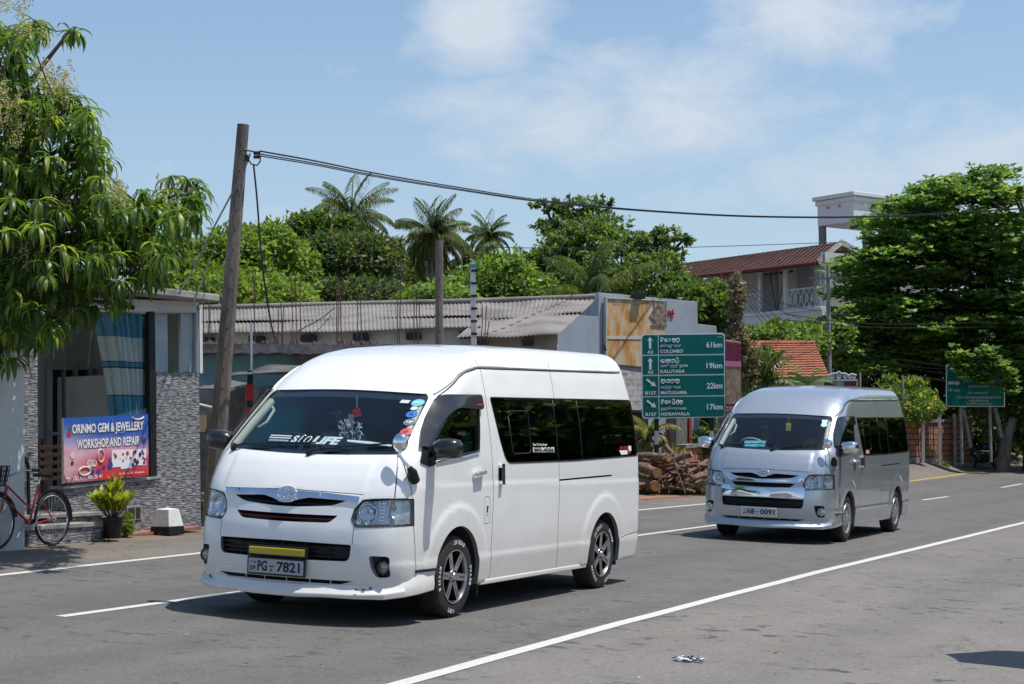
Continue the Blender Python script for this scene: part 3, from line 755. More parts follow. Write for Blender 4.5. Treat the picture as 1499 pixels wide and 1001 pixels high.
        q.build('chrome_grille_bars',M('chrome'),root,smooth=40,bevel=.003)
        em=lift('x',0,.948,.012); er=(.078,.052)
    g=body_grad(np.array([list(em)]))[0]; nrm=Vector(g).normalized(); uu=Vector((0,1,0)); vv=nrm.cross(uu).normalized(); 
    if vv.z<0: vv=-vv
    q=MB()
    def ell(cx,cy,rx,ry,r,n=28): 
        pts=[em+uu*(cx+rx*cos(2*pi*i/n))+vv*(cy+ry*sin(2*pi*i/n)) for i in range(n+1)]; q.tube(pts,r,8)
    ell(0,0,er[0],er[1],.0075); ell(0,.017,er[0]*.66,er[1]*.36,.0055); ell(0,-.002,er[0]*.32,er[1]*.86,.0055)
    q.build('badge',M('chrome'),root,smooth=60)
    # lip spoiler
    st=[(.41,.952,.405,.250,0),(.66,.948,.395,.235,.004),(.80,.895,.37,.222,.02),(.93,.79,.345,.208,.045),(1.06,.61,.315,.210,.03),(1.125,.40,.302,.214,.028),(1.150,.20,.300,.205,.03),(1.155,0,.300,.204,.03)]
    st=st+[(x,-y,a,b,c) for x,y,a,b,c in st[-2::-1]]
    q=MB(); vs=[];n=len(st)
    for i,(x,y,zt,zb,ex) in enumerate(st):
        a=st[max(i-1,0)];b=st[min(i+1,n-1)]; t=Vector((b[0]-a[0],b[1]-a[1])).normalized(); nr=Vector((-t.y,t.x)); 
        if nr.dot(Vector((x-0.2,y)))<0: nr=-nr
        o=Vector((x,y))
        for d,z in ((-.06,zt-.004),(-.012,zt),(.006+ex*.2,(zt+zb)/2+.012),(.010+ex,(zt*.3+zb*.7)),(.006+ex,zb),(-.05,zb+.004)):
            p=o+nr*d; vs.append((p.x,p.y,z))
    fs=[]
    for i in range(n-1):
        for k in range(6): fs.append((i*6+k,i*6+(k+1)%6,(i+1)*6+(k+1)%6,(i+1)*6+k))
    fs+=[tuple(range(6)),tuple(range(n*6-6,n*6))]
    q.add(vs,fs); lip=q.build('bumper_lip',P,root,smooth=25,bevel=.006)
    q=MB()
    for s in (1,-1):
        for k in range(5):
            y=s*(.64+.034*k); x=1.048-.0325*k*1.35; n_=Vector((.8,.6*s,0)).normalized(); c_=Vector((x+.030,y+s*.012,.288))
            q.tube([c_,c_+n_*.008],.012,12)
    split_loose(q.build('running_light',M('grey') if W else M('lens'),lip,smooth=40),'running_light')
    # black strip
    for s in (1,-1):
        q=MB(); q.tube(liftpath('y',[(.69,.412),(.38,.412)],.002,s,sub=5),.010,6); q.build('bumper_joint_strip',M('black'),body,smooth=60)
        # side skirt sill
        q=MB(); q.box((-2.72,s*.93 if s<0 else .87,.222),(-.46,-.87 if s<0 else .93,.262)); q.build('sill_skirt',P,body,bevel=.008)
    # fog lamps
    for s in (1,-1):
        h=empty('fog_lamp'); h.parent=root
        q=MB(); skin(q,'x',rpoly([(s*.70,.55),(s*.86,.545),(s*.86,.36),(s*.75,.355),(s*.70,.44)],.02),-.07,.004,step=.04)
        vs1=[lift('x',s*a,b,-.003) for a,b in FOG]; c0=Vector(lift('x',s*.79,.45,-.075)); vs2=[c0+Vector((0,(s*a-s*.79)*.95,(b-.45)*.95)) for a,b in FOG]; k=len(FOG)
        q.add(vs1+vs2,[(i,(i+1)%k,(i+1)%k+k,i+k) for i in range(k)]); q.build('lamp_recess',M('black'),h,smooth=40)
        c1=Vector((.935,s*.795,.447)); q=MB(); q.lathe([(.052,.0),(.056,.02),(.047,.026),(.043,.012)],28,axis='x',c=c1,mi=0); q.lathe([(.044,.014),(.030,.022),(.001,.026)],24,axis='x',c=c1,mi=1); q.lathe([(.03,-.04),(.05,0)],16,axis='x',c=c1,mi=0)
        q.build('lamp',[M('gloss') if W else M('chrome'),mat('fog_lens',(.30,.27,.22) if W else (.45,.5,.55),.15,.6,coat=1)],h,smooth=40)
    # plate
    h=empty('number_plate'); h.parent=root; pz=.415 if W else .418; px=1.160
    q=MB(); q.box((px-.02,-.275,pz-.068),(px-.004,.245,pz+.068)); q.build('plate_frame',M('black') if W else M('chrome'),h,bevel=.006)
    q=MB(); q.box((px-.006,-.26,pz-.054),(px,.23,pz+.054)); q.build('plate_panel',M('plate') if W else M('splate'),h,bevel=.003)
    q=MB(); mp=lambda x,y:(px+.0015,x,y)
    # seen from the front, +y is to the viewer's right
    if W:
        put_text(q,'SP',mp,-.248,pz-.038,.036,.055,off=.02); put_text(q,'*',mp,-.245,pz+.014,.022,.022,off=.04); put_text(q,'o',mp,-.212,pz+.016,.018,.018,off=.04)
        put_text(q,'PG',mp,-.178,pz-.038,.078,.088,off=.03); put_text(q,'-',mp,-.070,pz-.004,.009,.04,off=.03); put_text(q,'o',mp,-.062,pz-.04,.02,.02,off=.03); put_text(q,'7821',mp,-.004,pz-.038,.078,.205,off=.03)
    else:
        put_text(q,'WP',mp,-.248,pz-.038,.030,.05,off=.02); put_text(q,'*',mp,-.245,pz+.008,.024,.04,off=.04)
        put_text(q,'NB',mp,-.185,pz-.036,.072,.105,off=.03); put_text(q,'-',mp,-.062,pz-.004,.009,.035,off=.03); put_text(q,'2',mp,-.055,pz-.042,.026,.018,off=.03); put_text(q,'0091',mp,.0,pz-.036,.072,.205,off=.03)
    q.build('plate_lettering',M('black'),h)
    if W:
        h=empty('light_bar'); h.parent=root
        q=MB(); q.box((1.115,-.272,.492),(1.158,.252,.572)); 
        for k in range(16): q.box((1.09,-.262+k*.033,.50),(1.115,-.252+k*.033,.566))
        for yy in(-.2,.18): q.box((1.10,yy-.015,.45),(1.14,yy+.015,.50))
        q.build('housing',M('black'),h,bevel=.004)
        q=MB(); q.box((1.156,-.258,.505),(1.164,.238,.558)); q.build('yellow_lens',M('yellow'),h,bevel=.004)
        q=MB()
        for k in range(17): q.box((1.162,-.252+k*.0285,.510),(1.1665,-.230+k*.0285,.552))
        q.build('lens_cells',mat('yellow_cell',(.42,.32,.005),.3,coat=1),h,bevel=.003)
    # door mirrors
    for s in (1,-1):
        q=MB(); c=Vector((.47,s*1.045,1.345)); n1=9;n2=16; vs=[]
        for i in range(n1):
            t=i/(n1-1); xx=-.055+.13*t; k=(1-max(0,(t-.25)/.75)**2.6)**.5 if t<1 else .0
            k=max(k,.06); 
            for j in range(n2):
                a=2*pi*j/n2; ca,sa=cos(a),sin(a); e=.62
                u=.125*k*(abs(ca)**e)*(1 if ca>0 else -1); v=.082*k*(abs(sa)**e)*(1 if sa>0 else -1)
                vs.append((c.x+xx,c.y+s*u,c.z+v-.02*(u<0)*abs(u)/.12))
        fs=[(i*n2+j,i*n2+(j+1)%n2,(i+1)*n2+(j+1)%n2,(i+1)*n2+j) for i in range(n1-1) for j in range(n2)]+[tuple(range(n2)),tuple(range(n1*n2-n2,n1*n2))]
        q.add(vs,fs,0); q.tube([(.50,s*.915,1.245),(.50,s*.95,1.26),(.48,s*1.0,1.30)],[.030,.026,.03],8,mi=1,sy=.7)
        skin(q,'y',rpoly([(.62,1.235),(.50,1.40),(.47,1.41),(.42,1.22),(.52,1.20)],.02),.012,.02,s,mi=1)
        m=q.build('door_mirror',[mat('mirror_black',(.014,.014,.015),.28,coat=.5) if W else M('chrome'),M('black')],root,smooth=50)
        q=MB(); q.prism(rpoly([(-.11,-.07),(.11,-.07),(.11,.07),(-.11,.07)],.03),(c.x-.057,c.y,c.z),(0,1,0),(0,0,1),(-1,0,0),.003); q.build('mirror_glass',M('chrome'),m)
    # round front mirror (one, on the near front corner)
    q=MB(); b=lift('x',.885,1.14,.0); q.tube([Vector((.70,.905,1.10)),Vector((.755,.915,1.16)),Vector((.79,.905,1.20))],[.045,.04,.02],10,mi=1)
    q.tube([(.79,.905,1.20),(.815,.865,1.25),(.822,.835,1.30),(.82,.835,1.34)],.013,10,mi=0)
    q.lathe([(.001,.035),(.03,.033),(.055,.022),(.068,.004),(.070,-.012),(.062,-.02),(.001,-.022)],28,axis='x',c=(.82,.835,1.385),mi=0)
    v_=[(x,.835+(y-.835)*.92,1.385+(z-1.385)*1.05) if z>1.30 else (x,y,z) for x,y,z in q.v]; q.v=v_
    q.build('front_mirror',[M('chrome'),M('black')],root,smooth=50)
    # interior
    it=empty('cabin'); it.parent=root
    q=MB(); q.box((.10,-.86,.80),(.62,.86,1.20)); q.prism([(.60,1.0),(.78,1.235),(.55,1.26),(.35,1.27),(.30,1.15)],(0,-.52,0),(1,0,0),(0,0,1),(0,1,0),1.04); q.prism([(.60,1.0),(.62,1.235),(.50,1.26),(.35,1.27),(.30,1.15)],(0,-.79,0),(1,0,0),(0,0,1),(0,1,0),1.58); q.build('dashboard',M('black'),it,bevel=.01)
    for yy in (-.42,.42):
        q=MB(); q.box((-.62,yy-.25,.72),(-.05,yy+.25,.86)); 
        q.prism(rpoly([(-.58,.84),(-.50,.84),(-.66,1.46),(-.75,1.46)],.03),(0,yy-.24,0),(1,0,0),(0,0,1),(0,1,0),.48); q.box((-.78,yy-.13,1.47),(-.68,yy+.13,1.66)); q.build('front_seat',M('dark'),it,bevel=.02)
    q=MB()
    for k in range(3):
        for yy in (-.42,.42):
            x=-1.35-.85*k; q.prism(rpoly([(x,.8),(x+.1,.8),(x-.03,1.5),(x-.12,1.5)],.03),(0,yy-.3,0),(1,0,0),(0,0,1),(0,1,0),.6)
    split_loose(q.build('rear_seat',M('dark'),it,bevel=.02),'rear_seat')
    q=MB(); sc=Vector((.24,-.40,1.30)); ax=Vector((-.62,0,.78)).normalized(); u=Vector((0,1,0)); v=ax.cross(u).normalized()
    pts=[sc+u*(.19*cos(a))+v*(.19*sin(a)) for a in np.linspace(0,2*pi,29)]; q.tube(pts,.015,8)
    q.tube([sc-ax*.05+u*.02,sc-ax*.28],.03,8)
    for a in (.2,pi-.2,-pi/2): q.tube([sc-ax*.04,sc+u*(.185*cos(a))+v*(.185*sin(a))],.014,6)
    q.tube([sc-ax*.05,sc],.055,12); q.build('steering_wheel',M('gloss') if W else M('trim'),it,smooth=50)
    for s in (1,-1):
        q=MB(); inn=[(.70,1.30),(.16,1.75)]
        q.tube([lift('x',s*.765,1.33,-.035),lift('x',s*.735,1.52,-.035),lift('x',s*.71,1.70,-.04)],.035,8); q.build('pillar_trim',M('trim'),it,smooth=60)
    q=MB(); q.tube([(.42,-.745,1.47),(.43,-.69,1.455),(.38,-.65,1.50),(.28,-.65,1.60),(.26,-.70,1.645),(.27,-.73,1.65)],.013,8); q.build('grab_handle',M('trim'),it,smooth=60)
    if W:
        def curtain(x0,x1,y,z0,z1,tri=False):
            q=MB(); n=24; vs=[]
            for i in range(n+1):
                t=i/n; x=x0+(x1-x0)*t; zt=min(z1,1.80-.78*max(0,x-.02)) if not tri else z0+(z1-z0)*(1-t)
                vs+=[(x,y+.02*sin(t*26),z0),(x,y+.015*sin(t*26+.5),zt)]
            q.add(vs,[(2*i,2*i+2,2*i+3,2*i+1) for i in range(n)]); o=q.build('curtain',M('teal'),it,smooth=80); sm=o.modifiers.new('s','SOLIDIFY'); sm.thickness=.004
        curtain(.50,-.50,-.80,1.15,1.72); curtain(.42,.12,.80,1.2,1.42,True); curtain(-.42,-.18,.80,1.2,1.50,True)
        q=MB(); L=lambda y,z,o=-.014:lift('x',y,z,o); mp=lambda x,y:L(x,y)
        for z_ in (1.405,1.388): skin(q,'x',[(-.43,z_),(-.22,z_),(-.22,z_+.009),(-.43,z_+.009)],-.012,.002)
        put_text(q,'IIIIIIIIIII',mp,-.42,1.368,.012,.19,off=.02)
        put_text(q,'S',mp,-.205,1.362,.055,.06,off=.05,shear=.2); put_text(q,'10',mp,-.14,1.362,.055,.115,off=-.004,shear=.2)
        put_text(q,'LIFE',mp,-.01,1.358,.06,.255,off=.05,shear=.2)
        skin(q,'x',[(.29,1.398),(.48,1.392),(.68,1.372),(.68,1.36),(.30,1.384)],-.012,.002)
        q.build('windscreen_banner',M('white'),ws)
        q=MB(); q.tube([(.40,.2,1.73),(.41,.21,1.64)],.002,5,mi=0); q.cbox((.42,.215,1.60),(.06,.06,.06),1,Matrix.Translation((.42,.215,1.6))@Matrix.Rotation(.5,4,'Z')@Matrix.Rotation(.3,4,'X')@Matrix.Translation((-.42,-.215,-1.6))); q.cbox((.43,.17,1.53),(.004,.05,.12),2)
        q.build('hanging_ornament',[M('trim'),M('red'),mat('pale_card',(.4,.32,.3),.7)],it)
        q=MB(); ft=[lift('x',.26+.05*sin(i*.7),1.42+.03*i,-.05) for i in range(6)]; 
        random.seed(3)
        for i in range(60):
            a=Vector((.50+random.uniform(-.03,.03),.20+random.uniform(-.10,.12),1.40+random.uniform(0,.13))); q.tube([a,a+Vector((random.uniform(-.02,.02),random.uniform(-.03,.03),random.uniform(-.04,.03)))],.0035,4)
        q.build('feather_garland',M('white'),it)
        # stickers on the windscreen and windows
        def stk(poly,m,axis='x',off=.0015,s=1,name='sticker',par=None): 
            q=MB(); skin(q,axis,poly,off,.001,s,step=.03); q.build(name,m,par or ws)
        blue=mat('blue_sticker',(.02,.16,.55),.4); cy=mat('cyan_sticker',(.12,.52,.62),.4); navy=mat('dark_sticker',(.03,.09,.13),.4); pale=mat('pale_sticker',(.62,.66,.62),.4); reds=mat('red_sticker',(.55,.06,.08),.4)
        stk([(.545,1.715),(.62,1.712),(.615,1.688),(.54,1.69)],pale); stk(circ(.685,1.695,.048,.028),cy); stk(circ(.685,1.650,.026,.015),pale); stk(circ(.695,1.603,.042,.026),blue); stk(circ(.715,1.54,.042,.027),navy); stk(circ(.735,1.465,.044,.030),reds)
        q=MB(); f=lambda x,y:lift('x',x,y,.0035)
        put_text(q,'JBS',f,.65,1.688,.015,.07,off=.02); put_text(q,'VIP',f,.69,1.529,.022,.05,off=.02)
        ring=circ(.715,1.54,.037,.023,20); q.tube([lift('x',a,b,.002) for a,b in ring+[ring[0]]],.0015,4); q.build('sticker_lettering',M('white'),ws)
        q=MB(); put_text(q,'NL',f,.68,1.594,.017,.032,off=.02); put_text(q,'67',f,.722,1.456,.018,.028,off=.02); q.build('sticker_lettering',M('black'),ws)
        q=MB(); f=lambda x,y:lift('y',x,y,.003)
        for k in range(13): 
            random.seed(k); h_=random.choice([.04,.045]); skin(q,'y',[(-1.445-.036*k,1.305),(-1.445-.036*k,1.305+h_),(-1.445-.036*k-.028,1.305+h_),(-1.445-.036*k-.028,1.305)],-.001,.001,step=.03)
        put_text(q,'One To One Road',f,-1.44,1.362,.022,-.30,off=.02)
        q.build('window_sticker',M('white'),body)
        q=MB(); put_text(q,'303-4206',f,-1.452,1.309,.032,-.44,off=.04); q.build('window_sticker_number',M('black'),body)
        q=MB(); put_text(q,'RACING',f,-3.50,1.325,.032,-.23,off=.03,shear=.2); skin(q,'y',[(-3.72,1.305),(-3.80,1.305),(-3.78,1.283),(-3.74,1.28)],-.001,.001,step=.03); q.build('window_sticker_red',M('red'),body)
        q=MB(); skin(q,'y',[(-3.49,1.315),(-3.71,1.318),(-3.71,1.278),(-3.54,1.272)],-.001,.001,step=.04); skin(q,'y',[(-3.74,1.36),(-3.82,1.36),(-3.82,1.31),(-3.75,1.31)],-.001,.001,step=.04); q.build('window_sticker_pale',M('white'),body)
        # fuel flap icon
        q=MB(); skin(q,'y',[(-.505,.87),(-.53,.87),(-.53,.815),(-.505,.815)],.0015,.001); skin(q,'y',circ(-.533,.86,.006),.0015,.001); put_text(q,'DIESEL',f,-.495,.79,.012,-.05); q.build('fuel_flap_symbol',M('black'),body)
        seated_person('person',T@Matrix.Translation((-.42,-.42,.84)),mat('grey_white_shirt',(.30,.32,.34),.9),label='driver in pale grey shirt holding the steering wheel of the white van')
        seated_person('person',T@Matrix.Translation((-.44,.40,.84)),mat('blue_grey_shirt',(.12,.14,.17),.9),label='passenger in dark blue-grey shirt seated beside the driver of the white van')
    else:
        q=MB(); skin(q,'x',[(-.40,1.40),(-.085,1.41),(-.08,1.325),(-.39,1.32)],-.02,.002,step=.04); q.build('dash_card',mat('blue_card',(.03,.28,.55),.5,col2=(.15,.5,.6),scale=9),ws)
        q=MB(); skin(q,'x',circ(-.12,1.37,.02),-.017,.002,step=.04); skin(q,'x',[(-.36,1.37),(-.18,1.375),(-.18,1.365),(-.36,1.36)],-.017,.002,step=.04); q.build('dash_card_print',M('yellow'),ws)
        q=MB(); q.tube([(.42,.16,1.74),(.42,.16,1.66)],.002,5); q.cbox((.42,.16,1.60),(.01,.07,.11)); q.build('hanging_card',M('yellow'),it)
        q=MB(); skin(q,'x',rpoly([(.60,1.715),(.69,1.712),(.68,1.67),(.70,1.63),(.66,1.61),(.61,1.63),(.62,1.67)],.01),.0015,.001,step=.03); q.build('sticker',mat('pale_green_sticker',(.5,.68,.62),.4),ws)
        q=MB(); skin(q,'y',[(-1.03,1.29),(-1.24,1.295),(-1.24,1.245),(-1.03,1.24)],.0015,.001,step=.04); q.build('window_sticker',mat('red_white_sticker',(.6,.35,.35),.5),body)
        seated_person('person',T@Matrix.Translation((-.42,-.42,.84)),mat('dark_shirt',(.03,.035,.045),.9),label='driver in dark shirt holding the pale steering wheel of the silver van')
        seated_person('person',T@Matrix.Translation((-.44,.40,.84)),mat('mustard_shirt',(.30,.20,.07),.9),label='passenger in mustard yellow top seated beside the driver of the silver van')
    return root
make_van('white',V1,HD1,0,'large white high roof van with yellow light bar, black door mirrors and spoked alloy wheels')
make_van('silver',V2,HD2,0,'silver grey high roof van following behind, with chrome grille and chrome mirrors')
for o in (BODY,LENS,LENS2): bpy.data.objects.remove(o)
# ---------------------------------------------------------------- sky and sun
SUND=Vector((.365,-.038,.986)).normalized()
w=bpy.data.worlds.new("World"); SC.world=w; w.use_nodes=True
N=w.node_tree.nodes; L=w.node_tree.links; bg=N['Background']
sk=N.new('ShaderNodeTexSky'); sk.sky_type='NISHITA'; sk.sun_disc=False; sk.sun_elevation=math.asin(SUND.z); sk.sun_rotation=math.atan2(SUND.x,SUND.y)
sk.dust_density=.6; sk.ozone_density=2.2; sk.air_density=1.0
bg.inputs[1].default_value=.115
tc=N.new('ShaderNodeTexCoord')
def vm(op,a,b=None):
    n=N.new('ShaderNodeVectorMath'); n.operation=op; L.new(a,n.inputs[0])
    if b is not None:
        if isinstance(b,tuple): n.inputs[1].default_value=b
        else: L.new(b,n.inputs[1])
    return n
def mth(op,a,b=None,c=None,clamp=False):
    n=N.new('ShaderNodeMath'); n.operation=op; n.use_clamp=clamp
    for i,v in enumerate((a,b,c)):
        if v is None: continue
        if isinstance(v,(int,float)): n.inputs[i].default_value=v
        else: L.new(v,n.inputs[i])
    return n.outputs[0]
# clouds: soft banks of noise around given directions of the sky
no=N.new('ShaderNodeTexNoise'); no.inputs['Scale'].default_value=17; no.inputs['Detail'].default_value=8; no.inputs['Roughness'].default_value=.64; no.inputs['Distortion'].default_value=.35
mp=N.new('ShaderNodeMapping'); mp.inputs['Scale'].default_value=(1,1,1.9); L.new(tc.outputs['Generated'],mp.inputs[0]); L.new(mp.outputs[0],no.inputs[0])
tot=None
for px,py,rx,ry,a in ((700,40,130,70,.95),(800,185,230,85,.75),(1010,150,190,95,.85),(1190,20,210,80,.8),(1230,255,170,60,.7),(1430,230,190,80,.8),(1480,300,150,40,.6),(1050,300,160,40,.4),(690,215,80,45,.6),(430,330,120,50,.35),(880,90,130,60,.5),(2300,100,500,200,.9),(-700,150,500,160,.8),(3600,-300,900,400,.9)):
    d=ray(px,py).normalized(); sx=rx/FPX; sy=ry/FPX
    s1=vm('SUBTRACT',tc.outputs['Generated'],tuple(d)); s2=vm('MULTIPLY',s1.outputs[0],(1/sx,1/sx,1/sy)); ln=vm('LENGTH',s2.outputs[0])
    g=mth('MULTIPLY',mth('SUBTRACT',1.25,ln.outputs['Value'],clamp=True),a)
    tot=g if tot is None else mth('MAXIMUM',tot,g)
den=mth('MULTIPLY',mth('SUBTRACT',mth('ADD',no.outputs[0],mth('MULTIPLY',tot,.58)),.62),2.3,clamp=True)
den=mth('MULTIPLY',den,.80)
tint=N.new('ShaderNodeMixRGB'); tint.blend_type='MULTIPLY'; tint.inputs[0].default_value=1; L.new(sk.outputs[0],tint.inputs[1]); tint.inputs[2].default_value=(1.04,1.085,1.09,1)
mx=N.new('ShaderNodeMixRGB'); L.new(den,mx.inputs[0]); L.new(tint.outputs[0],mx.inputs[1]); mx.inputs[2].default_value=(5.9,6.2,6.55,1)
# thin pale veil low over the land
sep=N.new('ShaderNodeSeparateXYZ'); L.new(tc.outputs['Generated'],sep.inputs[0])
hz=mth('MULTIPLY',mth('SUBTRACT',1,mth('MULTIPLY',sep.outputs[2],3.2),clamp=True),.78)
mx2=N.new('ShaderNodeMixRGB'); L.new(hz,mx2.inputs[0]); L.new(mx.outputs[0],mx2.inputs[1]); mx2.inputs[2].default_value=(3.65,4.5,5.4,1)
L.new(mx2.outputs[0],bg.inputs[0])
l=bpy.data.lights.new('sun','SUN'); l.energy=4.3; l.angle=R_(.5); l.color=(1,.965,.91); lo=bpy.data.objects.new('sun',l); COL.objects.link(lo); lo.rotation_euler=SUND.to_track_quat('Z','Y').to_euler()
SC.view_settings.view_transform='Standard'; SC.view_settings.look='None'; SC.view_settings.exposure=.2; SC.view_settings.gamma=1
# ---------------------------------------------------------------- ground and road
RM=Matrix.Rotation(math.atan2(NY,NX),4,'Z')     # local x = across the road, y = along it
def sheet(name,ws_,ls_,m,off,kind='structure'):
    nw,nl=len(ws_),len(ls_); V=np.array([(a,b,gz(*xy(a,b))+off) for a in ws_ for b in ls_]); 
    F=np.array([(i*nl+j,(i+1)*nl+j,(i+1)*nl+j+1,i*nl+j+1) for i in range(nw-1) for j in range(nl-1)])
    o=npmesh(name,V,F,m,smooth=True); o.matrix_world=RM; return tag(o,kind=kind)
earth=mat('dry_earth',(.19,.14,.10),.95,col2=(.12,.10,.075),scale=1.2,bump=.5,bscale=25)
lsg=list(np.concatenate([np.arange(-40,0,4),np.arange(0,90,1.5),np.arange(90,200,8),np.array([230,280,350,450,600,900,1400])]))
wsg=list(np.concatenate([np.array([-900,-500,-300,-200,-120,-80,-60,-50,-42,-35,-30,-26,-23]),np.arange(-21,-10,.25),np.arange(-10,20,2.5),np.array([25,40,80,200,500])]))
sheet('ground',wsg,lsg,earth,-.035)
def road_mat():
    m=bpy.data.materials.new('asphalt'); N,L=nt(m); b=N['Principled BSDF']; b.inputs['Roughness'].default_value=.88; b.inputs['Specular IOR Level'].default_value=.3
    tc=N.new('ShaderNodeTexCoord')
    def noise(sc,det,ro=.6,st=(1,1,1),out=0):
        mp=N.new('ShaderNodeMapping'); mp.inputs['Scale'].default_value=st; L.new(tc.outputs['Object'],mp.inputs[0]); n=N.new('ShaderNodeTexNoise'); n.inputs['Scale'].default_value=sc; n.inputs['Detail'].default_value=det; n.inputs['Roughness'].default_value=ro; L.new(mp.outputs[0],n.inputs[0]); return n.outputs[out]
    def ramp(x,a,b,c0=(0,0,0),c1=(1,1,1)):
        r=N.new('ShaderNodeValToRGB'); r.color_ramp.elements[0].position=a; r.color_ramp.elements[1].position=b; r.color_ramp.elements[0].color=(*c0,1); r.color_ramp.elements[1].color=(*c1,1); L.new(x,r.inputs[0]); return r.outputs[0]
    def mix(f,a,b_,op='MIX'):
        x=N.new('ShaderNodeMixRGB'); x.blend_type=op
        for i,v in enumerate((f,a,b_)):
            if isinstance(v,tuple): x.inputs[i].default_value=(*v,1)
            elif isinstance(v,(int,float)): x.inputs[i].default_value=v
            else: L.new(v,x.inputs[i])
        return x.outputs[0]
    sp=N.new('ShaderNodeSeparateXYZ'); L.new(tc.outputs['Object'],sp.inputs[0])
    mr=N.new('ShaderNodeMapRange'); mr.inputs[1].default_value=-5.35; mr.inputs[2].default_value=-4.9; L.new(sp.outputs[0],mr.inputs[0])
    big=noise(.35,5,.6,(1,.35,1)); 
    mid=noise(2.2,5,.65,(1,.5,1))
    lane=mix(ramp(mid,.35,.7),(.125,.119,.111),(.150,.142,.132)); near=mix(ramp(mid,.35,.7),(.178,.163,.148),(.208,.191,.174))
    wob=N.new('ShaderNodeMath'); wob.operation='ADD'; L.new(mr.outputs[0],wob.inputs[0]); wob.inputs[1].default_value=0
    base=mix(wob.outputs[0],lane,near)
    # far shoulder lighter and dustier
    m2=N.new('ShaderNodeMapRange'); m2.inputs[1].default_value=-11.0; m2.inputs[2].default_value=-11.5; L.new(sp.outputs[0],m2.inputs[0])
    base=mix(m2.outputs[0],base,mix(ramp(mid,.4,.7),(.19,.165,.14),(.155,.14,.125)))
    base=mix(ramp(big,.42,.62),base,mix(1.0,base,(.90,.905,.92),'MULTIPLY'))
    # wheel tracks slightly darker: bands across
    tr=N.new('ShaderNodeMath'); tr.operation='SINE'; k=N.new('ShaderNodeMath'); k.operation='MULTIPLY_ADD'; L.new(sp.outputs[0],k.inputs[0]); k.inputs[1].default_value=3.4; k.inputs[2].default_value=.4; L.new(k.outputs[0],tr.inputs[0])
    base=mix(ramp(tr.outputs[0],.1,.95),base,mix(1.0,base,(.90,.90,.91),'MULTIPLY'))
    # dark oily dashes and pits
    pits=noise(4.2,3,.5,(1.0,1.6,1)); clus=noise(.5,3,.5); pm=mix(1.0,ramp(pits,.60,.66),ramp(clus,.42,.58),'MULTIPLY'); base=mix(pm,base,(.070,.071,.077))
    patch=noise(.9,6,.7,(1,.6,1)); base=mix(ramp(patch,.5,.66),base,mix(1.0,base,(.93,.935,.95),'MULTIPLY'))
    pits2=noise(9,3,.5,(1,1,1)); base=mix(ramp(pits2,.66,.72),base,(.08,.078,.08))
    red=noise(1.3,4,.6); base=mix(ramp(red,.70,.78),base,(.20,.14,.10))
    fine=noise(34,5,.85); base=mix(.9,base,ramp(fine,.3,.7,(.58,.58,.58),(1.45,1.43,1.40)),'MULTIPLY')
    vo=N.new('ShaderNodeTexVoronoi'); vo.inputs['Scale'].default_value=55; L.new(tc.outputs['Object'],vo.inputs[0]); base=mix(ramp(vo.outputs['Distance'],.04,.13),(.30,.29,.27),base)
    vc=N.new('ShaderNodeTexVoronoi'); vc.feature='DISTANCE_TO_EDGE'; vc.inputs['Scale'].default_value=.45
    wn=N.new('ShaderNodeTexNoise'); wn.inputs['Scale'].default_value=2.5; wn.inputs['Detail'].default_value=6; L.new(tc.outputs['Object'],wn.inputs[0]); wa=N.new('ShaderNodeMixRGB'); wa.blend_type='ADD'; wa.inputs[0].default_value=.9; L.new(tc.outputs['Object'],wa.inputs[1]); L.new(wn.outputs[1],wa.inputs[2]); L.new(wa.outputs[0],vc.inputs[0])
    ck=mix(1.0,ramp(vc.outputs['Distance'],.004,.010,(1,1,1),(0,0,0)),ramp(noise(.3,2,.5),.50,.58),'MULTIPLY'); base=mix(ck,base,mix(1.0,base,(.72,.72,.73),'MULTIPLY'))
    L.new(base,b.inputs['Base Color'])
    bp=N.new('ShaderNodeBump'); bp.inputs['Strength'].default_value=.55; bp.inputs['Distance'].default_value=.012; L.new(noise(60,4,.75),bp.inputs['Height']); L.new(bp.outputs[0],b.inputs['Normal'])
    return m
rs=list(np.concatenate([np.arange(-12.75,-10,.11),np.arange(-10,8,1.5),np.array([14,24,40])]))
rl=list(np.concatenate([np.arange(-40,0,4),np.arange(0,90,1.5),np.arange(90,200,8),np.array([230,280,350,450,600,900])]))
sheet('road',rs,rl,road_mat(),0)
def line_mat(name,c):
    m=mat(name,c,.7,col2=tuple(x*.55 for x in c),scale=22,detail=8,mix=(.52,.80),bump=.2); return m
wl_m=line_mat('road_paint_white',(.56,.55,.52)); yl_m=line_mat('road_paint_yellow',(.55,.36,.06))
def strip(name,pts,wd,m):
    # pts in (w,l); thin painted sheet 4 mm above the asphalt
    q=[]
    for i in range(len(pts)-1):
        a=np.array(pts[i]);b=np.array(pts[i+1]); n=max(1,int(abs(b[1]-a[1])/.75))
        for k in range(n): q.append(a+(b-a)*k/n)
    q.append(np.array(pts[-1])); V=[]
    random.seed(len(pts)+int(wd*100))
    for p in q:
        j=random.uniform(-.006,.006)
        for s in (-1,1): V.append((p[0]+s*wd/2+j,p[1],gz(*xy(p[0]+s*wd/2,p[1]))+.004))
    F=np.array([(2*i,2*i+1,2*i+3,2*i+2) for i in range(len(q)-1)]); o=npmesh(name,np.array(V),F,m); o.matrix_world=RM; return tag(o,kind='structure')
strip('edge_line',[(-5.0,-30),(-5.02,9),(-5.10,12.9),(-5.13,19),(-5.06,24.2),(-4.97,32.6),(-4.9,45),(-4.9,90),(-4.9,160)],.12,wl_m)
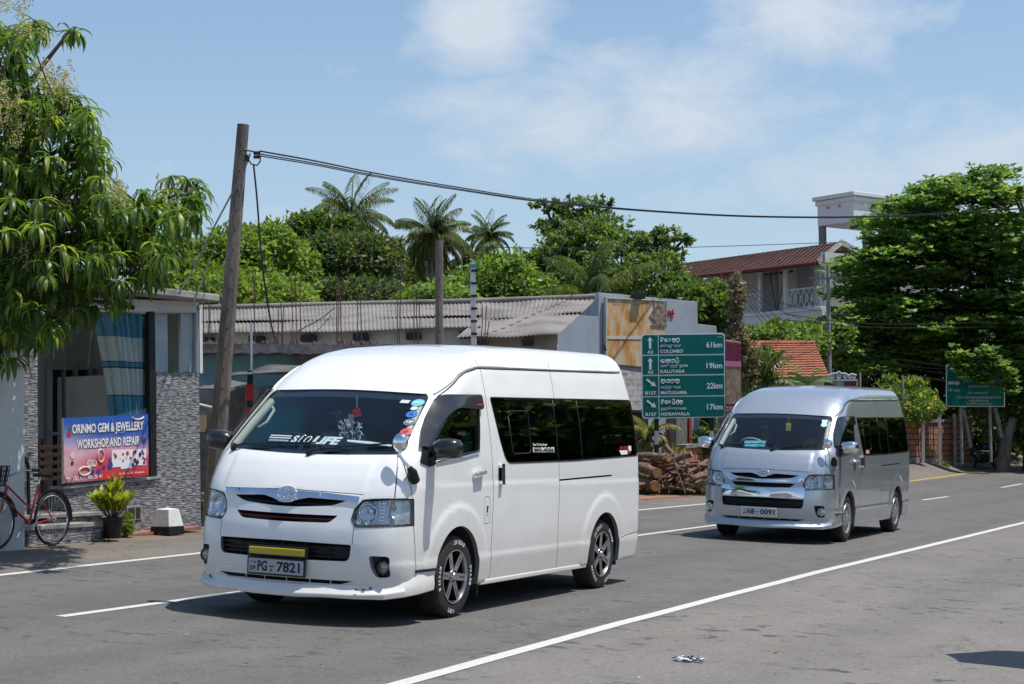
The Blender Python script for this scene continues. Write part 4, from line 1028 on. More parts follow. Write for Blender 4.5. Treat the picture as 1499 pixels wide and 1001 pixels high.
for a,b,w_ in ((-3,2.2,-8.6),(10.45,14.4,-8.63),(21.6,26.6,-8.80),(31.5,34.5,-8.7),(40.6,43.7,-8.47),(52,55.9,-8.55),(64,67.5,-8.5),(76,80,-8.5),(88,92,-8.5)): strip('lane_dash',[(w_,a),(w_,b)],.10,wl_m)
strip('far_edge_line',[(-11.05,-30),(-11.08,12.6),(-11.25,16),(-11.30,30),(-11.22,40),(-11.3,48)],.11,wl_m)
yp=[onground(*p) for p in ((1300,708),(1335,704),(1380,698),(1420,692),(1460,686),(1499,680.5),(1560,672))]
strip('yellow_line',[wl(p.x,p.y) for p in yp],.13,yl_m)
# ---------------------------------------------------------------- facade frames
class Frame:
    """vertical plane through a point; x runs along the wall to the right, y into the building, z up"""
    def __init__(s,px,py,Y,az,roll=0):
        o=at(px,py,Y); d=Vector((sin(R_(az)),cos(R_(az)),0)); inn=Vector((-d.y,d.x,0))   # into the building
        if inn.y<0 and abs(inn.y)>.05: inn=-inn
        z=Vector((0,0,1))
        if roll: 
            R=Matrix.Rotation(roll,3,inn); d=R@d; z=R@z
        s.d,s.n,s.z,s.o=d,inn,z,o
        s.M=Matrix(((d.x,inn.x,z.x,o.x),(d.y,inn.y,z.y,o.y),(d.z,inn.z,z.z,o.z),(0,0,0,1))); s.I=s.M.inverted()
    def P(s,px,py,dep=0):
        r=ray(px,py); c=Vector((0,0,CH)); t=((s.o+s.n*dep-c).dot(s.n))/r.dot(s.n); return s.I@(c+r*t)
    def px_prism(s,mb,poly,d0,d1,mi=0,ref=None):
        q=[s.P(p[0],p[1],d0 if ref is None else ref) for p in poly]
        mb.prism([(p.x,p.z) for p in q],(0,d0,0),(1,0,0),(0,0,1),(0,1,0),d1-d0,mi)
def stone_mat():
    m=bpy.data.materials.new('stacked_slate_tile'); N,L=nt(m); b=N['Principled BSDF']; b.inputs['Roughness'].default_value=.6
    tc=N.new('ShaderNodeTexCoord'); mp=N.new('ShaderNodeMapping'); mp.inputs['Scale'].default_value=(1,1,1); L.new(tc.outputs['Object'],mp.inputs[0])
    cb=N.new('ShaderNodeCombineXYZ'); sp=N.new('ShaderNodeSeparateXYZ'); L.new(mp.outputs[0],sp.inputs[0]); ad=N.new('ShaderNodeMath'); ad.operation='ADD'; L.new(sp.outputs[0],ad.inputs[0]); L.new(sp.outputs[1],ad.inputs[1]); L.new(ad.outputs[0],cb.inputs[0]); L.new(sp.outputs[2],cb.inputs[1])
    br=N.new('ShaderNodeTexBrick'); br.inputs['Scale'].default_value=1; br.inputs['Brick Width'].default_value=.13; br.inputs['Row Height'].default_value=.030; br.inputs['Mortar Size'].default_value=.0035; br.offset_frequency=2; br.offset=.37; br.squash=.7; br.squash_frequency=3
    br.inputs['Color1'].default_value=(.03,.031,.035,1); br.inputs['Color2'].default_value=(.36,.36,.37,1); br.inputs['Mortar'].default_value=(.012,.012,.013,1); L.new(cb.outputs[0],br.inputs[0])
    n=N.new('ShaderNodeTexNoise'); n.inputs['Scale'].default_value=1; m2=N.new('ShaderNodeMapping'); m2.inputs['Scale'].default_value=(10,62,10); L.new(cb.outputs[0],m2.inputs[0]); L.new(m2.outputs[0],n.inputs[0]); n.inputs['Detail'].default_value=4
    r=N.new('ShaderNodeValToRGB'); r.color_ramp.elements[0].position=.42; r.color_ramp.elements[1].position=.62; r.color_ramp.elements[0].color=(.045,.046,.05,1); r.color_ramp.elements[1].color=(.50,.50,.50,1); L.new(n.outputs[0],r.inputs[0])
    x=N.new('ShaderNodeMixRGB'); x.inputs[0].default_value=.55; L.new(br.outputs[0],x.inputs[1]); L.new(r.outputs[0],x.inputs[2]); L.new(x.outputs[0],b.inputs['Base Color'])
    bp=N.new('ShaderNodeBump'); bp.inputs['Strength'].default_value=.7; bp.inputs['Distance'].default_value=.01; L.new(r.outputs[0],bp.inputs['Height']); L.new(bp.outputs[0],b.inputs['Normal']); return m
STONE=stone_mat()
plaster=mat('white_plaster',(.62,.62,.60),.85,col2=(.42,.42,.40),scale=3,mix=(.5,.85),bump=.15)
concrete=mat('weathered_concrete',(.34,.33,.31),.95,col2=(.13,.125,.12),scale=4,detail=8,mix=(.4,.75),bump=.4)
dkconc=mat('dark_concrete',(.16,.15,.14),.95,col2=(.30,.28,.25),scale=9,detail=8,mix=(.45,.7),bump=.5)
greyw=mat('grey_paint_wall',(.31,.345,.40),.85,col2=(.24,.27,.31),scale=1.5,mix=(.5,.8),bump=.1)
alu=mat('aluminium',(.55,.56,.58),.35,.8)
dark=mat('dark_inside',(.02,.02,.022),.9)
rust=mat('rusty_steel',(.11,.05,.035),.9,col2=(.06,.035,.03),scale=20)
winclear=glass('shop_window_glass',(.93,.95,.95),.01,1.45,.7)
# ---- jewellery shop
F=Frame(294,770,23.4,29.7,roll=0)
shop=empty('jewellery_shop',F.M,'small shop faced in black and white slate tiles with flat concrete roof and big window','shop')
q=MB()
F.px_prism(q,[(229,546),(291.5,545.5),(294.5,776),(229,786)],0,.25);                       # tiled pier right of the window
F.px_prism(q,[(95,712),(229,699),(229,786),(60,803),(60,760),(95,755)],0.0,.22)             # low wall under the window
F.px_prism(q,[(36,400),(55,400),(56,805),(36,807)],-.12,.5)
q.build('slate_wall',STONE,shop,bevel=.006)
q=MB(); F.px_prism(q,[(78,760),(150,752),(150,803),(78,812)],-.30,0); F.px_prism(q,[(40,772),(154,766),(154,803),(40,815)],-.62,-.30); q.build('entrance_steps',STONE,shop,bevel=.008); q=MB(); a=F.P(154,768,-.62); b=F.P(40,768,-.62); q.box((b.x-.3,-.64,a.z-.015),(a.x+.02,-.30,a.z+.035)); a=F.P(150,753,-.30); q.box((b.x,-.33,a.z-.01),(a.x+.02,.0,a.z+.035)); q.build('step_treads',concrete,shop,bevel=.005)
q=MB(); F.px_prism(q,[(93,711.5),(231,697),(231,701),(93,716)],-.04,.2); q.build('window_sill',concrete,shop,bevel=.004)
q=MB(); F.px_prism(q,[(226,457),(291,457),(291,545),(226,545)],1.6,1.7); F.px_prism(q,[(226,457),(245,457),(246,545),(227,545)],.05,.12); F.px_prism(q,[(267,457),(289,457),(289,545),(268,545)],.05,.12); q.build('upper_panel',mat('pale_blue_panel',(.55,.60,.64),.5,col2=(.45,.5,.54),scale=3),shop)
q=MB(); F.px_prism(q,[(225,456),(291,456),(291,546),(225,546)],-.005,.004); q.build('upper_glazing',winclear,shop)
q=MB()
for a,b in ((224,227.5),(265.5,268),(287.5,291)): F.px_prism(q,[(a,456),(b,456),(b,546),(a,546)],-.02,.03)
F.px_prism(q,[(224,455),(291,455),(291,458),(224,458)],-.02,.03); q.build('upper_frame',alu,shop,bevel=.003)
q=MB(); F.px_prism(q,[(292,446),(296,446),(297,546),(293,546)],.0,2.0); q.build('corner_trim',plaster,shop)
q=MB(); F.px_prism(q,[(233,546),(291,546),(293,780),(233,786)],.25,2.2,ref=.0); q.build('side_block',plaster,shop)
# white beam and roof slab
q=MB(); F.px_prism(q,[(-60,428),(288,441),(288,456),(-60,456)],-.02,.2); F.px_prism(q,[(288,441),(290,441),(290,456),(288,456)],.2,2.5); q.build('beam',plaster,shop,bevel=.008)
q=MB(); a=F.P(-80,424,-.35);b=F.P(322,437,-.35); z0,z1=F.P(322,441.5,-.35).z,F.P(322,431,-.35).z
q.box((a.x,-.35,z0),(b.x,4.0,z1)); q.build('roof_slab',concrete,shop,bevel=.015)
# shop window
q=MB()
F.px_prism(q,[(218,456),(227,456),(230,699),(221,700)],-.03,.06); q.build('window_frame',M('black'),shop,bevel=.004); q=MB(); F.px_prism(q,[(94,540),(96,540),(98,712),(95,712)],-.01,.04); q.build('window_frame',M('black'),shop,bevel=.004)
q=MB(); F.px_prism(q,[(96,456),(219,456),(221,699),(96,711)],.0,.006); q.build('shop_window',winclear,shop)
# interior
q=MB(); F.px_prism(q,[(-30,430),(222,440),(222,760),(-30,800)],1.9,2.0,ref=1.9); q.build('back_wall',mat('grey_inner_wall',(.55,.55,.56),.9),shop)
q=MB(); a=F.P(56,456,0); b=F.P(222,456,0); zz=F.P(100,712).z; q.box((a.x,.02,zz-.35),(b.x-.0,1.9,zz-.3)); q.build('shop_floor',dkconc,shop)
q=MB(); q.box((a.x,.02,F.P(180,456).z+.0),(b.x,1.9,F.P(180,456).z+.06)); q.build('ceiling',plaster,shop)
dr=empty('inner_door'); dr.parent=shop
q=MB(); 
for x0,x1,y0,y1 in ((73,77,540,720),(110,114,540,640),(73,133,536,541),(130,134,540,720),(73,133,632,637)): F.px_prism(q,[(x0,y0),(x1,y0),(x1,y1),(x0,y1)],1.7,1.75,ref=1.7)
q.build('door_frame',alu,dr); q=MB(); F.px_prism(q,[(77,541),(130,541),(130,720),(77,720)],1.8,1.85,ref=1.8); q.build('door_panel',M('black'),dr); q=MB(); c=F.P(94,588,1.66); q.lathe([(.001,-.01),(.05,0),(.001,.01)],14,c=(c.x,c.y,c.z)); q.build('door_handle',plaster,dr,smooth=50)
q=MB(); F.px_prism(q,[(137,540),(157,538),(157,578),(137,580)],1.86,1.88,ref=1.86); q.build('wall_calendar',mat('calendar',(.10,.09,.16),.7,col2=(.25,.2,.22),scale=20),shop)
# left return wall
F2=Frame(36,790,19.2,29.7)
q=MB(); F2.px_prism(q,[(-80,400),(36,400),(36,812),(-80,825)],0.1,.4); tag(q.build('plaster_wall',plaster,None,M=F2.M),'rough white plastered wall left of the tiled pier, behind the bicycle','wall')
q=MB(); 
pp=[F.P(*a,-.25) for a in ((-10,588),(3,612),(41,680),(42,740),(42,800))]; q.tube(pp,.022,8); tag(q.build('drain_pipe',M('black'),None,smooth=50,M=F.M),'thin black pipe running diagonally down to the tiled pier behind the bicycle','pipe')
q=MB(); F.px_prism(q,[(60,797),(294,770.5),(296,774),(60,801)],-.30,0); F.px_prism(q,[(150,786),(294,770.5),(294,776),(150,793)],-.02,.0); tag(q.build('red_kerb',mat('red_oxide_paint',(.32,.12,.09),.8,col2=(.2,.1,.08),scale=6),None,M=F.M),'low faded red painted plinth along the foot of the tiled shop wall','kerb')
# banner
bn=empty('shop_banner',F.M,'blue and red printed jewellery workshop banner fixed below the shop window','banner')
def banner_mat():
    m=bpy.data.materials.new('banner_print'); N,L=nt(m); b=N['Principled BSDF']; b.inputs['Roughness'].default_value=.45
    tc=N.new('ShaderNodeTexCoord'); sp=N.new('ShaderNodeSeparateXYZ'); L.new(tc.outputs['Generated'],sp.inputs[0])
    n=N.new('ShaderNodeTexNoise'); n.inputs['Scale'].default_value=3.2; n.inputs['Detail'].default_value=5; L.new(tc.outputs['Generated'],n.inputs[0])
    k=N.new('ShaderNodeMath'); k.operation='MULTIPLY_ADD'; L.new(n.outputs[0],k.inputs[0]); k.inputs[1].default_value=.34; k.inputs[2].default_value=-.17
    a=N.new('ShaderNodeMath'); a.operation='ADD'; L.new(k.outputs[0],a.inputs[0]); L.new(sp.outputs[2],a.inputs[1])
    r=N.new('ShaderNodeValToRGB'); e=r.color_ramp.elements; e[0].position=0; e[0].color=(.55,.02,.02,1); e[1].position=1; e[1].color=(.02,.10,.42,1)
    for p,c in ((.12,(.58,.03,.03)),(.32,(.62,.07,.12)),(.45,(.66,.34,.46)),(.56,(.32,.22,.48)),(.68,(.04,.12,.42))): x=e.new(p); x.color=(*c,1)
    L.new(a.outputs[0],r.inputs[0])
    # pale cloud on the left side
    mr=N.new('ShaderNodeMapRange'); mr.inputs[1].default_value=.42; mr.inputs[2].default_value=.0; L.new(sp.outputs[0],mr.inputs[0])
    mz=N.new('ShaderNodeMapRange'); mz.inputs[1].default_value=.85; mz.inputs[2].default_value=.35; L.new(sp.outputs[2],mz.inputs[0])
    mm=N.new('ShaderNodeMath'); mm.operation='MULTIPLY'; L.new(mr.outputs[0],mm.inputs[0]); L.new(mz.outputs[0],mm.inputs[1])
    m3=N.new('ShaderNodeMath'); m3.operation='MULTIPLY_ADD'; m3.use_clamp=True; L.new(n.outputs[0],m3.inputs[0]); m3.inputs[1].default_value=2.2; m3.inputs[2].default_value=-.55
    m4=N.new('ShaderNodeMath'); m4.operation='MULTIPLY'; m4.use_clamp=True; L.new(mm.outputs[0],m4.inputs[0]); L.new(m3.outputs[0],m4.inputs[1])
    x=N.new('ShaderNodeMixRGB'); L.new(m4.outputs[0],x.inputs[0]); L.new(r.outputs[0],x.inputs[1]); x.inputs[2].default_value=(.75,.68,.72,1)
    L.new(x.outputs[0],b.inputs['Base Color']); return m
q=MB(); F.px_prism(q,[(93,612),(217,606),(217.5,696),(94,707)],-.06,-.045); q.build('printed_panel',banner_mat(),bn)
q=MB(); F.px_prism(q,[(91.8,611.5),(93.2,611.5),(94.2,708),(92.6,708)],-.065,-.035); q.build('panel_edge',alu,bn)
A,B,Cc_,D=[F.P(*p,-.0) for p in ((93,612),(217,606),(217.5,696),(94,707))]
A,B,Cc_,D=[F.P(*p,-.06) for p in ((93,612),(217,606),(217.5,696),(94,707))]
def bm_(dep):
    def f(u,v):   # u 0..1 left-right, v 0..1 bottom-top
        p=(D*(1-u)+Cc_*u)*(1-v)+(A*(1-u)+B*u)*v; return (p.x,-.06-dep,p.z)
    return f
def btext(mb,s,u0,u1,v0,v1,dep,off=.03,mi=0,dy=0):
    f=bm_(dep); vs,fs,asp=text2d(s,1,off); mb.add([f(u0+v[0]*(u1-u0),v0+v[1]*(v1-v0)) for v in vs],fs,mi)
q=MB(); btext(q,'ORINMO GEM & JEWELLERY',.098,.945,.695,.885,.003,off=.035); btext(q,'WORKSHOP AND REPAIR',.150,.895,.50,.645,.003,off=.035); q.build('lettering_shadow',M('black'),bn)
q=MB(); btext(q,'ORINMO GEM & JEWELLERY',.092,.938,.705,.895,.006); btext(q,'WORKSHOP AND REPAIR',.143,.888,.51,.655,.006); btext(q,'TEL: 077 905 20 41',.085,.43,.028,.092,.006,.01); btext(q,'No.27, Galle Rd, Aluthgama.',.635,.945,.045,.085,.006,.01)
f=bm_(.006); q.add([f(.03,.055),f(.06,.055),f(.06,.08),f(.03,.08)],[(0,1,2,3)]); q.build('lettering',M('white'),bn)
q=MB()
def bp(poly,dep,mi=0): f=bm_(dep); q.add([f(*p) for p in poly],[tuple(range(len(poly)))],mi)
bp(rpoly([(.545,.18),(.655,.18),(.655,.14),(.80,.15),(.80,.19),(.965,.17),(.97,.44),(.55,.46)],.01),.004,0)
random.seed(5)
def gem(u,v,r,c,dep=.006): bp([(u+r*.5*cos(a),v+r*sin(a)) for a in np.linspace(0,2*pi,9)[:-1]],dep,c)
for u,v,r,c in ((.29,.27,.07,5),(.34,.27,.06,5),(.29,.28,.04,3),(.345,.28,.035,3),(.32,.13,.05,4),(.39,.13,.05,4),(.455,.20,.035,4),(.53,.22,.06,4),(.53,.31,.03,4),(.07,.83,.04,2),(.06,.76,.05,3),(.095,.42,.06,5),(.09,.30,.035,1),(.94,.58,.05,1)): gem(u,v,r,c)
for i in range(16): gem(.78+.18*random.random(),.19+.22*random.random(),random.uniform(.02,.045),random.choice([1,4,2,3]))
for i in range(8): gem(.57+.22*random.random(),.2+.2*random.random(),random.uniform(.02,.04),random.choice([5,3,1]))
f=bm_(.006)
def arc(u,v,ru,rv,a0,a1,t,mi,n=16): q.tube([f(u+ru*cos(a),v+rv*sin(a)) for a in np.linspace(a0,a1,n)],t,5,mi=mi)
arc(.23,.16,.065,.065,0,6.28,.010,5); arc(.42,.38,.035,.10,0,6.28,.008,5); arc(.66,1.02,.11,.3,3.3,5.2,.002,6); arc(.40,1.1,.14,.3,3.5,5.4,.002,6); arc(.05,.20,.06,.2,3.6,5.9,.004,1); arc(.87,.97,.07,.05,3.3,6.1,.012,5)
for u in (.76,.79): arc(u,.84,.003,.07,1.2,3,.003,3)
q.build('pictures',[M('white'),mat('print_dark',(.06,.05,.10),.5),mat('print_green',(.02,.2,.08),.5),mat('print_red',(.5,.03,.05),.5),mat('print_blue',(.03,.06,.28),.5),mat('print_pale',(.75,.6,.55),.5),mat('print_sky',(.35,.5,.75),.5)],bn)
# curtain behind the glass: pleated, tied to the right
def curtain_mat():
    m=bpy.data.materials.new('striped_curtain'); N,L=nt(m); b=N['Principled BSDF']; b.inputs['Roughness'].default_value=.45; b.inputs['Sheen Weight'].default_value=.3
    tc=N.new('ShaderNodeTexCoord'); sp=N.new('ShaderNodeSeparateXYZ'); L.new(tc.outputs['Generated'],sp.inputs[0]); r=N.new('ShaderNodeValToRGB'); r.color_ramp.interpolation='CONSTANT'; e=r.color_ramp.elements
    bl=(.10,.34,.50,1); pl=(.70,.75,.74,1); ed=(.02,.05,.08,1)
    e[0].position=0; e[0].color=bl; e[1].position=.10; e[1].color=ed
    for p,c in ((.115,pl),(.155,ed),(.165,bl),(.325,ed),(.335,pl),(.545,ed),(.555,bl),(.59,ed),(.60,pl),(.79,bl)): x=e.new(p); x.color=c
    L.new(sp.outputs[2],r.inputs[0]); L.new(r.outputs[0],b.inputs['Base Color']); return m
q=MB(); n=110; rows=26; vs=[]
T0,T1,B0,B1=[F.P(*p,.10) for p in ((150,452),(218,452),(180,640),(218,640))]
for j in range(rows+1):
    v=j/rows
    for i in range(n+1):
        u=i/n; xl=T0.x*(1-v)+B0.x*v+.05*sin(v*3.1); xr=T1.x+.0; p=xl*(1-u)+xr*u
        vs.append((p,.20+.12*sin(u*46+v*1.5*sin(u*9))*(1-.2*v)+.02*sin(u*101),T0.z*(1-v)+B0.z*v))
q.add(vs,[(j*(n+1)+i,j*(n+1)+i+1,(j+1)*(n+1)+i+1,(j+1)*(n+1)+i) for j in range(rows) for i in range(n)]); c_=q.build('curtain',curtain_mat(),None,smooth=80,M=F.M); sm=c_.modifiers.new('s','SOLIDIFY'); sm.thickness=.003
tag(c_,'blue and silver striped curtain gathered at the right of the shop window','curtain')
# slatted bench inside
bh=empty('slatted_bench',F.M,'dark wooden slatted bench back standing inside the shop entrance','bench')
for k in range(5):
    y=652+k*11.5; q=MB(); F.px_prism(q,[(57,y),(92,y-1),(92,y+5),(57,y+6)],.30,.34,ref=.3); q.build('slat',mat('dark_wood',(.10,.05,.03),.5) if k==0 else bpy.data.materials['dark_wood'],bh,bevel=.004)
q=MB(); 
for x in (60,90): F.px_prism(q,[(x,642),(x+4,642),(x+4,722),(x,722)],.36,.40,ref=.36)
q.build('bench_posts',bpy.data.materials['dark_wood'],bh)
# lamp under the beam
q=MB(); c=F.P(184,446,-.2); q.tube([(c.x-.12,c.y+.1,c.z+.05),(c.x,c.y,c.z),(c.x+.1,c.y-.05,c.z-.04)],[.05,.045,.03],8); tag(q.build('flood_lamp',M('black'),None,smooth=40,M=F.M),'small black flood lamp under the roof edge above the striped curtain','lamp')
# vent in the low wall
q=MB(); F.px_prism(q,[(186,742),(207,740),(208,760),(187,762)],-.012,0,0); q.build('vent_frame',concrete,shop,bevel=.003); q=MB(); F.px_prism(q,[(188,744),(197,743),(197,759),(188,760)],-.016,-.012); F.px_prism(q,[(199,743),(206,742),(206,758),(199,759)],-.016,-.012); q.build('vent_opening',dark,shop)
# ---- bollard
G=onground(245,779); 
b_=empty('kerb_bollard',Matrix.Translation(G)@Matrix.Rotation(R_(-28),4,'Z'),'white painted tapered concrete bollard with black foot at the corner of the shop','bollard')
def frust(mb,a,b,z0,z1): mb.add([(-a,-a,z0),(a,-a,z0),(a,a,z0),(-a,a,z0),(-b,-b,z1),(b,-b,z1),(b,b,z1),(-b,b,z1)],[(0,3,2,1),(4,5,6,7),(0,1,5,4),(1,2,6,5),(2,3,7,6),(3,0,4,7)])
q=MB(); frust(q,.155,.150,-.03,.075); q.build('black_foot',M('black'),b_,bevel=.006)
q=MB(); frust(q,.147,.105,.076,.29); q.add([(-.105,-.105,.29),(.105,-.105,.29),(.105,.105,.29),(-.105,.105,.29),(0,0,.315)],[(0,1,4),(1,2,4),(2,3,4),(3,0,4)]); q.build('white_block',plaster,b_,bevel=.006)
# ---- concrete pole with cable bundle
P0=onground(303,768); P0.z-=.0; P1=at(356,182,24)
def rodpole(name,a,b,r0,r1,m,label,cat,n=8,group=None,holes=0):
    q=MB(); k=12; q.tube([a+(b-a)*(i/k) for i in range(k+1)],[r0+(r1-r0)*i/k for i in range(k+1)],n,mi=0)
    if holes:
        fwd=Vector((-a.x,-a.y,0)).normalized()
        for i in range(holes):
            t=.30+.68*i/holes; c=a+(b-a)*t; r=r0+(r1-r0)*t; q.tube([c+fwd*(r*.6),c+fwd*(r*1.0+.003)],.012,8,mi=1)
    return tag(q.build(name,[m,dark],None,smooth=20),label,cat,group)
pole=rodpole('utility_pole',Vector((P0.x,P0.y+.3,P0.z-.1)),P1,.135,.083,mat('pole_concrete',(.20,.165,.135),.95,col2=(.09,.075,.065),scale=6,detail=8,mix=(.4,.7),bump=.6,stretch=(1,1,.3)),'tall leaning grey brown concrete utility pole between the shop and the white van','pole',holes=14)
q=MB(); c=at(374,224,24)
q.tube([P1+Vector((0,-.05,-.36)),c+Vector((-.02,0,.02))],.012,6); q.cbox(c+Vector((.02,0,.0)),(.09,.05,.045)); q.cbox(c+Vector((.02,0,-.055)),(.09,.05,.04)); q.cbox(at(361,232,23.9),(.05,.06,.1))
q.tube([at(366,224,23.9),at(364,234,23.9),at(368,240,23.85),at(376,242,23.8),at(381,236,23.8),at(381,229,23.8),at(373,222,23.9)],.010,6); q.build('cable_clamp',M('black'),pole,smooth=30); 
def wire(pts,r,label,group=None,m=None,name='overhead_cable'):
    # smooth catmull-rom through world points
    P=[Vector(p) for p in pts]; P=[P[0]*2-P[1]]+P+[P[-1]*2-P[-2]]; out=[]
    for i in range(1,len(P)-2):
        for k in range(8):
            t=k/8; a,b,c,d=P[i-1],P[i],P[i+1],P[i+2]; out.append(.5*((2*b)+(c-a)*t+(2*a-5*b+4*c-d)*t*t+(3*b-a-3*c+d)*t**3))
    out.append(P[-2]); q=MB(); q.tube(out,r,5); return tag(q.build(name,m or M('black'),None,smooth=80),label,'cable',group)
pts=[(381,222,24),(460,236,26),(560,256,29),(680,276,33),(800,294,37),(950,308,43),(1100,316,49),(1250,317,55),(1380,312,60),(1520,303,66)]
for k,(dy,r) in enumerate(((-1,.013),(3.2,.010),(6.0,.010))):
    wire([at(x,y+dy*(1-.75*min(1,i/5)),Y) for i,(x,y,Y) in enumerate(pts)],r,('topmost','middle','lowest')[k]+' strand of the thick black cable bundle running right from the leaning pole','strands of the main overhead cable')
wire([at(371,240,23.9),at(376,290,23.9),at(383,380,23.9),at(391,440,24.1),at(398,480,25),at(404,500,26)],.014,'black cable hanging from the leaning pole down to the cyan building roof')
wire([at(362,238,23.8),at(340,282,22.5),at(312,335,21.5),at(286,388,20.5),at(262,430,20)],.012,'black service cable slanting from the leaning pole down to the shop roof')
wire([at(361,236,23.7),at(352,290,23.2),at(322,345,22.2),at(300,400,21.4),at(283,445,21)],.008,'thinner black service cable just right of the slanting one, ending at the shop roof')
wire([at(490,450,40),at(470,466,38),at(437,484,36)],.014,'short black cable slanting over the long corrugated roof')
wire([at(646,360,46),at(800,363,50),at(1000,362,56),at(1240,354,66)],.012,'thin dark cable crossing in front of the palms towards the white tower')
wire([at(1150,460,52),at(1260,473,56),at(1380,474,60),at(1520,468,66)],.014,'dark cable crossing low in front of the big right hand tree, upper of two','cables across the big tree')
wire([at(1150,468,52),at(1260,478,56),at(1380,480,60),at(1520,476,66)],.012,'dark cable crossing low in front of the big right hand tree, lower of two','cables across the big tree')
wire([at(1195,494,55),at(1260,520,58),at(1330,536,60),at(1386,540,62)],.010,'thin grey cable sagging to the shaded green sign')
for k in range(6): wire([at(1088,408+5*k,47.5),at(1120,432+9*k,52),at(1150,445+13*k,56),at(1195,455+19*k,62)],.010,'fine dark cables fanning from the creeper covered pole past the verandah','cables fanning from the creeper pole')
pole2=rodpole('utility_pole',at(642,520,30)-Vector((0,0,2.4)),at(643,352,30),.085,.065,bpy.data.materials['pole_concrete'],'brown concrete pole standing upright behind the roof of the white van','pole',holes=10)
pole3=rodpole('utility_pole',at(695,520,28)-Vector((0,0,2.4)),at(692,384,28),.075,.055,plaster,'pale notched concrete pole right of the brown one, behind the white van','pole',n=4)
q=MB()
for k in range(6): c=at(694,396+18.5*k,27.92); q.cbox(c,(.10,.04,.035))
split_loose(q.build('notch',dark,pole3),'notch')
q=MB(); q.cbox(at(692,389,27.93),(.12,.02,.05)); q.build('blue_mark',mat('blue_paint',(.05,.25,.4),.6),pole3)
# ---------------------------------------------------------------- low buildings behind the white van
def corrugated(name,c00,c10,c01,c11,m,pitch=.15,amp=.022,parent=None,thick=.008,label=None,cat='roof'):
    # c00,c10: low edge left/right ; c01,c11 high edge left/right. waves run from low to high edge
    c00,c10,c01,c11=map(Vector,(c00,c10,c01,c11)); L_=(c10-c00).length; n=int(L_/pitch*6); rows=6
    nr=(c10-c00).cross(c01-c00).normalized(); nr=nr if nr.z>0 else -nr; V=[];random.seed(2)
    for j in range(rows+1):
        v=j/rows
        for i in range(n+1):
            u=i/n; p=(c00*(1-u)+c10*u)*(1-v)+(c01*(1-u)+c11*u)*v; V.append(p+nr*(amp*sin(2*pi*u*L_/pitch)+.02*sin(u*9+v*3)))
    q=MB(); q.add(V,[(j*(n+1)+i,j*(n+1)+i+1,(j+1)*(n+1)+i+1,(j+1)*(n+1)+i) for j in range(rows) for i in range(n)])
    o=q.build(name,m,parent,smooth=60); s=o.modifiers.new('s','SOLIDIFY'); s.thickness=thick
    if label: tag(o,label,cat)
    return o
asb=mat('weathered_fibre_cement',(.235,.215,.195),.95,col2=(.12,.108,.098),scale=1.1,detail=9,mix=(.4,.68),bump=.3,bscale=12)
shed=empty('long_shed',Matrix.Identity(4),'long low shed with grey corrugated roof and pale wall behind the rusty rods','shed')
e0,e1,r0,r1=at(270,489.5,38.4),at(706,479.6,37.2),at(270,453,42.5),at(706,442.5,41)
corrugated('corrugated_roof',e0,e1,e0.lerp(r0,.52),e1.lerp(r1,.52),asb,parent=shed,pitch=.09,amp=.014); up_=Vector((0,0,.022)); corrugated('corrugated_roof',e0.lerp(r0,.40)+up_,e1.lerp(r1,.40)+up_,r0,r1,asb,parent=shed,pitch=.09,amp=.014)
e2,e3,r3=at(667,495,36.3),at(816,490.2,36),at(872,436.5,40.2)
corrugated('corrugated_roof',e2,e3,at(706,466,38.5),at(856,452,39.2),asb,parent=shed,pitch=.09,amp=.014)
corrugated('corrugated_roof',at(706,470,38.3),at(852,458,38.6),r1,r3,asb,parent=shed,pitch=.09,amp=.014)
q=MB(); q.tube([r0+Vector((0,0,.03)),r1+Vector((0,0,.03)),r3+Vector((0,0,.03))],.075,8); q.build('ridge_cap',asb,shed,smooth=60)
q=MB()
def wallbetween(mb,a,b,z0,th=.15,mi=0):
    a=Vector(a);b=Vector(b); d=(b-a); d.z=0; d.normalize(); n=Vector((-d.y,d.x,0))*th
    mb.add([(a.x,a.y,z0),(b.x,b.y,z0),b,a,(a.x+n.x,a.y+n.y,z0),(b.x+n.x,b.y+n.y,z0),b+n,a+n],[(0,1,2,3),(7,6,5,4),(0,4,5,1),(1,5,6,2),(2,6,7,3),(3,7,4,0)],mi)
up=Vector((0,0,-.02)); bk=Vector((0,.45,.06))
wallbetween(q,e0+bk,e1+bk,.2); q.build('pale_wall',mat('dirty_white_wall',(.60,.60,.59),.9,col2=(.3,.29,.27),scale=2,mix=(.5,.8)),shed)
q=MB(); wallbetween(q,e2+bk+Vector((.3,0,-.02)),e3+bk+Vector((0,0,-.02)),.2); q.build('cream_wall',mat('cream_wall',(.40,.36,.29),.9,col2=(.28,.25,.2),scale=2),shed)
q=MB()
for t in np.linspace(.06,.94,6): a=e0*(1-t)+e1*t; q.box((a.x-.10,a.y-.02,a.z-.20),(a.x+.22,a.y+.6,a.z-.06))
for t in (.25,.7): a=e2*(1-t)+e3*t; q.box((a.x-.1,a.y-.02,a.z-.18),(a.x+.15,a.y+.6,a.z-.06))
split_loose(q.build('rafter_end',dark,shed),'rafter_end')
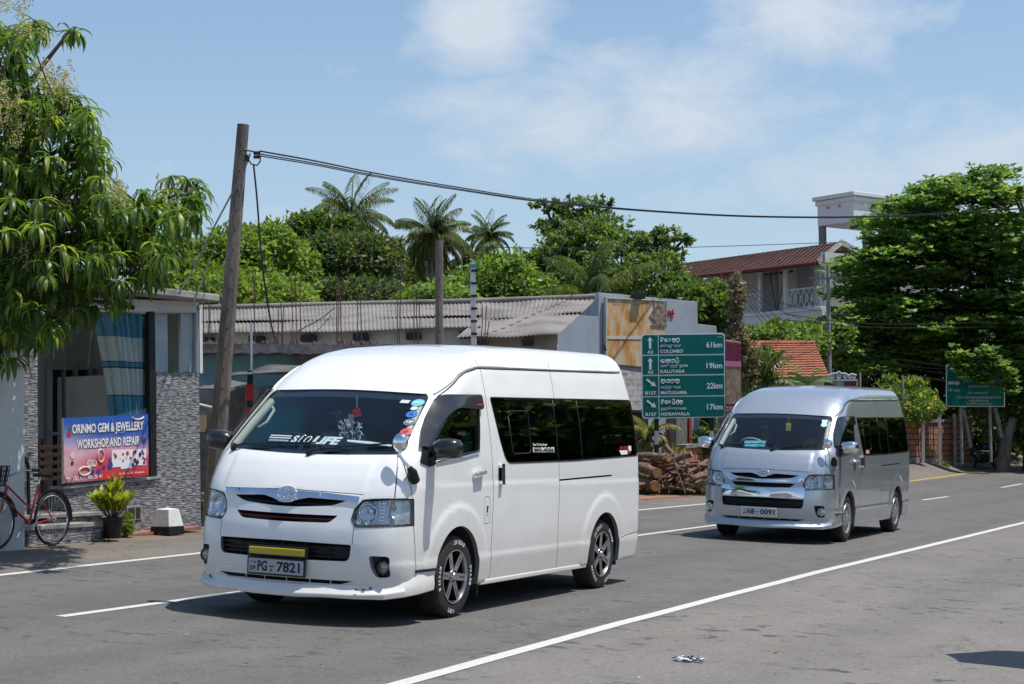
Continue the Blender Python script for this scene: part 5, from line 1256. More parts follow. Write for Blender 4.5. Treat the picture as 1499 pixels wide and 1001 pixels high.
# cyan building with bare slab
F=Frame(300,560,28,88)
cy=empty('cyan_building',F.M,'unfinished single storey building with cyan wall and bare crumbling concrete slab','building')
cyan=mat('cyan_wall',(.22,.40,.43),.9,col2=(.16,.29,.31),scale=2.5,mix=(.45,.8),bump=.1)
q=MB(); F.px_prism(q,[(270,512),(436,515),(438,760),(270,760)],.35,.6); q.build('cyan_wall',cyan,cy)
q=MB(); F.px_prism(q,[(436,512),(470,512),(470,760),(436,760)],.2,.6); F.px_prism(q,[(470,512),(700,516),(700,760),(470,760)],.6,.8); q.build('grey_wall',dkconc,cy)
q=MB(); rnd=random.Random(4); n=46; top=[];bot=[]
for i in range(n+1):
    x=262+(720-262)*i/n; top.append((x,501.5+rnd.uniform(-1.2,1.2)+.008*(x-262))); bot.append((x,517+rnd.uniform(-2.2,1.5)+.004*(x-262)))
F.px_prism(q,top+bot[::-1],-.25,4.5); q.build('concrete_slab',dkconc,cy)
q=MB()
for i in range(34):
    x=rnd.uniform(300,560); w_=rnd.uniform(1.5,4); F.px_prism(q,[(x,502),(x+w_,502),(x+w_,499-rnd.uniform(-.5,2)),(x,499.5-rnd.uniform(-.5,1.5))],rnd.uniform(-.2,.3),.5)
q.build('broken_bricks',mat('broken_brick',(.22,.09,.06),.9,col2=(.1,.07,.06),scale=9),cy)
q=MB(); F.px_prism(q,[(289,500.5),(350,500.5),(350,503.5),(289,503.5)],-.35,-.27,0); tag(q.build('timber_plank',mat('pale_timber',(.40,.27,.15),.8,col2=(.3,.19,.1),scale=12),None,M=F.M),'pale timber plank lying along the edge of the bare concrete slab','plank')
rods=[(297,395),(300,400),(304,420),(308,440),(367,470),(371,390),(374,395),(408,448),(411,440),(415,450),(427,408),(432,401),(439,405),(491,398),(495,402),(499,410),(523,425),(528,428),(581,372),(587,374),(606,430),(610,426),(614,440),(706,452),(712,448),(716,470)]
for i,(x,t) in enumerate(rods):
    q=MB(); a=at(x+rnd.uniform(-2,2),503,28.6+rnd.random()*2.5) if x<600 or x<640 else at(x-3,503,29); b=at(x,t,a.y); q.tube([a,(a+b)/2+Vector((rnd.uniform(-.02,.02),0,0)),b],.0085,5)
    tag(q.build('reinforcing_rod',rust,None),'thin rusty steel reinforcing rod sticking up from the bare concrete slab','rod','rusty rods standing on the concrete slab')
q=MB(); q.tube([at(368,560,26.6),at(368,472,26.6)],.02,6); tag(q.build('vent_pipe',alu,None,smooth=60),'slim grey metal pipe standing upright before the cyan wall','pipe')
# awnings
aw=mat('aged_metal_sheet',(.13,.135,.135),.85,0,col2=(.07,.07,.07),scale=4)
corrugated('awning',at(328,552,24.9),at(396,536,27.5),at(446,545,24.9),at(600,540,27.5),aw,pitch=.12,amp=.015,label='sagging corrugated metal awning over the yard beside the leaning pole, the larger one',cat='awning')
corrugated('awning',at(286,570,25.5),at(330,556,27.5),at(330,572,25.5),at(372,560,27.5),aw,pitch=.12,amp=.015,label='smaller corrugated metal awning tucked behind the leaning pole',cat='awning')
q=MB(); a=at(364,640,25.2); q.tube([a,at(366,543,25.2)],.045,8,mi=0)
for k,(y0,y1) in enumerate(((562,586),(596,610))): q.tube([at(364.5,y1,25.18),at(365.5,y0,25.18)],.055,8,mi=1)
tag(q.build('awning_post',[M('black'),mat('red_cloth',(.45,.03,.03),.8)],None,smooth=60),'dark awning post wrapped in red cloth','post')
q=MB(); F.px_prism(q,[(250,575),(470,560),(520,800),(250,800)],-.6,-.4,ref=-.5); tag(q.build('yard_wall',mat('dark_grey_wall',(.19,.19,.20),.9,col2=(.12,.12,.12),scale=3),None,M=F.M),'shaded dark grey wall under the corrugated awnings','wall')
q=MB(); F.px_prism(q,[(290,608),(301,608),(301,632),(290,632)],-.64,-.6); tag(q.build('notice_board',mat('pale_notice',(.5,.38,.22),.8),None,M=F.M),'small tan board fixed to the shaded wall between shop and pole','board')
q=MB(); q.tube([at(292,592,24.4),at(312,597,24.4)],.02,6); tag(q.build('bracket',plaster,None),'short pale bracket sticking out between the shop and the leaning pole','bracket')
# ---- grey parapet building
F=Frame(880,430,44,47)
gb=empty('grey_shop_building',F.M,'grey painted building with stepped parapet behind the green distance sign','building')
q=MB(); F.px_prism(q,[(876,428),(1021,441.5),(1021.5,474),(1048.5,477),(1050,488),(1052,730),(878,735)],0,.35); q.build('front_wall',greyw,gb,bevel=.01)
q=MB(); F.px_prism(q,[(841,461),(878,463.5),(878,735),(816,735),(816,486)],.0,.25); q.build('wing_wall',greyw,gb,bevel=.01)
q=MB(); a=F.P(876,428); b=F.P(876,462); q.box((a.x-.02,.35,b.z),(a.x+.3,1.0,a.z-.01)); a=F.P(841,461); b=F.P(841,480); 
q.build('parapet_return',greyw,gb)
q=MB(); a=F.P(816,486); q.box((a.x,.25,-2),(a.x+.25,5,a.z)); a2=F.P(1050,488); q.box((a2.x-.3,.35,-2),(a2.x,5,a2.z)); q.build('side_wall',greyw,gb)
# billboard
def rusty_mat():
    m=bpy.data.materials.new('rusted_tin'); N,L=nt(m); b=N['Principled BSDF']; b.inputs['Roughness'].default_value=.8
    tc=N.new('ShaderNodeTexCoord'); mp=N.new('ShaderNodeMapping'); mp.inputs['Scale'].default_value=(2.2,1,.8); L.new(tc.outputs['Object'],mp.inputs[0])
    n=N.new('ShaderNodeTexNoise'); n.inputs['Scale'].default_value=1.3; n.inputs['Detail'].default_value=9; n.inputs['Roughness'].default_value=.62; L.new(mp.outputs[0],n.inputs[0])
    r=N.new('ShaderNodeValToRGB'); e=r.color_ramp.elements; e[0].position=.3; e[0].color=(.30,.11,.03,1); e[1].position=.75; e[1].color=(.55,.55,.52,1)
    for p,c in ((.42,(.46,.21,.06)),(.5,(.52,.33,.15)),(.58,(.5,.42,.30))): x=e.new(p); x.color=(*c,1)
    L.new(n.outputs[0],r.inputs[0]); L.new(r.outputs[0],b.inputs['Base Color']); return m
bb=empty('rusty_billboard',F.M,'rust stained blank tin billboard with torn right side on the grey parapet wall','billboard')
q=MB(); F.px_prism(q,[(889,436.5),(973,441),(974,540),(889,532)],-.10,-.05); q.build('tin_sheet',rusty_mat(),bb,bevel=.004)
q=MB(); F.px_prism(q,[(957,440),(976,441),(976,479),(953,477),(957,470),(951,462),(958,452)],-.125,-.10); q.build('torn_patch',mat('torn_dark_board',(.12,.08,.06),.95,col2=(.30,.24,.18),scale=7,detail=8,mix=(.45,.6),bump=.6),bb)
q=MB(); F.px_prism(q,[(887,434.5),(975,439.5),(975,441),(887,436.5)],-.13,-.04); F.px_prism(q,[(887.5,436),(889,436),(889,533),(887.5,533)],-.13,-.04); F.px_prism(q,[(889,492),(973,492),(973,497),(889,496)],-.115,-.10); q.build('frame',mat('pale_frame',(.5,.47,.42),.7),bb)
q=MB(); F.px_prism(q,[(900,540),(945,546),(945,600),(900,600)],-.09,-.05); q.build('lower_poster',mat('faded_poster',(.5,.5,.49),.8,col2=(.35,.3,.27),scale=5),bb)
q=MB(); f=lambda x,y:(lambda p:(p.x,-.093,p.z))(F.P(x,y,-.09))
for k in range(5): put_text(q,'= = = = = = =',f,905,556+8*k,-1.2,34)
put_text(q,'KKKK',f,908,549,-4,12,mi=1); q.build('poster_print',[M('grey'),M('red')],bb)
q=MB(); f=lambda x,y:(lambda p:(p.x,-.103,p.z))(F.P(x,y,-.10)); put_text(q,'Sales  and  service',f,897,447,-4.5,44); q.build('faded_print',mat('faded_print',(.36,.16,.12),.8),bb)
q=MB(); q.cbox(F.P(934,433,-.15),(.30,.25,.16)); q.tube([F.P(934,433,.0),F.P(934,433,-.15)],.03,6); tag(q.build('sign_lamp',M('black'),None,M=F.M,bevel=.01),'black lamp box projecting from the top of the rusty billboard','lamp')
q=MB()
for (x0,y0,x1,y1) in ((979,455,979,463),(979,455,982,455),(982,457,982,463),(985,453,985,461),(982,463,986,463),(984,457,987,459)): q.tube([F.P(x0,y0,-.02),F.P(x1,y1,-.02)],.02,5)
q.build('red_painted_mark',M('red'),gb)
q=MB(); q.tube([F.P(886,505,-.05),F.P(886,512,-.12)],.04,6); q.tube([F.P(886,512,-.03),F.P(886,535,-.03)],.012,5); q.build('wall_bracket',M('black'),gb)
# shop front below
q=MB(); F.px_prism(q,[(897,600),(949,605),(949,735),(897,735)],-.02,0); F.px_prism(q,[(988,618),(1008,618),(1008,735),(988,735)],-.02,0); F.px_prism(q,[(1026,608),(1040,608),(1040,631),(1026,631)],-.03,0); q.build('dark_opening',dark,gb)
q=MB(); F.px_prism(q,[(981,600),(985,600),(985,735),(981,735)],-.10,0); F.px_prism(q,[(1009,600),(1013,600),(1013,735),(1009,735)],-.10,0); q.build('red_door_post',mat('red_post_paint',(.35,.04,.04),.7),gb)
q=MB(); F.px_prism(q,[(990,612),(1006,612),(1006,735),(990,735)],-.35,-.1); q.build('grey_pier',dkconc,gb)
# ---- posters pillar and creeper pole
G=onground(1073,706); pf=Frame(1073,606,44.5,75)
pi_=empty('poster_pillar',pf.M,'rough pillar plastered with maroon and torn brown posters right of the distance sign','pillar')
q=MB(); pf.px_prism(q,[(1062,497),(1085,500),(1085,735),(1062,735)],0,.45); q.build('pillar_core',mat('torn_brown_paper',(.34,.25,.18),.9,col2=(.20,.13,.09),scale=5,detail=8,bump=.5),pi_,bevel=.02)
q=MB(); pf.px_prism(q,[(1062,500),(1085,503),(1085,528),(1062,527)],-.012,0); pf.px_prism(q,[(1062,591),(1085,591),(1085,605),(1062,605)],-.012,0); q.build('maroon_poster',mat('maroon_poster',(.17,.012,.05),.8,col2=(.10,.01,.03),scale=9),pi_)
q=MB(); pf.px_prism(q,[(1062,528),(1085,529),(1085,537),(1062,536)],-.010,0); q.build('pink_strip',mat('pink_strip',(.5,.16,.30),.6),pi_)
q=MB(); f=lambda x,y:(lambda p:(p.x,-.016,p.z))(pf.P(x,y,-.012)); put_text(q,'270 05',f,1063,602,-7,20,off=.02); q.build('poster_number',mat('pale_print',(.5,.35,.35),.7),pi_)
cp=rodpole('utility_pole',at(1076,640,46.8)-Vector((0,0,1)),at(1079,404,46.8),.16,.12,bpy.data.materials['pole_concrete'],'pole smothered in dry brown creeper rising behind the poster pillar','pole',holes=0)
rp=rodpole('utility_pole',at(1214,560,58),at(1212,388,58),.085,.065,concrete,'concrete pole with a short crossarm in front of the white building, beside the big tree','pole',holes=0)
q=MB(); q.cbox(at(1209,407,57.9),(1.1,.08,.07)); 
for x in (1199,1205,1218): q.tube([at(x,407,57.9),at(x,401,57.9)],.04,6)
q.build('crossarm',M('grey'),rp,smooth=40)
# ---- road distance sign
SF=Frame(1000,550,41,90-4.0,roll=.018)
SG=mat('sign_green',(.0,.15,.12),.6,col2=(.0,.125,.10),scale=2,spec=.2); SWH=mat('sign_white',(.78,.80,.82),.5)
sg=empty('distance_sign',SF.M,'large green distance sign listing four towns on two striped posts above the log pile','road sign')
def onplane(fr,dep): return lambda x,y:(lambda p:(p.x,dep,p.z))(fr.P(x,y,0))
q=MB(); SF.px_prism(q,rpoly([(938.5,489),(1061,487),(1061.5,610.5),(940,613)],6,6),0,.03); q.build('white_edge',SWH,sg)
q=MB(); 
cols=[(940.2,962.8),(964.2,1059.6)]; ys=[(490.5,519.2),(521,548.6),(550.4,579.8),(581.4,611)]
for ci,(a,b) in enumerate(cols):
    for ri,(c,d) in enumerate(ys):
        k=lambda x,y:(x+(.012*(y-490)),y-.012*(x-940))
        pl=[k(a,c),k(b,c),k(b,d),k(a,d)]; rr=[0,0,0,0]
        if ri==0 and ci==0: rr[0]=5
        if ri==0 and ci==1: rr[1]=5
        if ri==3 and ci==0: rr[3]=5
        if ri==3 and ci==1: rr[2]=5
        SF.px_prism(q,rpoly([(p[0],p[1],r) for p,r in zip(pl,rr)],0),-.006,0)
q.build('green_panel',SG,sg)
q=MB(); f=onplane(SF,-.010); sk_=lambda x,y:f(x+.012*(y-490),y-.012*(x-940))
for ri,(c,d) in enumerate(ys):
    cx=951.5
    if ri<2: q.add([sk_(*p) for p in ((cx-2,c+20),(cx+1.6,c+20),(cx+1.6,c+8),(cx+4,c+8.2),(cx-.2,c+2.6),(cx-4.2,c+8.2),(cx-2,c+8))],[tuple(range(7))]); put_text(q,'A2',sk_,cx-4.2,d-1.6,-4.8,8.4,off=.02)
    else: 
        q.add([sk_(*p) for p in ((cx-6.6,c+6),(cx-4.6,c+3.6),(cx+3.0,c+10.2),(cx+4.8,c+7.8),(cx+7.8,c+15.2),(cx-.2,c+14.3),(cx+1.4,c+12.2))],[tuple(range(7))]); put_text(q,'B157',sk_,cx-8,d-1.9,-5,16,off=.02)
for ri,(nm,km,wd) in enumerate((('COLOMBO','61km',33.5),('KALUTARA','19km',35.5),('MATUGAMA','22km',38.5),('HORAWALA','17km',42))):
    c,d=ys[ri]; put_text(q,nm,sk_,966.2,d-2.2,-5,wd,off=.02); put_text(q,km,sk_,1033.5,c+19.5,-8.4,23,off=.02)
    put_text(q,('கொழும்பு','களுத்துறை','மத்துகம','ஹொரவல')[ri],sk_,966.2,d-9.4,-6.3,(31,40,29,37)[ri],off=.015)
put_text(q,'- -',sk_,1051,495,-1.2,5)
# Sinhala names drawn as rounded strokes, letter by letter
def arcp(cx,cy,r,a0,a1,n=9,ry=None): return [(cx+r*cos(R_(a)),cy+(ry or r)*sin(R_(a))) for a in np.linspace(a0,a1,n)]
GL={'ka':[arcp(.25,.42,.22,60,330),arcp(.62,.42,.28,150,-170),[(.25,.42),(.5,.42)]],'o':[arcp(.35,.5,.3,-20,250),arcp(.25,.25,.12,0,360)],'aa':[arcp(.3,.5,.25,100,-90),[(.3,.25),(.1,.25)]],
 'la':[arcp(.5,.45,.42,140,400),arcp(.35,.55,.14,0,360),arcp(.68,.55,.12,0,360)],'mb':[arcp(.5,.42,.42,110,430),[(.15,.75),(.5,.62),(.85,.8)]],'ta':[arcp(.3,.4,.26,40,330),arcp(.72,.42,.26,200,500)],'ra':[arcp(.45,.35,.33,120,400),arcp(.45,.85,.18,-60,160)],
 'ma':[arcp(.45,.42,.4,130,420),arcp(.35,.6,.15,0,360)],'ga':[arcp(.35,.38,.32,30,330),arcp(.7,.5,.2,-90,200)],'va':[arcp(.5,.42,.42,100,440),[(.3,.4),(.7,.4)]],'ha':[arcp(.3,.45,.25,0,360),arcp(.75,.4,.25,180,450)],'e':[arcp(.45,.55,.34,-10,270),arcp(.3,.25,.15,0,300)]}
for ri,(gl,wd) in enumerate(((['e','ka','aa','la','mb'],28.5),(['ka','la','ta','ra'],28.5),(['ma','ta','ga','ma'],28.5),(['e','ha','aa','ra','va','la'],32))):
    c,d=ys[ri]; cw=wd/len(gl)
    for gi,g in enumerate(gl):
        for st in GL[g]: 
            pts=[sk_(966.4+cw*(gi+p[0]*.92),c+11.0-7.6*p[1]) for p in st]; q.tube(pts,.0125,4)
q.build('lettering',SWH,sg)
for x in (961,1041.5):
    a=SF.P(x,612,.06); g=onground(x,714); g=SF.I@g; p=empty('sign_post'); p.parent=sg
    zb=g.z-.2; q=MB(); q.tube([(a.x,.09,a.z+1.9),(a.x+.01,.09,zb)],.055,10); q.build('white_post',plaster,p,smooth=60)
    q=MB(); z=a.z+.1
    for z0,z1 in ((a.z-.30,a.z+.05),(a.z-.95,a.z-.62),(a.z-1.6,a.z-1.28)): q.tube([(a.x+.003,.09,z1),(a.x+.008,.09,z0)],.058,10)
    q.build('black_bands',M('black'),p,smooth=60)
# ---- orange tiled house
tile=mat('orange_roof_tile',(.36,.125,.065),.9,col2=(.17,.07,.05),scale=2.5,detail=8,mix=(.45,.75),bump=.3)
oh=empty('tiled_house',Matrix.Identity(4),'house with bright orange clay tile roof half hidden by banana leaves','house')
def tiled(name,c00,c10,c01,c11,m,parent,rows=14,pitch=.22,amp=.03):
    c00,c10,c01,c11=map(Vector,(c00,c10,c01,c11)); n=int((c10-c00).length/pitch*4); nr=(c10-c00).cross(c01-c00).normalized(); nr=nr if nr.z>0 else -nr; V=[];F_=[]
    for j in range(rows):
        for e,v in ((0,j/rows),(1,(j+1)/rows)):
            for i in range(n+1): u=i/n; p=(c00*(1-u)+c10*u)*(1-v)+(c01*(1-u)+c11*u)*v; V.append(p+nr*(amp*abs(sin(pi*u*(c10-c00).length/pitch))+(.035 if e==0 else 0)))
        b=j*2*(n+1); F_+=[(b+i,b+i+1,b+n+2+i,b+n+1+i) for i in range(n)]
        if j: F_+=[(b-(n+1)+i,b-(n+1)+i+1,b+i+1,b+i) for i in range(n)]
    q=MB(); q.add(V,F_); return q.build(name,m,parent)
tiled('tiled_roof',at(1075,556,51),at(1214,552,51),at(1098,504,55),at(1193,504,55),tile,oh)
q=MB(); q.tube([at(1098,503,55),at(1193,503,55)],.10,8); q.build('ridge',tile,oh,smooth=60)
q=MB(); wallbetween(q,at(1080,552,51.6),at(1206,549,51.6),.3); q.build('house_wall',plaster,oh)
# ---- white three storey building
F=Frame(1206,400,72,-37.4); F.d=-F.d   # x axis to the right
F=Frame(1206,400,72,180-37.4)
wb=empty('white_building',F.M,'white building with verandahs and a red tiled roof left of the big tree','building')
wm=mat('white_wall_paint',(.66,.67,.68),.85,col2=(.5,.5,.5),scale=.7,mix=(.55,.85))
def fx(px,py,dep=0): return F.P(px,py,dep)
xL=fx(980,407).x; xR=fx(1209,400).x
zE=fx(1194,384,-.8).z; zF=fx(1192,449.5,-.3).z; zF0=fx(1150,470,-.3).z
q=MB(); q.box((xL,2.2,-3),(xR,8,zE+.3)); q.box((xR-.25,-.02,-3),(xR,2.2,zE+.5)); q.build('walls',wm,wb)
q=MB(); q.box((xL,-.3,zF0-.15),(xR,2.2,zF-.12)); q.box((xL,-.38,zF-.14),(xR,2.2,zF)); q.build('floor_band',wm,wb,bevel=.02)
q=MB()
for px in (1038,1075,1113.5,1150.5,1204): a=fx(px,430).x; q.box((a-.06,-.10,-3),(a+.06,.05,zE+.3))
split_loose(q.build('column',wm,wb),'column')
q=MB()
for px in (1065,1128,1180): a=fx(px,430,2.18).x; q.box((a-.45,2.1,zF),(a+.45,2.2,zF+2.1))
for px in (1060,1130,1180): a=fx(px,480,2.18).x; q.box((a-.5,2.1,zF0-2.6),(a+.5,2.2,zF0-.6))
split_loose(q.build('doorway',mat('dim_doorway',(.34,.35,.37),.8),wb),'doorway')
for x0,x1 in ((1086,1112),(1152,1202),(1115,1149)):
    a=fx(x0,440,-.1).x;b=fx(x1,440,-.1).x
    if x0==1115: continue
    q=MB(); z1=zF+.85
    for z in (zF+.06,z1): q.tube([(a,-.1,z),(b,-.1,z)],.035,6)
    n=max(4,int((b-a)/.28))
    for i in range(n):
        u0=a+(b-a)*i/n;u1=a+(b-a)*(i+1)/n; um=(u0+u1)/2; zm=(zF+z1)/2
        q.tube([(u0,-.1,zF+.06),(u1,-.1,z1)],.016,4); q.tube([(u0,-.1,z1),(u1,-.1,zF+.06)],.016,4); q.tube([(um+.1*cos(t),-.1,zm+.12*sin(t)) for t in np.linspace(0,2*pi,9)],.014,4)
    q.build('railing',wm,wb)
q=MB(); a=fx(1113,436,1).x; q.box((a+.2,1.0,zF+1.75),(a+2.0,1.06,zF+1.8)); 
for k in range(6): q.box((a+.3+.3*k,1.0,zF+1.8),(a+.4+.3*k,1.06,zF+1.86))
q.tube([(a+.6,1,zF+1.75),(a+1.0,1,zF)],.02,4); q.tube([(a+1.5,1,zF+1.75),(a+1.0,1,zF)],.02,4); q.build('clothes_rack',rust,wb)
redt=mat('dark_red_tile',(.19,.095,.07),.9,col2=(.085,.055,.045),scale=1.1,detail=8,mix=(.4,.7))
def W(px,py,dep): return F.M@F.P(px,py,dep)
eL,eR=F.P(960,409.5,-.9),F.P(1196,383,-.9); rL,rR=F.P(990,387,4.0),F.P(1231,354.5,4.0)
o=tiled('tiled_roof',eL,eR,rL,rR,redt,wb,rows=16,pitch=.28)
q=MB(); q.tube([eL+Vector((0,-.03,-.06)),eR+Vector((0,-.03,-.06))],.11,6); q.build('eave_board',mat('maroon_board',(.10,.02,.02),.7),wb)
bk_=Vector((rR.x,9,eR.z)); q=MB(); q.add([eR+Vector((.02,0,-.12)),rR+Vector((.02,0,-.12)),rR+Vector((.02,0,.14)),eR+Vector((.02,0,.14))],[(0,1,2,3)]); q.add([eR+Vector((.10,0,-.12)),rR+Vector((.10,0,-.12)),rR+Vector((.10,0,.14)),eR+Vector((.10,0,.14))],[(0,1,2,3)]); q.add([rR+Vector((.02,0,-.12)),bk_+Vector((0,0,-.1)),bk_+Vector((0,0,.1)),rR+Vector((.02,0,.14))],[(0,1,2,3)]); q.build('barge_board',concrete,wb)
q=MB(); q.add([Vector((xR,0,-3)),Vector((xR,8,-3)),Vector((xR,8,eR.z)),Vector((xR,4,rR.z-.2)),Vector((xR,0,eR.z-.0))],[(0,1,2,3,4)]); q.build('gable_wall',wm,wb)
q=MB(); q.add([rL,rR,Vector((rR.x,9,eR.z)),Vector((rL.x,9,eL.z))],[(0,1,2,3)]); q.build('rear_roof',redt,wb)
# roof tank tower
TF=Frame(1250,330,80,180-37.4)
tw=empty('tank_tower',TF.M,'white box shaped roof top tower with cornice on dark legs above the red tiled roof','tower')
c0=TF.P(1250,323.5); c1=TF.P(1250,283); xl=TF.P(1197,325).x; d_=3.6
q=MB(); q.box((xl,0,c0.z),(0,d_,c1.z)); q.build('tower_box',wm,tw)
q=MB(); q.box((xl-.18,-.18,c1.z-.10),(.18,d_+.18,c1.z+.10)); q.box((xl-.08,-.08,c1.z-.34),(.08,d_+.08,c1.z-.12)); q.build('cornice',wm,tw,bevel=.03)
q=MB(); 
for x,y in ((xl+.02,.02),(-.30,.9),(xl+.02,d_-.3),(-.3,d_-.3)): q.box((x,y,c0.z-4),(x+.26,y+.26,c0.z-.003))
split_loose(q.build('leg',dkconc,tw),'leg')
q=MB()
for t in (.3,.62): x=xl*(1-t); q.box((x-.07,-.02,c0.z+.75),(x+.07,-.004,c1.z-.42))
q.build('rain_streaks',mat('grime',(.25,.26,.27),.9),tw)
q=MB(); q.box((-2.4,.4,-14),(-.2,d_,c0.z-1.2)); q.build('stair_block',wm,tw)
# ---- laterite boundary wall
def brickwall_mat():
    m=bpy.data.materials.new('laterite_blocks'); N,L=nt(m); b=N['Principled BSDF']; b.inputs['Roughness'].default_value=.95
    tc=N.new('ShaderNodeTexCoord'); cb=N.new('ShaderNodeCombineXYZ'); sp=N.new('ShaderNodeSeparateXYZ'); L.new(tc.outputs['Object'],sp.inputs[0]); L.new(sp.outputs[0],cb.inputs[0]); L.new(sp.outputs[2],cb.inputs[1])
    n=N.new('ShaderNodeTexNoise'); n.inputs['Scale'].default_value=5; n.inputs['Detail'].default_value=3; L.new(tc.outputs['Object'],n.inputs[0])
    ad=N.new('ShaderNodeMixRGB'); ad.blend_type='ADD'; ad.inputs[0].default_value=.07; L.new(cb.outputs[0],ad.inputs[1]); L.new(n.outputs[1],ad.inputs[2])
    br=N.new('ShaderNodeTexBrick'); br.inputs['Scale'].default_value=1; br.inputs['Brick Width'].default_value=.34; br.inputs['Row Height'].default_value=.20; br.inputs['Mortar Size'].default_value=.018; br.inputs['Mortar Smooth'].default_value=.3
    br.inputs['Color1'].default_value=(.42,.19,.11,1); br.inputs['Color2'].default_value=(.30,.13,.08,1); br.inputs['Mortar'].default_value=(.06,.03,.025,1); L.new(ad.outputs[0],br.inputs[0])
    n2=N.new('ShaderNodeTexNoise'); n2.inputs['Scale'].default_value=14; n2.inputs['Detail'].default_value=6; L.new(tc.outputs['Object'],n2.inputs[0]); x=N.new('ShaderNodeMixRGB'); x.blend_type='OVERLAY'; x.inputs[0].default_value=.6; L.new(br.outputs[0],x.inputs[1]); L.new(n2.outputs[0],x.inputs[2]); L.new(x.outputs[0],b.inputs['Base Color'])
    bp=N.new('ShaderNodeBump'); bp.inputs['Strength'].default_value=1; bp.inputs['Distance'].default_value=.03; L.new(br.outputs['Fac'],bp.inputs['Height']); bp.invert=True; L.new(bp.outputs[0],b.inputs['Normal']); return m
BW=brickwall_mat()
def segwall(a,b,za,zb,label,h0=0):
    a=Vector(a);b=Vector(b); ga,gb=gz(a.x,a.y),gz(b.x,b.y); d=Vector((b.x-a.x,b.y-a.y,0)); L_=d.length; d.normalize(); inn=Vector((-d.y,d.x,0)); 
    Mx=Matrix(((d.x,inn.x,0,a.x),(d.y,inn.y,0,a.y),(0,0,1,0),(0,0,0,1)))
    w_=empty('boundary_wall',Mx,label,'wall'); q=MB(); q.add([(0,0,ga+.1),(L_,0,gb+.1),(L_,0,zb-.09),(0,0,za-.09),(0,.22,ga+.1),(L_,.22,gb+.1),(L_,.22,zb-.09),(0,.22,za-.09)],[(0,1,2,3),(7,6,5,4),(0,4,5,1),(1,5,6,2),(2,6,7,3),(3,7,4,0)]); q.build('blocks',BW,w_)
    q=MB(); q.add([(0,-.05,za-.09),(L_,-.05,zb-.09),(L_,-.05,zb),(0,-.05,za),(0,.27,za-.09),(L_,.27,zb-.09),(L_,.27,zb),(0,.27,za)],[(0,1,2,3),(7,6,5,4),(0,4,5,1),(1,5,6,2),(2,6,7,3),(3,7,4,0)]); q.build('coping',dkconc,w_)
    q=MB(); q.add([(0,-.04,ga-.4),(L_,-.04,gb-.4),(L_,-.04,gb+.13),(0,-.04,ga+.13),(0,.26,ga-.4),(L_,.26,gb-.4),(L_,.26,gb+.13),(0,.26,ga+.13)],[(0,1,2,3),(7,6,5,4),(0,4,5,1),(1,5,6,2),(2,6,7,3),(3,7,4,0)]); q.build('footing',concrete,w_); return w_
A=at(1003,700,43.5);B=at(1336,660,60.5);Cq=at(1424,650,66)
segwall(A,B,at(1003,651,43.5).z,at(1336,617,60.5).z,'rough orange laterite block wall running from the log pile behind the silver van')
segwall(B,Cq,at(1336,617,60.5).z,at(1424,611,66).z,'far stretch of orange laterite block wall ending in the shade under the big tree')
for i,(x,t,bt,Y) in enumerate(((1351,604,677,61),(1375,604,671,62.3),(1397,606,668,63.8))):
    q=MB(); a=at(x,bt,Y); a.z=gz(a.x,a.y)-.1; b=at(x,t,Y); q.tube([a,b],.075,4); tag(q.build('fence_post',plaster if i<2 else concrete,None),'concrete fence post before the orange block wall, '+('nearest the silver van','middle of three','farthest, in shade')[i],'post','posts before the block wall')
q=MB(); q.tube([at(1325,640,59.5),at(1321,549,59.5)],.04,5); tag(q.build('wooden_stake',concrete,None),'thin grey stake rising through the yellow flowering bush','stake')
q=MB(); q.tube([at(1259,575,58),at(1259,545,58)],.04,5); tag(q.build('wooden_stake',concrete,None),'thin grey stake beside the ornate maroon board','stake')
# ---- shaded expressway sign
S2=Frame(1428,565,62,88,roll=.008)
s2=empty('expressway_sign',S2.M,'shaded green expressway direction sign partly covered by hanging branches','road sign')
q=MB(); S2.px_prism(q,[(1385,534),(1471,533),(1471,595.5),(1385,595)],0,.03); q.build('white_edge',SWH,s2)
q=MB(); S2.px_prism(q,[(1386.2,535.2),(1469.8,534.2),(1469.8,594.3),(1386.2,593.8)],-.006,0); q.build('green_panel',SG,s2)
q=MB(); f=onplane(S2,-.010)
put_text(q,'SOUTHERN EXPRESSWAY',f,1401,583.4,-3.2,65,off=.01); put_text(q,'WELIPENNA',f,1417,588,-3,31,off=.01); put_text(q,'INTERCHANGE',f,1415,592.4,-3,37,off=.01); put_text(q,'10 km',f,1388,573,-4,17,off=.01)
q.add([f(*p) for p in ((1388,562.6),(1388,558.6),(1400,558.6),(1400,556.5),(1405.5,560.6),(1400,564.8),(1400,562.6))],[tuple(range(7))])
for s,x,y,w_ in (('தெற்கு நெடுஞ்சாலை',1410,560,44),('வெலிபென்ன',1417,567,30),('இடைமாறல்',1418,577,28)): put_text(q,s,f,x,y,-4,w_,off=.01)
for k,(x,y,n) in enumerate(((1393,541,6),(1410,547,8),(1409,553,9))):
    for i in range(n): q.tube([f(*p) for p in arcp(x+4.4*i,y,1.7,20*k,300)],.018,4)
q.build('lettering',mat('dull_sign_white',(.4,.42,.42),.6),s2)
q=MB(); S2.px_prism(q,[(1457,536),(1468,536),(1468,560),(1457,560)],-.012,-.006); q.build('blue_panel',mat('sign_blue',(.01,.05,.25),.5),s2)
for x,bt in ((1407,667),(1449.5,664)):
    a=S2.P(x,596,.05); g=at(x,bt,62); g=S2.I@g; q=MB(); q.tube([(a.x,.08,a.z+1.2),(a.x,.08,g.z-.3)],.055,8); q.build('sign_post',concrete,s2,smooth=60)
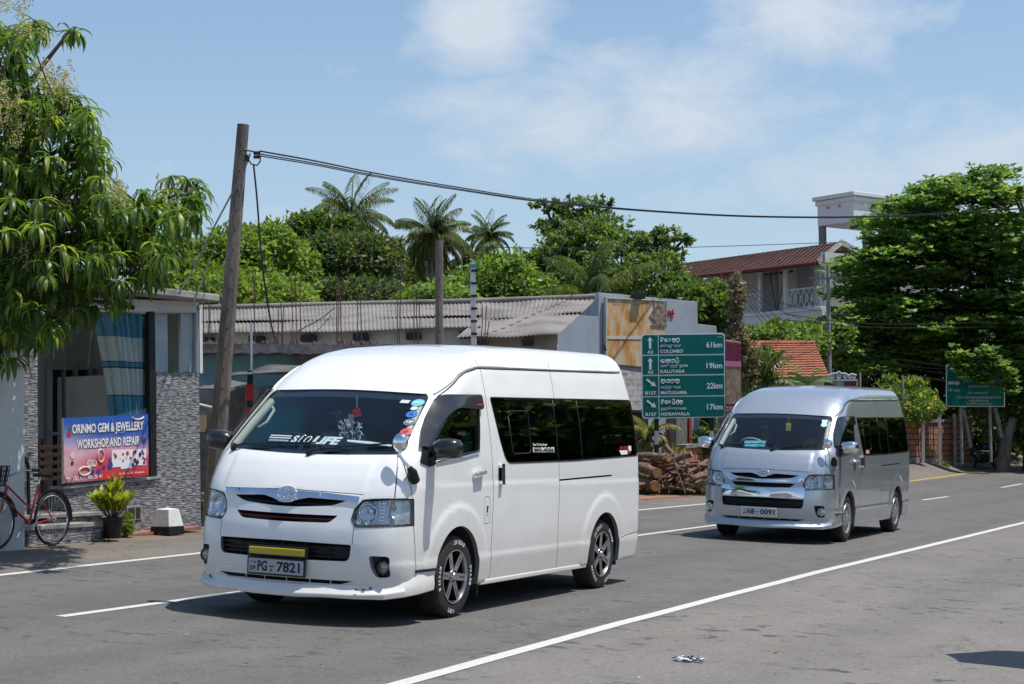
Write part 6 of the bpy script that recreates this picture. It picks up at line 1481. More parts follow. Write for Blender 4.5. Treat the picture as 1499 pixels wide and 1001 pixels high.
for (a,b) in (((1411,600),(1421,655)),((1457,598),(1466,640))): q=MB(); q.tube([at(*a,64),at(*b,63.5)],.07,6); tag(q.build('leaning_pole',concrete,None,smooth=60),'pale pole leaning under the shaded green sign, '+('left' if a[0]<1430 else 'right')+' one','pole')
# ---- ornate maroon board
OF=Frame(1228,556,52,86); ob=empty('temple_board',OF.M,'maroon board with ornate grey scrolled crest above the roof of the silver van','board')
q=MB(); OF.px_prism(q,[(1202,556),(1254,556),(1254,640),(1202,640)],0,.06); q.build('maroon_panel',mat('maroon_paint',(.17,.015,.02),.5),ob)
q=MB(); OF.px_prism(q,[(1200.5,555),(1255.5,555),(1255.5,557.5),(1200.5,557.5)],-.03,.09); OF.px_prism(q,[(1200.5,556),(1202,556),(1202,640),(1200.5,640)],-.02,.08); OF.px_prism(q,[(1254,556),(1255.5,556),(1255.5,640),(1254,640)],-.02,.08)
for i,(x,r) in enumerate(((1206,2.6),(1212,2.2),(1218.5,3.2),(1228,3.6),(1237.5,3.2),(1244,2.2),(1250,2.6))):
    c=OF.P(x,551.5-(1.2 if abs(x-1228)<10 else 0),.03); rr=r*52/FPX; q.tube([c+Vector((rr*cos(t)*(1-.1*t/6.28),0,rr*sin(t)*(1-.1*t/6.28))) for t in np.linspace(0,7.5,16)],.018,5); q.tube([c+Vector((rr*.4*cos(t),0,rr*.4*sin(t))) for t in np.linspace(0,6.28,8)],.014,5)
q.tube([OF.P(x,y,.03) for x,y in ((1202,549),(1208,547),(1214,549),(1219,546),(1224,546.5),(1228,543.5),(1232,546.5),(1237,546),(1242,549),(1248,547),(1254,549))],.022,5); q.build('crest',mat('pale_grey_metal',(.5,.52,.54),.6),ob,smooth=60)
q=MB(); c=OF.P(1228,562,-.01); q.lathe([(.14,0),(.15,-.015),(.10,-.02),(.09,0)],20,c=c,mi=0); q.lathe([(.085,0),(.08,-.02),(.001,-.022)],20,c=c,mi=1); q.build('emblem',[mat('emblem_gold',(.40,.20,.10),.5),mat('emblem_blue',(.10,.28,.45),.5)],ob,smooth=40)
# ---------------------------------------------------------------- vegetation
RNG=np.random.default_rng(11)
def leafmat(name,c1,c2,c3=None,rough=.45,trans=.45,spec=.4):
    m=bpy.data.materials.new(name); N,L=nt(m); b=N['Principled BSDF']; b.inputs['Roughness'].default_value=rough; b.inputs['Specular IOR Level'].default_value=spec
    g=N.new('ShaderNodeNewGeometry'); r=N.new('ShaderNodeValToRGB'); e=r.color_ramp.elements; e[0].position=0; e[0].color=(*c1,1); e[1].position=.85 if c3 else 1; e[1].color=(*c2,1)
    if c3: x=e.new(.97); x.color=(*c3,1)
    L.new(g.outputs['Random Per Island'],r.inputs[0]); L.new(r.outputs[0],b.inputs['Base Color'])
    t=N.new('ShaderNodeBsdfTranslucent'); mm=N.new('ShaderNodeMixRGB'); mm.blend_type='MULTIPLY'; mm.inputs[0].default_value=1; mm.inputs[2].default_value=(1.9,2.0,.9,1); L.new(r.outputs[0],mm.inputs[1]); L.new(mm.outputs[0],t.inputs[0])
    ms=N.new('ShaderNodeMixShader'); ms.inputs[0].default_value=trans; L.new(b.outputs[0],ms.inputs[1]); L.new(t.outputs[0],ms.inputs[2]); L.new(ms.outputs[0],N['Material Output'].inputs[0]); return m
LM={'dark':leafmat('dark_leaves',(.030,.058,.018),(.065,.115,.034),(.22,.14,.02)),
 'mid':leafmat('mid_green_leaves',(.042,.08,.022),(.105,.165,.048),(.22,.22,.05)),
 'light':leafmat('light_green_leaves',(.09,.15,.03),(.20,.28,.07)),
 'yel':leafmat('yellow_green_leaves',(.11,.16,.02),(.24,.29,.05)),
 'almond':leafmat('almond_leaves',(.062,.13,.028),(.155,.25,.06),(.32,.35,.10)),
 'mango':leafmat('mango_leaves',(.035,.075,.014),(.115,.19,.03),(.30,.34,.06),rough=.4,spec=.5),
 'palm':leafmat('palm_leaflets',(.030,.055,.018),(.085,.12,.035),(.24,.22,.07),rough=.4),
 'palmy':leafmat('yellowing_palm_leaflets',(.16,.17,.04),(.32,.30,.09)),
 'croton':leafmat('croton_leaves',(.10,.16,.015),(.42,.40,.03),(.05,.08,.02)),
 'grass':leafmat('grass_blades',(.05,.10,.02),(.14,.18,.05)),
 'dry':leafmat('dry_creeper',(.12,.09,.05),(.28,.22,.13),(.10,.14,.04),trans=.2),
 'banana':leafmat('banana_leaf',(.08,.17,.03),(.16,.27,.05),rough=.35),
 'flower':leafmat('flower_panicles',(.36,.31,.12),(.55,.48,.24),trans=.2),
 'yflower':leafmat('yellow_flowers',(.75,.50,.02),(.85,.62,.04),trans=.2)}
bark=mat('tree_bark',(.12,.09,.07),.95,col2=(.05,.04,.03),scale=9,detail=8,bump=.6,stretch=(1,1,.25))
palebark=mat('pale_bark',(.24,.20,.17),.95,col2=(.12,.10,.08),scale=5,detail=8,bump=.5,stretch=(1,1,.25))
def unit(n,r=RNG):
    v=r.normal(size=(n,3)); return v/np.linalg.norm(v,axis=1,keepdims=True)
def leafquads(P,D,U,length,width,fold=.25):
    """diamond leaves: P base points, D direction, U leaf normal"""
    D=D/np.linalg.norm(D,axis=1,keepdims=True); S=np.cross(D,U); S/=np.linalg.norm(S,axis=1,keepdims=True)+1e-9; Nn=np.cross(S,D)
    L_=np.asarray(length)[:,None] if np.ndim(length) else length; Wd=np.asarray(width)[:,None] if np.ndim(width) else width
    a=P; b=P+D*L_*.5+S*Wd*.5-Nn*Wd*fold*.5; c=P+D*L_; d=P+D*L_*.5-S*Wd*.5-Nn*Wd*fold*.5
    V=np.stack([a,b,c,d],1).reshape(-1,3); n=len(P); F=np.arange(4*n).reshape(n,4); return V,F
def crownpoints(blobs,n,clump=.32,rng=RNG,per=22,hollow=.72):
    """points in leaf clumps spread over the outer part of each blob"""
    vol=np.array([b[1]*b[2]*b[3] for b in blobs])**.67; vol/=vol.sum(); out=[];cen=[]
    for b,v in zip(blobs,vol):
        k=max(3,int(n*v/per)); c=np.array(b[0]); R=np.array(b[1:4]); u=unit(k,rng); r=hollow+(1.02-hollow)*rng.random((k,1))**.7+.22*rng.random((k,1))**6; r=r*(1+.10*np.sin(u[:,:1]*7+u[:,2:3]*5))
        C=c+u*R*r; cr=clump*R.mean()
        p=np.repeat(C,per,0)+rng.normal(size=(k*per,3))*cr*np.array([.55,.55,.38]); out.append(p); cen.append(np.repeat(c[None],k*per,0))
    return np.vstack(out),np.vstack(cen)
def crown(name,blobs,n,m,size,parent,clump=.32,wid=.5,rng=RNG,per=22,up=.6,hollow=.72):
    P,C=crownpoints(blobs,n,clump,rng,per,hollow); out=P-C; out/=np.linalg.norm(out,axis=1,keepdims=True)+1e-9
    D=unit(len(P),rng)*.8+out*.6+np.array([0,0,-.15]); U=unit(len(P),rng)*.55+np.array([0,0,up])+out*.35; s=size*(.6+.8*rng.random(len(P)))
    V,F=leafquads(P,D,U,s,s*wid); return npmesh(name,V,F,m,parent)
def Bp(px,py,Y,rx,ry,ry2=None):
    p=at(px,py,Y); k=Y/FPX; return ((p.x,p.y,p.z),rx*k,(ry2 or rx)*k,ry*k)
def tree(label,base,blobs,n,key,size,group=None,tr=.18,name='broadleaf_tree',clump=.32,wid=.5,second=None,per=22,barkm=None,cat='tree',hollow=.72):
    b=Vector(base); root=empty(name,Matrix.Translation(b),label,cat,group)
    bl=[((c[0]-b.x,c[1]-b.y,c[2]-b.z),rx,ry,rz) for c,rx,ry,rz in blobs]
    q=MB(); top=Vector(max(bl,key=lambda t:t[0][2])[0]); fork=Vector((top.x*.35,top.y*.35,max(.8,top.z*.42)))
    q.tube([Vector((0,0,-.3)),Vector((fork.x*.3,fork.y*.3,fork.z*.5)),fork],[tr*1.25,tr,tr*.8],8)
    for c,rx,ry,rz in bl:
        c=Vector(c); q.tube([fork,(fork+c)/2+Vector((.2,0,.15)),c],[tr*.6,tr*.4,tr*.15],6)
        for k in range(5):
            u=Vector(unit(1)[0]); u.z=abs(u.z); q.tube([c-Vector((0,0,rz*.3)),c+Vector((u.x*rx,u.y*ry,u.z*rz))*.8],[tr*.2,tr*.05],5)
    q.build('trunk',barkm or bark,root,smooth=60)
    crown('crown',bl,n,LM[key],size,root,clump,wid,per=per,hollow=hollow)
    if second: crown('paler_sprays',bl,second[1],LM[second[0]],size,root,clump,wid,per=per,hollow=.95)  # second layer of paler leaves near the outside of the crown
    return root
def gnd0(px,Y): p=at(px,600,Y); return (p.x,p.y,gz(p.x,p.y))
def frond(V,F,base,az,el,L_,droop,nl,ll,rng,yell=0,width=.035):
    """coconut style frond with hanging leaflets; returns rachis points"""
    k=14; pts=[]; p=np.array(base,float); e=el
    for i in range(k+1):
        pts.append(p.copy()); d=np.array([cos(az)*cos(e),sin(az)*cos(e),sin(e)]); p=p+d*L_/k; e-=droop/k*(.5+1.3*i/k)
    pts=np.array(pts); S=np.array([-sin(az),cos(az),0])
    for j in range(nl):
        t=.12+.88*j/nl; f=t*k; i=min(k-1,int(f)); c=pts[i]+(pts[i+1]-pts[i])*(f-i); tg=pts[i+1]-pts[i]; tg/=np.linalg.norm(tg)
        l=ll*(sin(pi*min(1,.12+t*.86))**.6)*(.85+.3*rng.random())
        for s in (1,-1):
            d=tg*.55+S*s*.75+np.array([0,0,-.45-.5*rng.random()]); d/=np.linalg.norm(d); m=c+d*l*.55; d2=d+np.array([0,0,-.9]); d2/=np.linalg.norm(d2); e2=m+d2*l*.45
            w=np.cross(d,[0,0,1]); w=w/(np.linalg.norm(w)+1e-9)*width; 
            n=len(V); V+= [c-w*.4,c+w*.4,m+w,m-w,e2]; F.append((n,n+1,n+2,n+3)); F.append((n+3,n+2,n+4,n+4))
    return pts
def palm(label,px,py,Y,rpx,nf=24,lean=0,group=None,key='palm',trunk_r=.16,base_px=None,name='coconut_palm',seed=1,skirt=0,up=1.5,low=-.85,nl=38):
    rng=np.random.default_rng(seed); c=at(px,py,Y); g=gnd0(px+lean,Y); root=empty(name,Matrix.Translation(Vector(g)),label,'palm tree',group)
    C=np.array([c.x-g[0],c.y-g[1],c.z-g[2]]); q=MB(); k=10; q.tube([Vector((C[0]*(t**1.6),C[1]*t,C[2]*t-.3*(1-t))) for t in np.linspace(0,1,k)],[trunk_r*(1.25-.45*t) for t in np.linspace(0,1,k)],8); q.build('trunk',palebark,root,smooth=60)
    L_=rpx*Y/FPX*1.18; V=[];F=[];rq=MB()
    for i in range(nf):
        t=(i+.5)/nf; az=i*2.399+rng.random()*.7; el=up+(low-up)*t**.95+rng.normal()*.16; pts=frond(V,F,C,az,el,L_*(.78+.3*rng.random()+.15*sin(pi*t)),(.75+.8*t+.45*rng.random() if up>1.2 else 1.0+.5*rng.random()),int(nl*1.5),L_*.26,rng,width=.010+.0033*L_); rq.tube([Vector(p) for p in pts[::2]],[.035*(1-.8*i_/7) for i_ in range(len(pts[::2]))],5)
    Q=MB(); me=bpy.data.meshes.new('fronds'); me.from_pydata([tuple(v) for v in V],[],[f if f[2]!=f[3] else f[:3] for f in F]); me.materials.append(LM[key]); o=bpy.data.objects.new('fronds',me); COL.objects.link(o); o.parent=root
    rq.build('frond_stems',LM['yel'],root,smooth=60)
    if skirt:
        V=[];F=[]
        for i in range(skirt): az=i*2.4; frond(V,F,C+np.array([0,0,-.2]),az,-1.0-.4*rng.random(),L_*.7,.35,24,L_*.13,rng,width=.02)
        me=bpy.data.meshes.new('dead_fronds'); me.from_pydata([tuple(v) for v in V],[],[f if f[2]!=f[3] else f[:3] for f in F]); me.materials.append(LM['dry']); o=bpy.data.objects.new('dead_fronds',me); COL.objects.link(o); o.parent=root
    q=MB()
    for i in range(7): q.lathe([(.001,-.13),(.10,-.08),(.13,0),(.09,.09),(.001,.13)],8,axis='z',c=tuple(C+np.array([.25*cos(i*.9),.25*sin(i*.9),-.25-.05*(i%3)])))
    q.build('coconuts',mat('coconut_husk',(.10,.09,.03),.7) if 'coconut_husk' not in bpy.data.materials else bpy.data.materials['coconut_husk'],root,smooth=60); return root
# background trees, left to right
tree('light yellow-green broadleaf tree filling the gap right of the mango branches',gnd0(340,58),[Bp(335,395,58,55,52),Bp(385,365,59,45,32),Bp(290,420,57,60,38),Bp(415,405,60,40,45),Bp(350,440,56,90,30),Bp(255,400,58,35,45)],26000,'light',.22,tr=.25,clump=.26,second=('yel',9000))
tree('dense dark tree with scattered orange leaves in front of the palm, behind the shed',gnd0(510,66),[Bp(505,400,66,78,52),Bp(555,375,67,34,26),Bp(455,395,65,34,40),Bp(510,440,64,90,25),Bp(500,362,67,50,18)],34000,'dark',.19,tr=.3,clump=.2)
tree('airy grey-green tree standing behind the dark dense one',gnd0(458,84),[Bp(450,340,84,30,28),Bp(475,330,84,36,18),Bp(432,355,84,18,22),Bp(497,335,84,20,14)],5200,'mid',.26,tr=.2,clump=.3)
palm('coconut palm with a broad round head above the dark dense tree',515,318,88,64,42,lean=12,seed=4,skirt=2)
palm('tall coconut palm with a thick dark trunk and brown skirt, behind the brown pole',633,345,72,62,46,lean=-4,seed=2,trunk_r=.22,skirt=9)
palm('smallest and most distant coconut palm, right of the brown pole',714,345,110,36,34,lean=3,seed=8,skirt=3)
palm('low coconut palm between the brown pole and the notched pole',688,378,82,48,26,seed=12,lean=6)
palm('low drooping coconut palm left of the brown pole, partly behind the rusty rods',592,392,80,42,30,seed=15)
tree('light green bushy tree low behind the corrugated roof, right of the notched pole',gnd0(700,60),[Bp(735,405,60,40,32),Bp(690,425,60,45,22),Bp(640,440,58,50,18),Bp(765,430,60,50,24)],15000,'light',.20,tr=.15,clump=.28)
tree('tall tree with loose spreading green crown above the grey parapet building',gnd0(850,62),[Bp(800,300,64,22,8),Bp(845,305,64,32,14),Bp(878,300,64,16,10),Bp(820,330,64,34,14),Bp(880,335,63,40,22),Bp(850,355,62,50,26),Bp(815,385,62,44,30),Bp(770,392,62,28,26),Bp(765,425,61,36,24),Bp(845,420,61,60,34),Bp(910,385,60,52,30),Bp(940,360,60,34,18),Bp(975,345,60,24,10),Bp(1002,350,60,12,7),Bp(975,372,60,24,12),Bp(950,405,58,50,30),Bp(905,425,60,50,26)],32000,'mid',.155,tr=.28,clump=.15,second=('light',8000),per=22,hollow=.5)
tree('green tree in front of the left end of the white building',gnd0(1030,56),[Bp(1035,448,56,36,32),Bp(1000,452,55,36,30),Bp(1052,462,55,24,24),Bp(1008,420,57,20,10)],15000,'mid',.18,tr=.18,clump=.26)
tree('leafy green shrub mass in front of the verandah, above the orange tiled roof',gnd0(1145,58),[Bp(1120,494,57,38,11),Bp(1160,490,58,34,13),Bp(1185,502,58,28,12),Bp(1140,503,57,48,10),Bp(1135,480,57,12,8),Bp(1222,492,60,22,18)],15000,'light',.19,tr=.12,clump=.28,name='shrub',cat='shrub')
palm('young coconut palm with upright feathery fronds behind the grey parapet',872,438,52,84,13,seed=21,trunk_r=.18,up=1.5,low=.15,name='young_palm',nl=46)
palm('yellowing low palm frond clump peeping over the corrugated roof left of the grey parapet',782,452,50,34,5,seed=25,key='palmy',up=1.0,low=.1,name='young_palm',trunk_r=.12)
# green backdrop masses that close the view to the sky-line
tree('far dark tree mass behind the white building and the shed, left one',gnd0(640,125),[Bp(560,420,125,60,30),Bp(640,425,125,70,26),Bp(720,420,125,60,25)],9000,'dark',.5,tr=.3,clump=.25,group='far trees closing the view')
# almond tree
def almond():
    Y=67.5; g=Vector(gnd0(1575,Y)); root=empty('almond_tree',Matrix.Translation(g),'big spreading tree with layered broad-leaved branches shading the roadside at right','tree')
    rng=np.random.default_rng(31); tiers=[(1390,274,62,9),(1445,288,90,12),(1350,303,62,11),(1420,325,120,14),(1300,326,46,8),(1380,343,110,14),(1480,350,80,16),(1330,362,80,12),(1400,372,120,15),(1275,380,50,11),(1450,398,130,16),(1330,402,90,14),(1260,425,50,12),(1400,440,130,17),(1500,430,90,22),(1310,447,80,15),(1232,470,40,12),(1420,478,130,18),(1330,490,100,17),(1250,505,50,14),(1480,520,90,24),(1380,515,100,16),(1290,535,60,16),(1560,420,80,50),(1560,500,90,50),(1455,258,30,6),(1225,515,30,14)]
    P=[];q=MB(); q.tube([Vector((0,0,-.5)),Vector((-.2,0,2)),Vector((-1.4,0,5)),Vector((-2.6,0,9))],[.42,.34,.24,.08],10)
    for (px,py,rx,ry) in tiers:
        for side in (0,1,2):
            c=at(px+(rng.random()-.5)*30,py+(rng.random()-.4)*10,Y+(-2.4,0,2.2)[side]+rng.normal()*.5)-g; R=rx*Y/FPX*(1,.8,.9)[side]; rz=ry*Y/FPX
            if side!=2: q.tube([Vector((-1.0,0,max(3.2,min(8,c.z-1.2)))),(Vector((-1.2,0,c.z-1))+c)/2,c],[.08,.055,.02],6)
            for i in range(int(46*(rx/90)*(1 if side<2 else .7))):
                a=rng.random()*6.28; r=rng.random()**.45; ca,sa=cos(a),sin(a); top=rng.random()<.7
                p=c+Vector((ca*R*r,sa*1.7*r,rz*(.9*(1-r*r)-.35 if top else -.3-.5*rng.random())+rng.normal()*.09))
                for j in range(4): 
                    pj=p+Vector(tuple(rng.normal(size=3)*np.array([.22,.22,.10]))); P.append((pj.x,pj.y,pj.z))
    # sprays that overhang the shaded sign
    for px,py in ((1402,528),(1425,540),(1432,552),(1440,560),(1455,538),(1466,545),(1475,570),(1412,545),(1445,525)):
        for i in range(26): p=at(px+rng.normal()*7,py-6+rng.normal()*6,61.2+rng.random()*.5)-g; P.append((p.x,p.y,p.z))
    P=np.array(P); n=len(P); m=7; base=np.repeat(P,m,0); az=np.tile(np.arange(m)*2*pi/m,n)+np.repeat(rng.random(n)*6,m); el=.1+.6*rng.random(n*m)
    D=np.stack([np.cos(az)*np.cos(el),np.sin(az)*np.cos(el),np.sin(el)-.25],1); U=np.tile([.15,-.5,1.],(n*m,1))+rng.normal(size=(n*m,3))*.45; s=.19+.12*rng.random(n*m)
    V,F=leafquads(base,D,U,s,s*.6,.3); npmesh('crown',V,F,LM['almond'],root)
    q.build('trunk',palebark,root,smooth=60)
    return root
almond()
tree('dark leafy undergrowth tree in the shade under the big spreading tree',gnd0(1300,70),[Bp(1300,560,70,70,45),Bp(1230,540,68,40,50),Bp(1390,560,72,80,50),Bp(1480,600,76,50,50),Bp(1350,500,72,110,50),Bp(1450,520,74,80,60)],26000,'dark',.22,tr=.25,clump=.25,second=('mid',3000))
tree('low dark hedge closing the view behind the motorcycles and the leaning trunk',gnd0(1440,80),[Bp(1400,630,80,40,34),Bp(1450,632,80,45,36),Bp(1500,630,82,40,40),Bp(1350,615,78,50,30)],12000,'dark',.26,tr=.1,clump=.3,name='hedge',cat='hedge')
tree('hanging shrub at the far right edge beyond the shaded sign',gnd0(1500,66),[Bp(1505,600,66,28,50),Bp(1520,540,66,40,60)],5000,'mid',.24,tr=.15,clump=.25,name='shrub',cat='shrub')
q=MB(); a=at(1466,666,64);a.z=gz(a.x,a.y)-.2; q.tube([a,at(1473,640,64),at(1484,612,64)],[.28,.22,.14],8); tag(q.build('tree_stump',palebark,None,smooth=60),'stout pale leaning tree trunk in the shade beside the red car','tree trunk')
# yellow flowering bush
tb=tree('bright green bush covered in yellow flowers above the orange block wall',gnd0(1322,61),[Bp(1325,590,60.5,36,24),Bp(1295,582,60.3,16,18),Bp(1340,565,60.3,16,12),Bp(1360,598,60.2,16,12),Bp(1330,602,60.2,36,12),Bp(1302,562,60.3,8,10)],9000,'light',.16,tr=.08,clump=.3,name='flowering_bush',cat='bush',wid=.32)
P,_=crownpoints([Bp(1325,588,60.1,44,32)],60,.1,per=1,hollow=.95); P=P-np.array(gnd0(1322,61)); V,F=leafquads(np.repeat(P,4,0),unit(len(P)*4)+np.array([0,-.4,.3]),unit(len(P)*4),.085,.085); npmesh('flowers',V,F,LM['yflower'],tb)
# banana, areca, tall grass, croton, yellow palms
def banana(label,px,py,Y,specs):
    g=Vector(gnd0(px,Y)); root=empty('banana_plant',Matrix.Translation(g),label,'plant'); c=at(px,py,Y)-g
    q=MB(); q.tube([Vector((0,0,-.2)),c],[.13,.09],8); q.build('stem',LM['light'],root,smooth=60)
    for az,el,L_,w_ in specs:
        V=[];F=[];p=c.copy();e=el;k=12;mid=[]
        for i in range(k+1):
            mid.append(p.copy()); p=p+Vector((cos(az)*cos(e),sin(az)*cos(e)*.6,sin(e)))*(L_/k); e-=.11
        for i,m in enumerate(mid):
            t=i/k; ww=w_*(sin(pi*min(1,.06+t*.95))**.5)*(.55 if i==0 else 1); s=Vector((-sin(az)*.55,cos(az)*.7,.25+.3*abs(sin(az)))).normalized(); s=Vector((0,.75,.45)).normalized() if abs(cos(az))>.5 else s
            V+=[tuple(m-s*ww+Vector((0,0,-ww*.25+.02*(i%2)))),tuple(m),tuple(m+s*ww+Vector((0,0,-ww*.25+.02*(i%2))))]
        for i in range(k): a=3*i; F+=[(a,a+1,a+4,a+3),(a+1,a+2,a+5,a+4)]
        q=MB(); q.add(V,F); q.build('leaf',LM['banana'],root,smooth=50)
banana('banana plant with broad bright leaves in front of the orange tiled roof',1183,562,49,[(2.8,1.35,1.0,.12),(.2,1.3,.75,.09),(3.1,.55,1.1,.13),(2.6,1.0,.9,.11),(-.1,.6,.8,.10)])
palm('clump of arching areca palm fronds left of the banana plant, before the tiled roof',1115,560,47.5,52,14,seed=33,trunk_r=.07,up=1.4,low=.2,name='areca_palm')
palm('small yellow leaved palm under the left side of the distance sign',952,632,42.3,36,12,seed=35,key='palmy',trunk_r=.06,up=1.3,low=-.3,name='yellow_palm')
def tuft(label,px,Y,w_,h0,h1,n,key,name='tall_grass',cat='plant',kind=None,wid=.02,lean=.35,dy=.6):
    rng=np.random.default_rng(int(px)); g=Vector(gnd0(px,Y)); k=Y/FPX; base=np.stack([(rng.random(n)-.5)*w_*k,(rng.random(n)-.5)*dy*2,np.zeros(n)],1)
    base[:,2]=[gz(g.x+b[0],g.y+b[1])-g.z for b in base]; D=rng.normal(size=(n,3))*lean+np.array([0,0,1]); h=(h0+(h1-h0)*rng.random(n))*k
    V=[];F=[]
    for b,d,hh in zip(base,D,h):
        d=d/np.linalg.norm(d); s=np.cross(d,[0,1,.1]); s/=np.linalg.norm(s); m=b+d*hh*.6; d2=d+np.array([d[0]*.8,d[1]*.8,-.5*rng.random()]); e=m+d2/np.linalg.norm(d2)*hh*.4; i=len(V); V+=[b-s*wid,b+s*wid,m+s*wid,m-s*wid,e]; F+=[(i,i+1,i+2,i+3),(i+3,i+2,i+4)]
    me=bpy.data.meshes.new(name); me.from_pydata([tuple(v) for v in V],[],F); me.materials.append(LM[key]); o=bpy.data.objects.new(name,me); COL.objects.link(o); o.location=g; return tag(o,label,cat if not kind else None,kind=kind)
tuft('thicket of tall reedy grass right of the poster pillar',1120,46,85,60,175,520,'light',wid=.018,lean=.3)
tuft('clump of darker tall grass behind the reedy thicket',1095,49,60,90,200,260,'mid',wid=.02,lean=.28)
tuft('croton clump with yellow and green leaves below the distance sign',972,42.2,26,30,75,150,'croton',name='croton_plant',wid=.05,lean=.4)
tuft(None,1010,40.0,60,6,22,1500,'grass',name='grass',kind='stuff',wid=.012,lean=.5,dy=.9)
tuft(None,955,39.2,50,4,12,400,'grass',name='grass',kind='stuff',wid=.012,lean=.6,dy=.5)
for px,py in ((1368,677.5),(1395,675),(1420,671.5),(1445,669),(1470,667)):
    G=onground(px,py); tuft(None,px,G.y+.35,34,2,9,300,'grass',name='grass',kind='stuff',wid=.014,lean=.8,dy=.28)
tree('small round green shrub between the log pile wall and the silver van mirror',gnd0(1030,44.5),[Bp(1030,640,44.5,14,13),Bp(1040,648,44.5,10,10)],900,'mid',.12,tr=.03,clump=.35,name='shrub',cat='shrub')
tree('small bright green shrub at the foot of the leaning pole',gnd0(300,24.6),[Bp(299,748,24.6,8,12),Bp(303,735,24.6,6,8)],500,'light',.07,tr=.015,clump=.35,name='shrub',cat='shrub')
tree('untidy olive green shrub between the poster pillar and the areca palm',gnd0(1098,48.5),[Bp(1096,530,48.5,18,18),Bp(1092,560,48,18,26),Bp(1110,548,48.3,20,14),Bp(1125,520,49,12,9)],4500,'mid',.15,tr=.05,clump=.3,name='shrub',cat='shrub')
# creeper on the bare pole
root=empty('creeper',Matrix.Translation(Vector(gnd0(1078,46.6))),'tangle of dry brown creeper climbing the bare pole behind the poster pillar','creeper')
g=Vector(gnd0(1078,46.6)); bl=[((at(1078+dx,y,46.5)-g)[:],r*46.5/FPX,r*46.5/FPX,18*46.5/FPX) for dx,y,r in ((2,412,9),(3,430,10),(1,450,9),(-1,470,9),(0,488,12),(4,500,18),(-6,510,14),(-12,504,10),(-8,520,10),(6,530,10),(16,520,16),(22,545,12))]
crown('dry_leaves',bl,3400,LM['dry'],.11,root,.35,.5,hollow=.6); q=MB()
for i in range(16): a=RNG.random()*6; q.tube([Vector(((at(1078,620-t*210,46.6)-g).x+.17*cos(a+t*5)+.05*RNG.normal(),.17*sin(a+t*5),(at(1078,620-t*210,46.6)-g).z)) for t in np.linspace(0,1,9)],.012,4)
q.build('stems',palebark,root)
